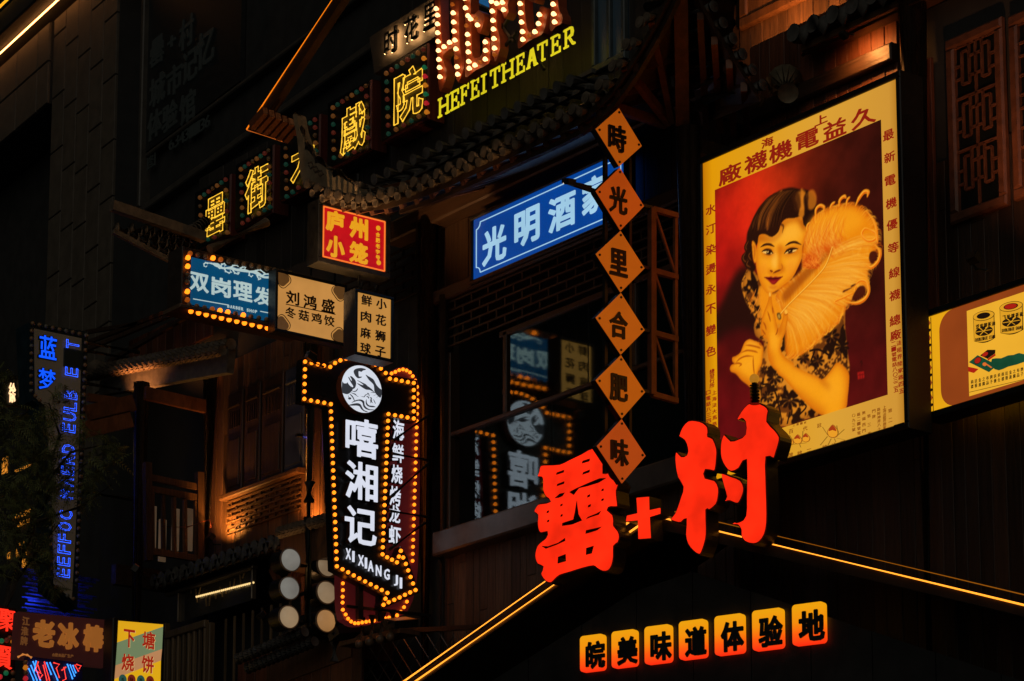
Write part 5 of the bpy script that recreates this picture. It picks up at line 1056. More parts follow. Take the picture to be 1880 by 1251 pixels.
for k in range(6): y_ = 400 + k*132; mb.prism(s.P(c4([(70+k*4, y_-38), (92+k*4, y_), (74+k*4, y_+36)])), -.0065, -.0045)
s.add('edge_triangle', mb, BR)
# ================================================================ BUILDINGS AND SETTING
def WY(x, y, Y): return tuple(float(a) for a in hit(x, y, planeY(Y)))
def WX(x, y, X): return tuple(float(a) for a in hit(x, y, planeX(X)))
g = MB().add([(-160, -120, 0), (140, -120, 0), (140, 160, 0), (-160, 160, 0)], [(0, 1, 2, 3)])
tag(g.build('street', paint('dark_asphalt', (.045, .045, .047), .7, 0, .3, 2)), kind='structure')
# ---- glazed restaurant front
R_ = world_thing('timber_shopfront', 'glazed dark timber shopfront with reflecting windows, below the blue sign', 'building', (-2.6, .6, 0))
XL, XR = -5.05, -.1
mb = MB(); planks(mb, XL + .3, XR, 5.2, 8.3, .64, .13, .03, .5); wpart('plank_wall', mb, wood('worn_brown_plank', (.035, .022, .014), (.15, .085, .05), .6), R_)
wpart('wall', MB().box(XL, XR, .64, .9, 0, 8.3).box(XL, XR, 3.2, 3.4, 8.3, 12.2).box(XL, XL+.1, .9, 3.2, 8.3, 12.2).box(XR-.1, XR, .9, 3.2, 8.3, 12.2).box(XL, XR, .9, 3.2, 8.2, 8.3).box(XL, XR, .72, 3.2, 11.1, 11.2), DARKWALL, R_)
zg1 = WY(960, 757, .6)[2]; xw = WY(930, 700, .6)[0]; zg2 = WY(1000, 590, .6)[2]
SILL = paint('grey_metal_sill', (.16, .16, .15), .35, .5, .3, 3)
wpart('sill', MB().bbox(XL+.3, XR, .40, .8, 8.27, 8.53, .02), SILL, R_)
wpart('rail', MB().bbox(XL+.3, XR, .56, .66, zg1, zg1 + .05, .01), TIMBER_X, R_)
xm = WY(1012, 800, .6)[0]
for k, (a, b, c, d) in enumerate([(WY(872, 880, .6)[0], xm, 8.532, zg1-.002), (xm+.02, -1.75, 8.532, zg1-.002), (-1.71, XR-.02, 8.532, zg1-.002), (xw+.06, -2.32, zg1+.052, zg2), (-2.30, XR-.02, zg1+.052, zg2)]):
    o = wpart('window_pane', MB().box(a, b, .6, .606, c, d), GLASS, R_)
mb = MB()
for x, w in ((xw, .07), (-1.55, .06)): mb.bbox(x - w/2, x + w/2, .57, .66, zg1 + .05, zg2 + .05, .008)
mb.bbox(XL+.3, XL+.42, .55, .68, 8.53, zg2 + .05, .01); mb.bbox(xw - .1, XR, .57, .67, zg2 + .001, zg2 + .07, .01)
wpart('window_frame', mb, TIMBER, R_)
# hanging things inside the open bay
mb = MB()
for k in range(5):
    x = XL + .6 + k*.18; z = zg1 + rng.uniform(.3, .8); mb.tube([(x, 1.2, 11), (x, 1.2, z)], .006, 4); mb.sphere((x, 1.2, z - .06), .07, 8, 5)
wpart('hanging_ornament', mb, IRON, R_)
def lattice(mb, x0, x1, z0, z1, y, t=.022, dx=.30, dz=.09):
    n = max(2, int((z1 - z0)/dz)); h = (z1 - z0)/n
    for i in range(n + 1): mb.box(x0, x1, y - .03, y, z0 + i*h - t/2, z0 + i*h + t/2)
    for i in range(n):
        x = x0 + (dx/2 if i % 2 else 0)
        while x < x1: mb.box(x - t/2, x + t/2, y - .028, y - .002, z0 + i*h, z0 + (i+1)*h); x += dx
mb = MB(); lattice(mb, XL + .2, XR - .05, zg2 + .12, zg2 + .62, .58)
wpart('lattice_frieze', mb, wood('lattice_timber', (.014, .009, .006), (.035, .02, .012), .5, (2, 14, 14)), R_)
mb = MB(); mb.bbox(XL, XR, .5, .75, zg2 + .64, zg2 + .80, .02); mb.bbox(XL - .7, XR + .05, .45, .76, 12.06, 12.3, .02); mb.bbox(XL - .7, XR, .38, .5, 12.4, 12.55, .02)
wpart('beam', mb, TIMBER_X, R_)
mb = MB(); planks(mb, XL, XR, zg2 + .80, 12.06, .7, .2, .03, 0); wpart('upper_boarding', mb, wood('dark_wall_plank', (.022, .013, .008), (.075, .038, .02)), R_)
mb = MB(); mb.tube([(XL + .05, .5, 0), (XL + .05, .5, 12.1)], .13, 16); wpart('column', mb, paint('glossy_dark_column', (.05, .028, .016), .28, 0, .4, 5, .1, stretch=(6, 6, .6)), R_, True)
mb = MB(); mb.tube([(XL + .34, .52, 0), (XL + .34, .52, 11.2)], .05, 10); wpart('downpipe', mb, paint('grey_pipe', (.06, .065, .065), .35, .3), R_, True)
# ---- tiled eave with curled corners
EX = [(-5.3,12.36),(-5.17,12.26),(-4.69,12.02),(-4.27,11.86),(-3.87,11.77),(-3.47,11.73),(-2.9,11.69),(-1.6,11.68),(-1.1,11.67),(-.6,11.68),(-.19,11.80),(.13,12.0),(.52,12.32),(.9,12.75)]
def ez(x): return float(np.interp(x, [a for a, b in EX], [b for a, b in EX]))
EY = -.9
R_ = world_thing('tiled_eave', 'curved tiled eave with upturned corners sweeping across the upper storey', 'roof', (-2.3, 0, 11.7))
tb = MB(); cp = MB(); dr = MB(); x = -5.22
while x < .86:
    z = ez(x); zz0 = ez(x - .1); fl_ = max(0, min(1, (abs(x + 2.2) - 1.7)/1.4)); sl_ = .42 - .25*fl_
    yb = float(np.interp(x, [-.6, .2, .9], [1.3, .35, -.2])); pts = [(x, EY - .03, z), (x, EY + .35, z + .35*sl_), (x, EY + .6, z + .6*sl_ + .01), (x, yb, max(z + (yb + .9)*sl_, 12.55) if x < -.6 else z + (yb + .9)*sl_)]
    for a, b in zip(pts, pts[1:]):
        n_ = 4 if b[1] > 1 else 2
        for i in range(n_):
            p_ = [a[k] + (b[k]-a[k])*i/n_ for k in range(3)]; q_ = [a[k] + (b[k]-a[k])*(i+1)/n_ for k in range(3)]; tb.tube([p_, q_], [.052, .045], 9)
    jz = rng.uniform(-.012, .012)
    cp.tube([(x, EY - .055, z + jz), (x, EY - .03, z + jz)], .056, 14); cp.tube([(x, EY - .060, z + jz), (x, EY - .055, z + jz)], [.034, .042], 12)
    xd = x + .1; zd = ez(xd) - .085 + rng.uniform(-.012, .012)
    dr.tube([(xd, EY - .045, zd), (xd, EY + .25, zd + .10)], [.048, .042], 10); dr.tube([(xd, EY - .05, zd), (xd, EY - .045, zd)], [.028, .036], 10)
    x += .2
wpart('barrel_tile', tb, TILE, R_, True); wpart('round_tile_end', cp, TILE, R_); wpart('drip_tile', dr, TILE, R_)
v = []; f = []
xs = np.linspace(-5.3, .9, 40)
for i, x in enumerate(xs):
    z = ez(x); fl_ = max(0, min(1, (abs(x + 2.2) - 1.7)/1.4)); sl_ = .42 - .25*fl_
    yb = float(np.interp(x, [-.6, .2, .9], [1.3, .35, -.2])); zb__ = z + (yb + .9)*sl_ if x >= -.6 else max(z + 2.2*sl_, 12.53); v += [(x, EY + .06, z - .06), (x, yb, zb__ - .04), (x, yb, zb__ - .11), (x, EY + .06, z - .13)]
    if i:
        a, b = 4*(i-1), 4*i; f += [(a+k, b+k, b+(k+1) % 4, a+(k+1) % 4) for k in range(4)]
f += [(0, 1, 2, 3), (len(v)-1, len(v)-2, len(v)-3, len(v)-4)]
wpart('roof_board', MB().add(v, f), wood('roof_board_wood', (.03, .016, .008), (.09, .045, .02), .6, (.9, 9, 9)), R_)
mb = MB(); 
for x in np.arange(-5.0, .2, .27): z = ez(x); mb.beam((x, EY + .1, z - .13), (x, .45, max(z - .13 + .55, 12.2)), .07, .07)
wpart('rafter', mb, wood('red_brown_rafter', (.06, .022, .01), (.17, .06, .024), .5, (9, .9, 9)), R_)
mb = MB(); pv = None
for x in xs:
    c_ = (x, EY + .14, ez(x) - .17)
    if pv and x > -3.6: mb.beam(pv, c_, .05, .05)
    pv = c_
wpart('eave_batten', mb, TIMBER_X, R_)
HN = [(541,216),(543,211),(548,213),(553,240),(566,275),(585,298),(620,322),(660,346),(662,364),(640,366),(610,358),(578,345),(557,332),(552,295),(548,255)]
hp = [WY(x, y, -.8) for x, y in HN]; lp = smooth_loop([(a[0], a[2]) for a in hp], 3)
vv_, ff_ = loops_mesh([lp], -.82, -.70); wpart('ridge_horn', MB().add(vv_, ff_), paint('ridge_plaster', (.20, .16, .10), .75, 0, .35, 7, .4), R_)
tp = [WY(x, y, -.78) for x, y in [(542,211),(548,214),(553,240),(567,274),(586,297),(620,320),(662,345)]]
wpart('ridge_cap', MB().tube(tp, [.03, .035, .045, .05, .055, .06, .065], 8), TILE, R_, True)
mb = MB()
for k in range(3):
    q = [WY(x, y, -.89) for x, y in [(566+k*9, 300+k*8), (572+k*9, 298+k*8), (576+k*9, 306+k*7), (570+k*9, 310+k*7), (567+k*9, 304+k*8)]]; mb.tube(q, .012, 5)
wpart('scroll_relief', mb, paint('dark_relief', (.05, .04, .03), .7), R_)
# right hand flank of the turned-up corner
fr = [WX(1292, 0, .92), WX(1318, 45, .92), WX(1345, 88, .92), WX(1372, 130, .92), WX(1395, 165, .92)]
fr = [(.9, EY, 12.75)] + fr
tb = MB(); L_ = [Vector(p) for p in fr]; tot = sum((b - a).length for a, b in zip(L_, L_[1:])); d = 0.1
while d < tot:
    s_ = d
    for a, b in zip(L_, L_[1:]):
        l = (b - a).length
        if s_ <= l: p = a + (b - a)*(s_/l); break
        s_ -= l
    tb.tube([(p.x + .05, p.y, p.z), (p.x - .75, p.y, p.z + .12)], .05, 9); tb.tube([(p.x + .07, p.y, p.z), (p.x + .05, p.y, p.z)], .056, 12); d += .17
wpart('flank_tile', tb, TILEDARK, R_, True)
mb = MB(); v = []; f = []
for i, p in enumerate(fr):
    v += [(p[0], p[1], p[2] - .05), (-.2, p[1]*.3 + .3, p[2] - .05 + (.2 if i else -.2)), (-.2, p[1]*.3 + .3, p[2] - .12 + (.2 if i else -.2)), (p[0], p[1], p[2] - .12)]
    if i: a, b = 4*(i-1), 4*i; f += [(a+k, b+k, b+(k+1) % 4, a+(k+1) % 4) for k in range(4)]
wpart('flank_board', MB().add(v, f + [(0, 1, 2, 3), (len(v)-1, len(v)-2, len(v)-3, len(v)-4)]), TIMBER, R_)
RAFT = wood('warm_rafter', (.10, .035, .014), (.26, .09, .035), .45, (5, 5, 2))
B0 = Vector((-.12, .0, 11.62)); mb = MB()
mb.beam(B0, (.86, -.86, 12.58), .13, .17)
for q in [(.45, -.86, 12.22), (.05, -.86, 11.9), (-.35, -.84, 11.68)]: mb.beam(B0 + Vector((-.1 - .25*(.86 - q[0])*.5, 0, .05)), q, .06, .09)
for k in (1, 2, 3, 4): q = Vector(fr[k]); mb.beam(B0 + Vector((.0, .12 + .18*k, .03)), q - Vector((.05, 0, .14)), .06, .09)
wpart('corner_rafter', mb, RAFT, R_)
mb = MB(); l1 = [WY(x, y, -.25) for x, y in [(1235,112),(1222,128),(1205,145),(1180,160),(1150,180),(1130,192)]]; l2 = [WX(x, y, .2) for x, y in [(1256,112),(1268,128),(1290,140),(1320,152),(1350,168),(1370,176)]]
for L2 in (l1, l2):
    for a, b in zip(L2, L2[1:]): mb.beam(a, b, .04, .07)
wpart('curved_purlin', mb, RAFT, R_)
# ---- corner post with its bracket
R_ = world_thing('corner_post', 'glossy dark round corner post between the blue sign and the poster', 'post', (-.1, .06, 0))
wpart('shaft', MB().tube([(-.1, .06, 0), (-.1, .06, 11.55)], .125, 20), paint('glossy_dark_column'  , (.05, .028, .016)), R_, True)
mb = MB(); c_ = WX(1246, 148, .0); mb.bbox(-.2, .05, c_[1]-.12, c_[1]+.12, c_[2]-.11, c_[2]+.13, .02); wpart('bracket_block', mb, TIMBER, R_)
mb = MB(); c_ = WX(1243, 100, .06); mb.tube([(c_[0], c_[1], c_[2]-.22), (c_[0], c_[1], c_[2])], [.07, .075], 14); mb.sphere((c_[0], c_[1], c_[2]), .075, 14, 8); wpart('finial', mb, RAFT, R_, True)
mb = MB(); mb.bbox(-.18, -.02, .12, .9, 11.28, 11.45, .02); mb.beam(WX(1282, 192, -.0), WX(1368, 225, -.0), .06, .10); wpart('tie_beam', mb, TIMBER, R_)
# ---- right hand building carrying the poster
BW = .80
R_ = world_thing('timber_building', 'dark plank-clad timber building behind the poster and the porch, lattice windows at right', 'building', (3.5, BW, 0))
pb = MB(); planks(pb, -.05, 8.2, 4.5, 10.6, BW, .16, .03, .3); wpart('plank_wall', pb, wood('dark_wall_plank', (.022, .013, .008), (.075, .038, .02), .5), R_)
zE = (WY(1372, 154, .52)[2] + WY(1660, 8, .52)[2])/2
wpart('wall', MB().box(-.05, 8.2, BW + .001, BW + .25, 0, zE + .05), DARKWALL, R_)
zA = WY(1560, 150, BW)[2]; zB_ = WY(1560, 60, BW)[2]
pb = MB(); planks(pb, .0, WY(1652, 100, BW)[0], zA - .25, zB_ + .3, BW - .002, .17, .03, .1); wpart('upper_plank', pb, REDPLANK, R_)
mb = MB(); mb.bbox(-.05, WY(1652, 100, BW)[0], BW - .12, BW + .0, zA - .03, zA + .14, .015); wpart('beam', mb, TIMBER_X, R_)
pb = MB(); planks(pb, .10, BW, 10.3, 11.3, -.02, .18, .02, 0, axis='y'); wpart('side_board', pb, REDPLANK, R_)
xa = WY(1660, 400, .55)[0]; xb = WY(1690, 400, .55)[0]
mb = MB(); mb.tube([((xa+xb)/2, .62, 0), ((xa+xb)/2, .62, 13)], .15, 18); wpart('column', mb, paint('glossy_dark_column', (.05, .028, .016)), R_, True)
xc, xd = WY(1680, 250, BW)[0], WY(1722, 250, BW)[0]; pb = MB(); planks(pb, xc, xd, 8.9, 11.6, BW - .03, .2, .03, .2); wpart('red_panel', pb, REDPLANK, R_)
Wf = paint('reddish_window_timber', (.13, .052, .028), .45, 0, .4, 9, .2)
def lwin(pxl, pxr, ptop, pbot):
    YW = BW - .04; x0 = WY(pxl, ptop, YW)[0]; x1 = WY(pxr, ptop, YW)[0]; z1 = WY(pxl, ptop, YW)[2]; z0 = WY(pxl, pbot, YW)[2]; t = .10; mb = MB()
    for a in [(x0, x1, YW-.06, YW, z1-t, z1), (x0, x1, YW-.06, YW, z0, z0+t), (x0, x0+t, YW-.058, YW, z0+t, z1-t), (x1-t, x1, YW-.058, YW, z0+t, z1-t)]: mb.bbox(*a, .02)
    w = wpart('lattice_window', mb, Wf, R_)
    xi0, xi1, zi0, zi1 = x0+t, x1-t, z0+t, z1-t; iw, ih = xi1-xi0, zi1-zi0; b = MB()
    segs = [((.5,0),(.5,1))]
    for c0, fl in ((0, 0), (.5, 1)):
        for zz_ in (.08, .40, .72):
            pts = [((0,.16),(.16,.16)), ((.16,.16),(.16,.04)), ((.16,.04),(.34,.04)), ((.34,.04),(.34,.20)), ((.34,.20),(.5,.20)), ((.16,.16),(.16,.24)), ((.16,.24),(.34,.24)), ((0,.28),(.5,.28)), ((.34,.20),(.34,.28)), ((0,.08),(.16,.08)), ((.34,.08),(.5,.08))]
            for p, q in pts: segs.append(tuple(((c0 + (.5 - u if fl else u)), min(1, zz_ + w)) for u, w in (p, q)))
    for p, q in segs: b.beam((xi0 + p[0]*iw, YW - .02, zi0 + p[1]*ih), (xi0 + q[0]*iw, YW - .02, zi0 + q[1]*ih), .022, .022)
    b.v = [(x - R_.location[0], y - R_.location[1], z) for x, y, z in b.v]; b.build('lattice', Wf, w)
    g_ = MB().box(xi0, xi1, YW - .004, YW - .001, zi0, zi1); g_.v = [(x - R_.location[0], y - R_.location[1], z) for x, y, z in g_.v]; g_.build('pane', paint('black_window_pane', (.006, .008, .008), .5, 0, .2, 2, 0, .2), w)
lwin(1741, 1846, 78, 420); lwin(1856, 1975, 34, 375)
# eave of the right building
EB = .52
ge = [WY(1372, 154, EB), WY(1660, 8, EB)]
zE = (ge[0][2] + ge[1][2])/2
mb = MB(); mb.box(.95, 8.2, EB + .03, BW, zE + .06, zE + .12); wpart('eave_soffit', mb, wood('soffit_board', (.05, .025, .01), (.16, .075, .03), .5, (.9, 10, 10)), R_)
mb = MB(); mb.tube([(1.0, EB, zE), (8.2, EB, zE)], .018, 8); wpart('gutter_rail', mb, paint('dull_brass_rail', (.25, .12, .05), .4, .5), R_, True)
tb = MB(); x = .95
while x < 8.1:
    tb.tube([(x, EB - .05, zE + .22), (x, 1.4, zE + .42)], .075, 10); tb.tube([(x, EB - .07, zE + .22), (x, EB - .05, zE + .22)], .088, 14)
    xd = x + .13; tb.prism([(xd - .09, zE + .25), (xd + .09, zE + .25), (xd + .08, zE + .17), (xd, zE + .06), (xd - .08, zE + .17)], EB - .06, EB - .04); x += .26
wpart('roof_tile', tb, TILEDARK, R_, True)
wpart('roof_board', MB().add([(.9, EB - .03, zE + .19), (8.2, EB - .03, zE + .19), (8.2, 1.45, zE + .36), (.9, 1.45, zE + .36), (.9, EB - .03, zE + .14), (8.2, EB - .03, zE + .14), (8.2, 1.45, zE + .31), (.9, 1.45, zE + .31)], [(0, 1, 2, 3), (7, 6, 5, 4), (0, 4, 5, 1), (1, 5, 6, 2), (2, 6, 7, 3), (3, 7, 4, 0)]), TIMBER, R_)
# upper storey seen above that eave
UY = 1.5
pb = MB(); x0 = WY(1362, 60, UY)[0]; planks(pb, x0, 8, zE + .3, zE + 3.2, UY, .19, .03, .1); wpart('upper_wall_plank', pb, PLANK, R_)
wpart('upper_wall', MB().box(x0 - .3, 8.2, UY + .001, UY + .2, 13.2, zE + 4), DARKWALL, R_)
za = WY(1364, 56, UY - .05)[2]; xw0 = WY(1362, 50, UY - .05)[0]
mb = MB(); mb.bbox(xw0, xw0 + 2.6, UY - .10, UY - .04, za, za + .12, .02); mb.bbox(xw0, xw0 + .12, UY - .098, UY - .04, za + .12, za + 2.2, .02); mb.bbox(xw0 + .12, xw0 + 2.6, UY - .07, UY - .04, za + .12, za + 2.2, .01); mb.bbox(xw0 + .3, xw0 + 2.3, UY - .085, UY - .072, za + .32, za + 2.0, .012)
wpart('panelled_shutter', mb, wood('orange_brown_shutter', (.13, .05, .02), (.30, .12, .045), .45, (8, 8, 1)), R_)
wpart('corner_board', MB().bbox(x0 - .28, x0 - .02, UY - .12, UY - .0, 12.4, zE + 4, .02), TIMBER, R_)
# ---- upper storey carrying the theatre signs
R_ = world_thing('theatre_storey', 'dark upper storey wall behind the neon characters and marquee letters', 'building', (-6, 1.66, 0))
wpart('wall', MB().box(-12.0, -7.3, 1.74, 2.2, 0, 15.0).box(-7.3, 1.6, 1.742, 2.2, 0, 18.5), DARKWALL, R_)
pb = MB(); planks(pb, -12, -7.3, 12.4, 15.0, 1.74, .3, .02, .2); planks(pb, -7.3, 1.6, 12.4, 18, 1.74, .3, .02, .2); wpart('boarding', pb, wood('black_boarding', (.02, .016, .013), (.05, .042, .034), .6), R_)
a = WY(1090, 90, 1.68); b = WY(1150, -30, 1.68)
mb = MB()
for q in [(a[0], b[0], 1.64, 1.71, a[2]-.3, a[2]-.22), (a[0], a[0]+.06, 1.64, 1.71, a[2]-.22, b[2]), (b[0]-.06, b[0], 1.64, 1.71, a[2]-.22, b[2]), ((a[0]+b[0])/2-.03, (a[0]+b[0])/2+.03, 1.645, 1.71, a[2]-.22, b[2])]: mb.bbox(*q, .01)
w = wpart('window_frame', mb, paint('blue_grey_window_frame', (.06, .085, .095), .4), R_)
wpart('window_pane', MB().box(a[0], b[0], 1.70, 1.712, a[2]-.22, b[2]), emit('blue_reflection_pane', (8, 19, 24), .7), R_)  # slight blue reflection put into the pane as emission
mb = MB()
for k, (p, q) in enumerate([((700, 330), (1090, 130)), ((720, 345), (1080, 160))]): mb.beam(WY(*p, 1.5), WY(*q, 1.5), .05)
for k in range(16): p = WY(712 + k*24, 336 - k*12, 1.3); mb.tube([(p[0], 1.1, p[2]), (p[0], 1.6, p[2] + .12)], .07, 8)
wpart('cable_tray', mb, TILEDARK, R_)
# ---- light-edged roof at the upper left
R_ = world_thing('light_edged_roof', 'steep dark roof edge outlined by an orange light line at the upper left', 'roof', WY(470, 240, .2))
mb = MB(); P_ = [WY(x, y, .2) for x, y in [(453,237),(787,-266),(802,-266),(468,243)]]; mb.prism([(p[0], p[2]) for p in P_], .2, .3); wpart('eave_board', mb, wood('dark_red_eave', (.03, .012, .006), (.08, .03, .012), .5, (2, 8, 2)), R_)
OLED = emit('orange_light_line', (255, 128, 16), 1.0)
wpart('light_line', MB().tube([WY(453, 238, .2), WY(784, -265, .2)], .012, 6), OLED, R_)
wpart('light_line', MB().tube([WX(453, 239, WY(453, 238, .17)[0]), WX(524, 262, WY(453, 238, .17)[0])], .006, 6), emit('dim_orange_light_line', (200, 96, 30), .8), R_)
mb = MB()
for k in range(6): p = WX(462 + k*12, 232 + k*5, WY(453, 238, .17)[0] + .3); mb.beam(p, (p[0] + .3, p[1], p[2] + .1), .07, .1)
wpart('rafter', mb, RAFT, R_)
# ---- stone-clad tower far behind
PDW = planeV(-2250, WY(215, 400, 6.0))
s = Sign('stone_tower', 'tall stone-clad building at far left with a dark lettered banner', 'building', PDW, (215, 400))
gzd = -s.O[2]; mb = MB(); x1 = s.p(213, 300)[0]; xm_ = s.p(99, 200)[0]
cw = (x1 - xm_)/5; ztop = s.p(60, 78)[1]; zb1 = s.p(50, 155)[1]; zb2 = s.p(50, 230)[1]
for i in range(5):
    xk = x1 - i*cw; z = ztop; first = True
    while z > ztop - 13:
        hh = 1.15*rng.uniform(.9, 1.1) if not first else [.95, .5, 1.2, .75, .35][i]; mb.bbox(xk - cw + .012, xk - .012, -.05, 0, z - hh + .012, z - .012, .01); z -= hh; first = False
xk = xm_ - .1; i = 0
while xk > xm_ - 9:
    w_ = 1.05 if i % 3 else .55
    for za_, zb__ in ((ztop, zb1), (zb1, zb2)): mb.bbox(xk - w_ + .014, xk - .014, -.10, -.05, zb__ + .014, za_ - .014, .012)
    xk -= w_; i += 1
s.add('stone_cladding', mb, STONE)
s.add('wall', MB().box(xm_ - .09, x1, .001, 1.5, gzd, ztop).box(xm_ - 10, xm_ - .09, -.049, 1.5, zb2, ztop).box(xm_ - 10, xm_ - .09, .9, 1.4, gzd, zb2).box(x1, x1 + 14, .4, 1.5, gzd, ztop + 1.2), DARKWALL)
s.add('cornice', MB().bbox(x1 - 14, x1 + 14, -.55, 1.4, ztop + .16, ztop + .62, .03), DARKWALL)
s.add('light_line', MB().tube([(x1 - 14, -.25, ztop + .10), (x1 + .3, -.25, ztop + .10)], .026, 6), emit('white_orange_light_line', (255, 165, 90), 8))
s.add('light_line', MB().tube([(x1 - 14, -.6, ztop + .66), (x1 + 12, -.6, ztop + .66)], .05, 6), emit('yellow_light_line', (235, 160, 30), 1.2))
xa = s.p(225, 200)[0]; mb = MB(); za_ = s.p(255, 350)[1]
mb.bbox(s.p(252, 300, -.2)[0], x1 + 12, .2, .42, za_ - .25, za_ - .12, .02); mb.bbox(s.p(252, 300, -.2)[0], s.p(257, 300, -.2)[0], .2, .41, za_ - .1, ztop, .02); mb.bbox(s.p(262, 300, -.2)[0], x1 + 12, .24, .42, za_ + .75, za_ + .83, .02)
s.add('window_ledge', mb, paint('ledge_metal', (.10, .09, .075), .5, .2, .3, 4))
bn = emit('faint_banner_letter', (11, 14, 12), .5, .2, 1.5)
mb = MB(); bx0 = s.p(264, 330, -.3)[0]; bx1 = s.p(440, 200, -.3)[0]; mb.box(bx0, bx1, .3, .38, za_ + .9, ztop - .1); s.add('banner', mb, paint('black_banner', (.02, .022, .022), .5))
mb = MB()
for cc, x, y, w, h in [('罍',287,94,24,50),('+',314,76,14,20),('村',341,60,26,56),('城',288,165,28,54),('市',319,146,28,54),('记',347,120,28,58),('忆',376,88,32,66),('体',283,228,26,50),('验',311,212,28,50),('馆',343,196,28,56)]: s.ch(mb, cc, x, y, w, h, -.28, dep=.02, bold=.02)
s.row(mb, '63431136', (314, 264), (380, 223), 9, 22, -.28, dep=.02); s.ch(mb, '图', 277, 295, 14, 26, -.28, dep=.02)
s.add('banner_lettering', mb, bn)
# ---- timber house with a balcony, left of the shopfront
CY = .9
R_ = world_thing('timber_house', 'old timber house with balcony, shutters and small tiled roofs behind the bulb sign', 'building', (-8, CY, 0))
wpart('wall', MB().box(-13, -5.3, CY + .001, CY + .3, 0, 12.6), DARKWALL, R_)
xq = WY(388, 900, CY)[0]; xr_ = WY(612, 900, CY)[0]; zlo = WY(480, 1010, CY)[2]; zhi = WY(480, 640, CY)[2]
pb = MB(); planks(pb, xq, xr_, zlo - .2, zhi, CY, .15, .03, .6); wpart('plank_wall', pb, PLANK, R_)
zs = WY(430, 920, CY)[2]
mb = MB(); mb.bbox(WY(422, 900, CY)[0], WY(566, 900, CY)[0], CY - .16, CY - .03, zs, zs + .06, .01); wpart('window_sill', mb, PLANK, R_)
lat = MB(); lattice(lat, WY(426, 930, CY)[0], WY(560, 930, CY)[0], zs - .42, zs - .03, CY - .05, .022, .22, .065); wpart('lattice_rail', lat, wood('honey_lattice', (.05, .025, .01), (.11, .05, .02), .5, (2, 14, 14)), R_)
for k, (pl, pr, mt) in enumerate([(424, 452, TIMBER), (456, 484, TIMBER), (488, 526, TIMBER), (530, 565, paint('blue_grey_shutter', (.04, .05, .09), .5))]):
    a, b = WY(pl, 880, CY)[0], WY(pr, 880, CY)[0]; z1 = zhi - .45; mb = MB(); t = .045
    mb.bbox(a, b, CY - .07, CY - .035, zs + .07, z1, .01)
    sh = wpart('shutter', mb, mt, R_)
    pm = MB(); pm.bbox(a + t, b - t, CY - .088, CY - .072, zs + .15, zs + .75, .012)
    for j in range(5): xx = a + t + (b - a - 2*t)*(j + .5)/5; pm.box(xx - .012, xx + .012, CY - .086, CY - .072, zs + .9, z1 - .25)
    pm.bbox(a + t, b - t, CY - .10, CY - .072, z1 - .2, z1 - .17, .005)
    pm.v = [(x - R_.location[0], y - R_.location[1], z) for x, y, z in pm.v]; pm.build('raised_panel', mt, sh)
mb = MB()
for px_ in (568, 384): c_ = WY(px_, 800, CY - .2); mb.tube([(c_[0], CY - .2, 6), (c_[0], CY - .2, zhi + .2)], .10, 14)
c_ = WY(258, 800, CY - 1.1); mb.tube([(c_[0], CY - 1.1, 0), (c_[0], CY - 1.1, WY(258, 705, CY - 1.1)[2])], .10, 14)
wpart('post', mb, paint('glossy_dark_column', (.05, .028, .016)), R_, True)
PXc = WY(384, 800, CY - .2)[0]
mb = MB(); mb.beam(WX(266, 722, PXc), WX(380, 748, PXc), .06, .16); mb.beam(WX(160, 730, PXc), WX(245, 742, PXc), .05, .1); mb.beam(WX(160, 760, PXc), WX(245, 740, PXc), .06, .2); mb.beam(WX(155, 790, PXc), WX(240, 770, PXc), .06, .2)
wpart('tie_beam', mb, RAFT, R_)
mb = MB(); mb.beam(WX(275, 877, PXc + .05), WX(362, 895, PXc + .05), .05, .08); mb.beam(WX(275, 898, PXc + .05), WX(362, 914, PXc + .05), .05, .08); mb.beam(WX(275, 1012, PXc + .05), WX(362, 1026, PXc + .05), .06, .08)
for k in range(5): mb.beam(WX(279 + k*20, 905 + k*4, PXc + .05), WX(280 + k*20, 1016 + k*3, PXc + .05), .045)
mb.beam(WX(270, 850, PXc + .05), WX(272, 1030, PXc + .05), .09); mb.beam(WX(366, 868, PXc + .05), WX(366, 1040, PXc + .05), .09)
wpart('balcony_rail', mb, PLANK, R_)
mb = MB()
for k, (x, y) in enumerate([(281, 960), (299, 985), (323, 965), (348, 965)]): a = WX(x - 7, y + 45, PXc - .1); b = WX(x + 7, y - 30, PXc - .1); mb.box(a[0] - .03, a[0], min(a[1], b[1]), max(a[1], b[1]), a[2], b[2])
wpart('paper_panel', mb, emit('pale_paper_panel', (74, 58, 42), .7, .3, 3, base=(.4, .34, .26)), R_)
mb = MB(); mb.box(-10.2, PXc - .4, CY - 1.3, CY, WX(300, 1030, PXc)[2] - .3, WX(300, 1030, PXc)[2] - .05); wpart('balcony_floor', mb, TIMBER_X, R_)
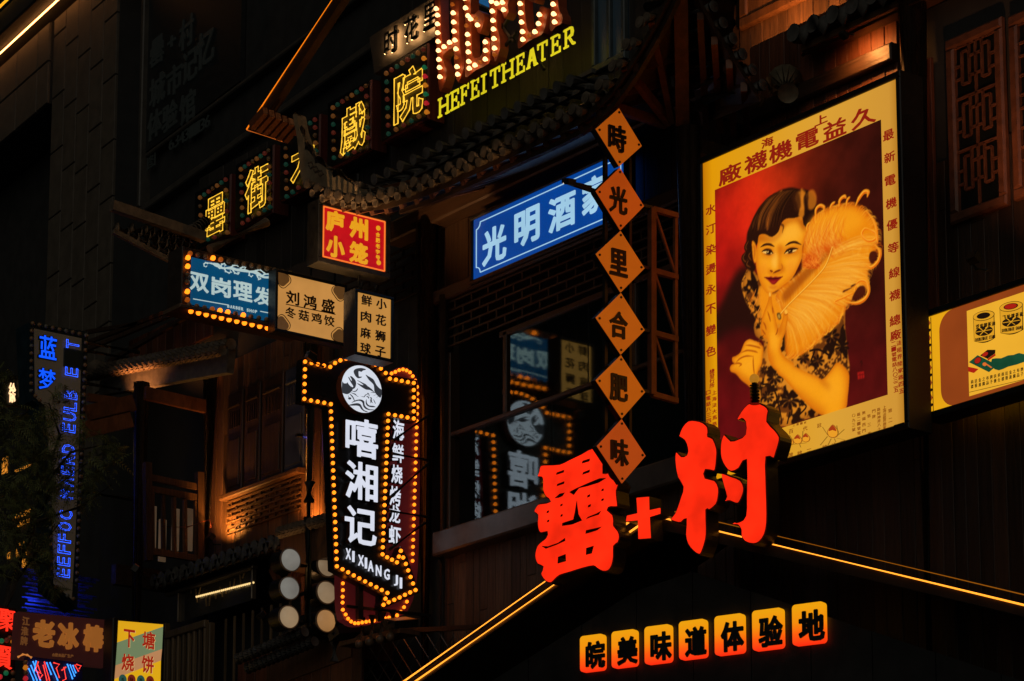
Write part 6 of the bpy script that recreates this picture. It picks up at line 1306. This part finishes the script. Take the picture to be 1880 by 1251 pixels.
# ridges and lower tiled roofs of the house
rt = MB(); p0, p1 = Vector(WY(178, 680, CY - .8)), Vector(WY(425, 632, CY - .8)); n_ = 26
for i in range(n_):
    a, b = p0 + (p1-p0)*(i/n_), p0 + (p1-p0)*((i+1)/n_); rt.tube([a, b], [.085, .07], 9); rt.tube([a + Vector((0, -.12, -.10)), b + Vector((0, -.12, -.10))], [.075, .062], 8)
rt.sphere(p0, .14, 10, 6); wpart('ridge_tile', rt, TILE, R_, True)
mb = MB(); a = Vector(WY(190, 690, CY - .75)); b = Vector(WY(425, 645, CY - .75)); mb.beam(a - Vector((0, 0, .12)), b - Vector((0, 0, .12)), .1, .3); wpart('ridge_wall', mb, TILEDARK, R_)
mb = MB()
for q in [((160,610),(255,595)),((160,630),(340,560)),((165,640),(335,570)),((200,665),(345,580))]: mb.beam(WY(*q[0], CY - .6), WY(*q[1], CY - .6), .05)
wpart('roof_lath', mb, TIMBER, R_)
pb = MB(); a = WY(240, 660, CY - .35); b = WY(392, 620, CY - .35); planks(pb, a[0], b[0], a[2] - .2, WY(340, 580, CY - .35)[2], CY - .35, .18, .03, .2); wpart('gable_board', pb, REDPLANK, R_)
def lean_roof(px0, py0, px1, py1, Y, drop, dep):
    a, b = Vector(WY(px0, py0, Y)), Vector(WY(px1, py1, Y)); n_ = int((b - a).length/.17); t1 = MB()
    for i in range(n_ + 1):
        p = a + (b - a)*(i/n_)
        for k in range(5): t1.tube([(p.x, Y + dep*k/5, p.z + drop*k/5), (p.x, Y + dep*(k+1)/5, p.z + drop*(k+1)/5)], [.07, .058], 8)
        t1.tube([(p.x, Y - .03, p.z), (p.x, Y, p.z)], .08, 12); t1.prism([(p.x+.02, p.z), (p.x+.15, p.z), (p.x+.14, p.z-.07), (p.x+.085, p.z-.14), (p.x+.03, p.z-.07)], Y - .03 + .006*(i % 2), Y - .012)
    o_ = wpart('lean_to_tile', t1, TILEDARK, R_, True)
    wpart('lean_to_board', MB().add([(a.x, Y, a.z-.06), (b.x, Y, b.z-.06), (b.x, Y+dep, b.z+drop-.06), (a.x, Y+dep, a.z+drop-.06), (a.x, Y, a.z-.1), (b.x, Y, b.z-.1), (b.x, Y+dep, b.z+drop-.1), (a.x, Y+dep, a.z+drop-.1)], [(0,1,2,3),(7,6,5,4),(0,4,5,1),(1,5,6,2),(2,6,7,3),(3,7,4,0)]), PLANK, R_)
lean_roof(285, 1066, 515, 990, .1, .25, .8)
# verge ridge running towards the street: rows of grey tiles right of the lean-to
def verge(p, q, n_=16, r=.075, nm='verge_tile', mt=TILE):
    p, q = Vector(p), Vector(q); m_ = MB()
    for i in range(n_):
        a, b = p + (q-p)*(i/n_), p + (q-p)*((i+1)/n_)
        for d_ in (0, 1): m_.tube([a + Vector((0, .13*d_, -.09*d_)), b + Vector((0, .13*d_, -.09*d_))], [r, r*.82], 9)
    wpart(nm, m_, mt, R_, True)
verge(WY(515, 978, -.3), WY(612, 950, -.3), 12); verge(WY(515, 1178, .0), WY(640, 1128, .0), 16); verge(WY(438, 1210, -.5), WY(560, 1160, -.4), 14, .07, 'verge_tile', TILEDARK)
mb = MB(); a, b = WY(515, 990, -.25), WY(615, 962, -.25); mb.prism([(a[0], a[2]), (b[0], b[2]), (b[0], b[2]-.35), (a[0], a[2]-.35)], -.25, .6); a, b = WY(490, 1218, .05), WY(645, 1156, .05); mb.prism([(a[0], a[2]), (b[0], b[2]), (b[0], b[2]-.3), (a[0], a[2]-.3)], .05, .6); wpart('verge_board', mb, PLANK, R_)
# lower storey: timber braces, slatted door, glazed transom
mb = MB()
for p, q in [((545,1040),(520,1090)),((575,1010),(540,1075)),((555,1050),(590,1010)),((500,1045),(515,1075)),((560,1130),(560,1060))]: mb.beam(WY(*p, .35), WY(*q, .35), .07)
wpart('brace', mb, RAFT, R_)
sl = MB(); a, b = WY(312, 1165, .3), WY(380, 1148, .3)
for k in range(8): x = a[0] + (b[0]-a[0])*k/7; sl.bbox(x - .022, x + .022, .26, .30, 4, a[2] - .06, .008)
sl.bbox(a[0] - .04, b[0] + .04, .24, .3, a[2] - .06, a[2] + .03, .01)
c_ = WY(307, 1160, .3); sl.bbox(c_[0] - .07, c_[0] + .03, .25, .32, 4, c_[2] + .1, .01); c_ = WY(386, 1160, .3); sl.bbox(c_[0] - .03, c_[0] + .07, .25, .32, 4, c_[2] + .1, .01)
for k in range(8): x = b[0] + .35 + k*.2; sl.box(x - .014, x + .014, .34, .36, 4, a[2] - .0)
wpart('slatted_door', sl, wood('pale_slat', (.14, .09, .045), (.28, .19, .10), .5), R_)
a, b = WY(334, 1085, .35), WY(467, 1046, .35); zb_ = WY(340, 1140, .35)[2]
wpart('transom_glass', MB().box(a[0], b[0], .35, .356, zb_, b[2]), paint('smoky_transom_glass', (.05, .045, .035), .12, 0, .4, 2, .05), R_)
mb = MB(); mb.bbox(a[0] - .3, b[0] + .06, .28, .36, b[2], b[2] + .04, .008); mb.bbox(b[0], b[0] + .03, .3, .36, zb_, b[2], .005); mb.bbox(a[0] - .03, a[0], .3, .36, zb_, b[2], .005); wpart('transom_frame', mb, paint('pale_metal_frame', (.25, .2, .14), .35, .6), R_)
mb = MB(); p, q = Vector(WY(361, 1096, .32)), Vector(WY(465, 1070, .32))
for k in range(30): c_ = p + (q-p)*(k/29); mb.sphere(c_, .014, 6, 4)
wpart('light_string', mb, emit('warm_light_string', (255, 214, 140), 1.1), R_)
mb = MB()
for k in range(12): c_ = Vector(WY(350 + k*9, 1088 - k*2.3 + rng.uniform(-12, 12), .33)); mb.beam(c_, c_ + Vector((rng.uniform(-.06, .06), 0, rng.uniform(-.2, -.05))), .02, .01)
wpart('glass_etching', mb, paint('etched_figures', (.3, .2, .09), .5), R_)
pb = MB(); a = WY(440, 1235, .1); b = WY(640, 1235, .1); planks(pb, a[0], b[0] + .3, 4, a[2] + .12, .1, .2, .03, .2); wpart('lower_boarding', pb, REDPLANK, R_)
# corner gable roof above (left), with rows of barrel tiles
rt = MB()
for k in range(6):
    a = Vector(WX(212 + k*27, 418 - k*2 + 4*k, WY(330, 450, -.5)[0])); b = Vector(WX(340 + k*8, 486 - k*16, WY(330, 450, -.5)[0]))
    for i in range(7): rt.tube([a + (b-a)*(i/7), a + (b-a)*((i+1)/7)], [.075, .062], 8)
wpart('gable_tile', rt, TILE, R_, True)
mb = MB(); X_ = WY(330, 450, -.5)[0] + .1
mb.beam(WX(205, 378, X_), WX(375, 436, X_), .1, .12); mb.beam(WX(208, 425, X_), WX(338, 492, X_), .05, .06); mb.tube([WX(385, 458, X_), WX(490, 408, X_)], .06, 8)
wpart('gable_ridge', mb, TILE, R_)
# lattice and boards between the red sign and the shopfront column
mb = MB(); a, b = WY(715, 560, .7), WY(788, 540, .7); lattice(mb, a[0] - .9, b[0], WY(750, 545, .7)[2], WY(750, 455, .7)[2], .7, .02, .34, .085); wpart('side_lattice', mb, wood('lattice_timber', (.05, .025, .012), (.13, .06, .028)), R_)
mb = MB(); planks(mb, a[0] - .6, b[0], WY(750, 620, .75)[2] - 1.5, WY(750, 550, .75)[2], .75, .2, .02, 0); wpart('side_boarding', mb, paint('grey_corrugated_board', (.07, .07, .062), .5, .2), R_)
# fence mesh at the bottom
R_ = world_thing('wire_fence', 'dark diamond-mesh wire fence below the red bulb sign', 'fence', WY(720, 1251, .2))
mb = MB()
for k in range(10):
    mb.tube([WY(640 + k*24, 1165, .2), WY(700 + k*24, 1262, .2)], .008, 4); mb.tube([WY(640 + k*24, 1262, .2), WY(690 + k*24, 1165, .2)], .008, 4)
wpart('wire_mesh', mb, paint('galvanised_wire', (.2, .19, .17), .35, .7), R_)
mb = MB(); mb.beam(WY(640, 1164, .2), WY(905, 1150, .2), .05); mb.tube([WY(632, 1160, .2), WY(632, 1270, .2)], .03, 8); wpart('fence_frame', mb, IRON, R_)
# ---- rack of round lamps
R_ = world_thing('round_lamp_rack', 'black pole carrying six round pale disc lamps, left of the crayfish sign', 'street lamp', WX(566, 1160, -6.0))
DM = [emit('pale_grey_disc', (140, 138, 130), .62, .3, 2.2, base=(.4, .4, .38), rough=.12), emit('pale_tan_disc', (156, 130, 98), .66, .3, 2.2, base=(.4, .38, .34), rough=.12), emit('warm_tan_disc', (168, 120, 70), .72, .3, 2.2, base=(.4, .36, .3), rough=.12)]  # faint glow stands in for the light these unlit discs catch
for k, (x, y) in enumerate([(534, 1028), (532, 1080), (531, 1133), (601, 1038), (600, 1088), (599, 1140)]):
    c_ = WX(x, y, -6.0); r_ = (WX(x, y - 22, -6.0)[2] - c_[2]); mt = DM[(0, 0, 1, 1, 1, 2)[k]]
    ring = [(c_[1] + r_*cos(t), c_[2] + r_*sin(t)) for t in np.linspace(0, 2*pi, 33)[:-1]]
    def xprism(pts, x0, x1):
        n = len(pts); return MB().add([(x0, a, b) for a, b in pts] + [(x1, a, b) for a, b in pts], [tuple(range(n-1, -1, -1)), tuple(range(n, 2*n))] + [(i, (i+1) % n, (i+1) % n + n, i + n) for i in range(n)])
    rim = wpart('lamp_rim', xprism(ring, -6.22, -6.02), BLACK, R_)
    q = MB(); nn = 32; rows = [(.9, 0), (.86, .028), (.74, .05), (.55, .068), (.3, .08), (.08, .084)]
    for rr_, dx in rows: q.v += [(-6.02 + dx, c_[1] + r_*rr_*cos(2*pi*k_/nn), c_[2] + r_*rr_*sin(2*pi*k_/nn)) for k_ in range(nn)]
    for i_ in range(len(rows)-1): q.f += [(i_*nn + k_, i_*nn + (k_+1) % nn, (i_+1)*nn + (k_+1) % nn, (i_+1)*nn + k_) for k_ in range(nn)]
    q.f.append(tuple(range((len(rows)-1)*nn, len(rows)*nn)))
    q.v = [(x - R_.location[0], y - R_.location[1], z - R_.location[2]) for x, y, z in q.v]; q.build('lamp_disc', mt, rim, True)
    q = MB().add(*(lambda v_, f_: ([(-6.02 - y_, c_[1] + x_, c_[2] + z_) for x_, y_, z_ in v_], f_))(*loops_mesh([[(r_*1.0*cos(t), r_*1.0*sin(t)) for t in np.linspace(0, 2*pi, 33)[:-1]], [(r_*.9*cos(t), r_*.9*sin(t)) for t in np.linspace(0, 2*pi, 33)[:-1]][::-1]], -.02, 0)))
    q.v = [(x - R_.location[0], y - R_.location[1], z - R_.location[2]) for x, y, z in q.v]; q.build('lamp_bezel', paint('tan_bezel', (.3, .22, .15), .4), rim)
    wpart('arm', MB().tube([(-6.12, c_[1], c_[2]), (-6.12, WX(566, y, -6.0)[1], c_[2] - .02)], .022, 6), BLACK, R_)
pp = [WX(564, 950, -6.12), WX(565, 1140, -6.12), WX(567, 1160, -6.12), WX(578, 1170, -6.12), WX(640, 1176, -6.12)]
wpart('pole', MB().tube(pp, .04, 10), BLACK, R_, True)
mb = MB(); c_ = WX(568, 905, -6.12); mb.tube([(c_[0], c_[1], c_[2] + 1.0), (c_[0], c_[1], c_[2] - 1.2)], .045, 10); mb.tube([(c_[0], c_[1], c_[2] - .1), (c_[0], c_[1], c_[2] + .12)], .065, 10); wpart('pipe', mb, paint('dark_green_pipe', (.04, .055, .05), .4, .3), R_, True)
# ---- shelf with small drums and two flood lamps under the red sign, camera
R_ = world_thing('drum_shelf', 'narrow shelf with small bottle-shaped ornaments under the red bulb sign', 'shelf', WY(720, 1180, -.2))
a, b = WY(640, 1185, -.2), WY(752, 1160, -.2)
wpart('board', MB().beam(a, b, .25, .05), PLANK, R_)
mb = MB()
for k in range(4): c_ = WY(664 + k*19, 1172 - k*4.5, -.3); mb.tube([(c_[0], -.3, c_[2] - .05), (c_[0], -.3, c_[2] + .22)], [.055, .04], 10); mb.sphere((c_[0], -.33, c_[2] - .07), .05, 10, 6)
wpart('bottle', mb, paint('brown_glazed_pot', (.16, .10, .06), .35, 0, .3), R_, True)
def flood(name_lab, px_, py_, Y, aim, energy, col, size=.16, spot=70, X=None):
    c_ = Vector(WX(px_, py_, Y) if X else WY(px_, py_, Y)); R2 = world_thing('flood_lamp', name_lab, 'flood lamp', c_, 'small flood lamps on the timber fronts')
    d = Vector(aim).normalized(); up = Vector((0, 0, 1)) if abs(d.z) < .9 else Vector((1, 0, 0)); a = d.cross(up).normalized(); b = a.cross(d)
    def bx(w, h, l0, l1): return MB().add([c_ + a*sx*w + b*sz*h + d*l for l in (l0, l1) for sx, sz in ((-1, -1), (1, -1), (1, 1), (-1, 1))], [(3, 2, 1, 0), (4, 5, 6, 7), (0, 1, 5, 4), (1, 2, 6, 5), (2, 3, 7, 6), (3, 0, 4, 7)])
    h_ = wpart('housing', bx(size/2, size*.35, -.06, .02), IRON, R2)
    wpart('lens', bx(size*.42, size*.28, .021, .024), emit('lamp_lens_%d' % len(MATS), tuple(int(255*k) for k in col), .12), R2)
    wpart('yoke', MB().tube([c_ - a*size*.55, c_ - a*size*.55 - d*.1 + Vector((0, .12, 0)), c_ + Vector((0, .2, 0)) - d*.1], .012, 5), IRON, R2)
    l = bpy.data.lights.new('lamp_light', 'SPOT'); l.energy = energy; l.color = col; l.spot_size = radians(spot); l.spot_blend = .8; l.shadow_soft_size = .04
    o = bpy.data.objects.new('lamp_light', l); COL.objects.link(o); o.parent = R2; o.location = d*.04; o.rotation_euler = d.to_track_quat('-Z', 'Y').to_euler()
    return R2
flood('small flood lamp washing the planks beside the lattice rail with orange light', 388, 985, CY - .34, (.05, .7, 1), 62, (1.0, .42, .08), .10, 140)
flood('small flood lamp at the foot of the plank strip beside the bulb sign', 548, 968, CY - .30, (.0, .7, 1), 60, (1.0, .36, .06), .08, 120)
flood('added blue lamp tinting the upper plank strip and the last shutter', 552, 800, CY - .35, (.0, 1, .1), 10, (.10, .12, 1.0), .05, 120)  # added in place of blue spill from nearby neon
flood('flood lamp with lit edge fixed under the lower right of the red bulb sign', 735, 1140, -.25, (.3, -.2, 1), .6, (1.0, .5, .15), .30, 60)
flood('flood lamp with lit edge fixed under the lower left of the red bulb sign', 632, 1160, -.25, (-.3, -.2, 1), .5, (1.0, .5, .15), .30, 60)
flood('flood lamp on the right roof lighting the panelled shutter', 1425, 80, .95, (-.05, 1, .5), 70, (1.0, .40, .10), .08, 150)
flood('flood lamp below the right eave lighting the red planks above the poster', 1552, 68, .42, (.0, 1, -.60), 26, (1.0, .35, .08), .06, 150)
flood('small flood lamp on the corner bracket lighting the corner rafters', 1247, 172, -.12, (.3, -.45, 1), 40, (1.0, .40, .12), .08, 110)
flood('added lamp on the arm end beside the second diamond, aimed along the eave', 1045, 334, .12, (-3.3, .58, 1.15), 300, (1.0, .52, .2), .08, 32, X=1)  # added to brighten the eave tiles, standing in for street light
flood('added lamp on top of the black arrow sign, aimed up at the curled eave', 572, 652, -4.7, (.25, .55, 1.5), 190, (1.0, .52, .2), .10, 80, X=1)  # invented lamp, put here to warm the left end of the eave
flood('added lamp beside the lattice windows casting red light', 1790, 470, -.6, (.0, .6, 1), 130, (1.0, .38, .14), .10, 90)  # added; stands in for spill from the red letters and poster
flood('added lamp hidden behind the blue neon sign lighting the timber beams', 215, 770, -.2, (.2, .3, .8), 80, (1.0, .32, .08), .12, 100)  # added unseen source for warm light on posts and beams
flood('added lamp at the balcony foot throwing dim amber light on the posts', 250, 1042, -.75, (.35, .55, 1), 26, (1.0, .42, .12), .10, 100)  # added only to lift the dim balcony
flood('added lamp above the slatted door lighting the transom and verge tiles', 482, 1128, -.55, (.1, .6, .55), 10, (1.0, .50, .18), .08, 120)  # added lamp replacing amber light from the sign bulbs
# flood lamps seen switched off under the sign
# ---- security camera and coiled cable
R_ = world_thing('security_camera', 'small pale security camera below the round lamps', 'camera', WY(615, 1200, -.3))
c_ = Vector(WY(614, 1198, -.3)); wpart('housing', MB().tube([c_ + Vector((0, 0, .12)), c_ - Vector((0, 0, .1))], .05, 10), paint('pale_camera_plastic', (.3, .3, .3), .4), R_, True); wpart('bracket', MB().beam(c_ + Vector((0, 0, .12)), c_ + Vector((0, .4, .14)), .04), IRON, R_)
R_ = world_thing('power_cable', 'thin reddish cable sagging from the balcony to the orange-lit planks', 'cable', WY(330, 968, .3))
wpart('cable', MB().tube([WY(285, 955, .3), WY(310, 968, .3), WY(345, 968, .3), WY(372, 958, .5), WY(385, 955, .7), WY(388, 968, .75), WY(378, 972, .7), WY(392, 960, .78)], .009, 5), paint('red_cable', (.35, .06, .03), .5), R_, True)
R_ = world_thing('threaded_rod', 'short threaded metal stem standing on top of the red character', 'mount', WY(1386, 742, -.7))
mb = MB(); a, b = WY(1386, 742, -.7), WY(1385, 700, -.7); mb.tube([a, b], .03, 8)
for k in range(6): c_ = Vector(a) + (Vector(b)-Vector(a))*(k/7); mb.tube([c_, c_ + Vector((0, 0, .02))], .045, 10)
wpart('stem', mb, IRON, R_); wpart('tip', MB().sphere(WY(1385, 696, -.7), .045, 10, 8), emit('amber_tip', (200, 130, 30), .7), R_, True)
R_ = world_thing('hanging_lamp_cluster', 'cluster of metal lamp bodies and brackets under the right eave', 'lamp', WY(1430, 160, .45))
mb = MB(); c_ = Vector(WY(1447, 158, .5)); mb.tube([c_ + Vector((-.15, .1, .12)), c_ + Vector((.05, -.05, -.1))], [.17, .1], 14); wpart('shade', mb, paint('pale_metal_shade', (.35, .28, .18), .4, .4, .4, 8), R_, True)
mb = MB(); mb.beam(WY(1374, 160, .45), WY(1404, 183, .5), .03); mb.beam(WY(1404, 183, .5), WY(1396, 196, .5), .025); mb.tube([WY(1395, 165, .4), WY(1412, 150, .4), WY(1424, 158, .4), WY(1412, 172, .4)], .016, 6); mb.tube([WY(1410, 146, .38), WY(1425, 172, .38)], .035, 8); wpart('bracket', mb, paint('brass_bracket', (.3, .15, .06), .35, .6), R_)
# ---- tree at the lower left
TX, TY = WX(45, 1000, -8.8)[0], WX(45, 1000, -8.8)[1]
R_ = world_thing('street_tree', 'feathery dark green street tree in front of the blue neon sign', 'tree', (TX, TY, 0))
def tp_(x, y, dx=0.): return Vector(WX(x, y, TX + dx))
tk = MB(); trunk = [Vector((TX, TY - .35, 0)), Vector((TX, TY - .33, 4)), tp_(-10, 1180), tp_(20, 1080), tp_(55, 980), tp_(75, 900)]
tk.tube(trunk, [.22, .17, .075, .06, .045, .03], 8)
limbs = []
for a, b, c_ in [((20,1080),(70,1010),(110,960)),((40,1020),(10,950),(-20,900)),((55,980),(95,900),(160,850)),((75,900),(60,820),(20,770)),((75,900),(110,800),(90,740)),((60,960),(150,930),(205,890)),((25,1070),(-20,1030),(-50,1000)),((75,900),(130,830),(200,815)),((40,1020),(90,1040),(100,1090))]:
    d0 = rng.uniform(-.4, .4); L3 = [tp_(*a), tp_(*b, d0*.5), tp_(*c_, d0)]; tk.tube(L3, [.03, .018, .008], 5); limbs.append(L3)
wpart('trunk', tk, paint('tree_bark', (.09, .07, .045), .8, 0, .4, 6, .4, stretch=(4, 4, 1)), R_, True)
lf = MB(); cl = [(30,800,40,60),(85,790,34,50),(115,730,20,30),(60,870,50,50),(20,920,40,55),(100,870,40,45),(185,850,32,36),(200,815,26,26),(150,900,26,30),(60,960,50,40),(15,1010,34,50),(70,1030,36,34),(98,1065,14,26),(5,690,12,30),(-10,760,30,40),(150,790,14,30)]
for (x, y, rx, ry) in cl:
    for k in range(int(rx*ry*.055)):
        t = rng.uniform(0, 2*pi); r_ = rng.random()**.5; c_ = tp_(x + rx*r_*cos(t), y + ry*r_*sin(t), rng.uniform(-.5, .5)); dirn = Vector((rng.uniform(-1, 1), rng.uniform(-1, 1), rng.uniform(-1.0, .35))).normalized(); ln = rng.uniform(.12, .3)
        side = dirn.cross(Vector((rng.uniform(-1, 1), rng.uniform(-1, 1), .6))).normalized()
        for j in range(7):
            q = c_ + dirn*ln*j/7 + Vector((0, 0, -.05*(j/7)**2)); w_ = .055*(1 - j/9)
            for sg in (1, -1):
                e = q + side*w_*sg + dirn*.03 + Vector((0, 0, -.012)); n_ = dirn*.009; lf.add([q - n_, e, q + n_], [(0, 1, 2)])
wpart('crown', lf, paint('feathery_leaf', (.15, .17, .05), .6, 0, .5, 3, 0), R_)
# ---- distant dark houses closing the view at the lower left
R_ = world_thing('back_house', 'unlit dark house far behind the tree with small lit windows', 'house', (-16, 2.5, 0))
wpart('wall', MB().box(-24, -13.2, 2.5, 6, 0, 12.0), DARKWALL, R_)
for k, (x, y, w_, h_) in enumerate([(8, 855, 5, 16), (38, 945, 16, 4), (42, 960, 10, 4), (32, 1010, 3, 14), (45, 1018, 3, 26), (15, 1020, 2, 6), (45, 858, 18, 2), (42, 1022, 2, 22)]):
    a, b = WY(x - w_, y + h_, 2.46), WY(x + w_, y - h_, 2.46); c_ = (a[2] + b[2])/2; wpart('lit_window', MB().box(a[0], b[0], 2.46, 2.48, c_ - abs(h_)*.008, c_ + abs(h_)*.008), emit('amber_lit_window', (222, 136, 40), .9, .5, 30), R_)
mb = MB()
for k in range(16): a = WY(40 + rng.uniform(0, 40), 1095 + k*2, 2.4); b = WY(105 + rng.uniform(-8, 60), 1092 + k*2.2, 2.4); mb.box(min(a[0], b[0]), max(a[0], b[0]), 2.38, 2.40, a[2], a[2] + .015)
XSH = -12.2
R_ = world_thing('blue_glow_shutter', 'ribbed shutter streaked with blue light below the blue neon sign', 'shutter', WX(115, 1110, XSH))
mb = MB()
for k in range(13):
    y = 1056 + k*6.4; a = WX(38 + (k*11) % 17, y - 12, XSH); b = WX(184 - (k*7) % 29, y + 24, XSH); mb.box(XSH - .03, XSH - rng.uniform(0, .02), a[1], b[1], a[2] - .014, a[2] + rng.uniform(.006, .016))
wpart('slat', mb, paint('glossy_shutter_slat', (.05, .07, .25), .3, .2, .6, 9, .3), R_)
lb = bpy.data.lights.new('added_blue_wash', 'SPOT'); lb.energy = 4; lb.color = (.04, .10, 1.0); lb.shadow_soft_size = .05; lb.spot_size = radians(120); lb.spot_blend = .6  # added spot without fixture, stands in for neon spill on the slats
ob = bpy.data.objects.new('added_blue_wash', lb); COL.objects.link(ob); ob.location = WX(116, 1085, -11.75); ob.rotation_euler = Vector((-1, .1, .05)).to_track_quat('-Z', 'Y').to_euler()

for o in list(COL.objects):
    if o.parent is None and o.type == 'EMPTY': split_loose(o)
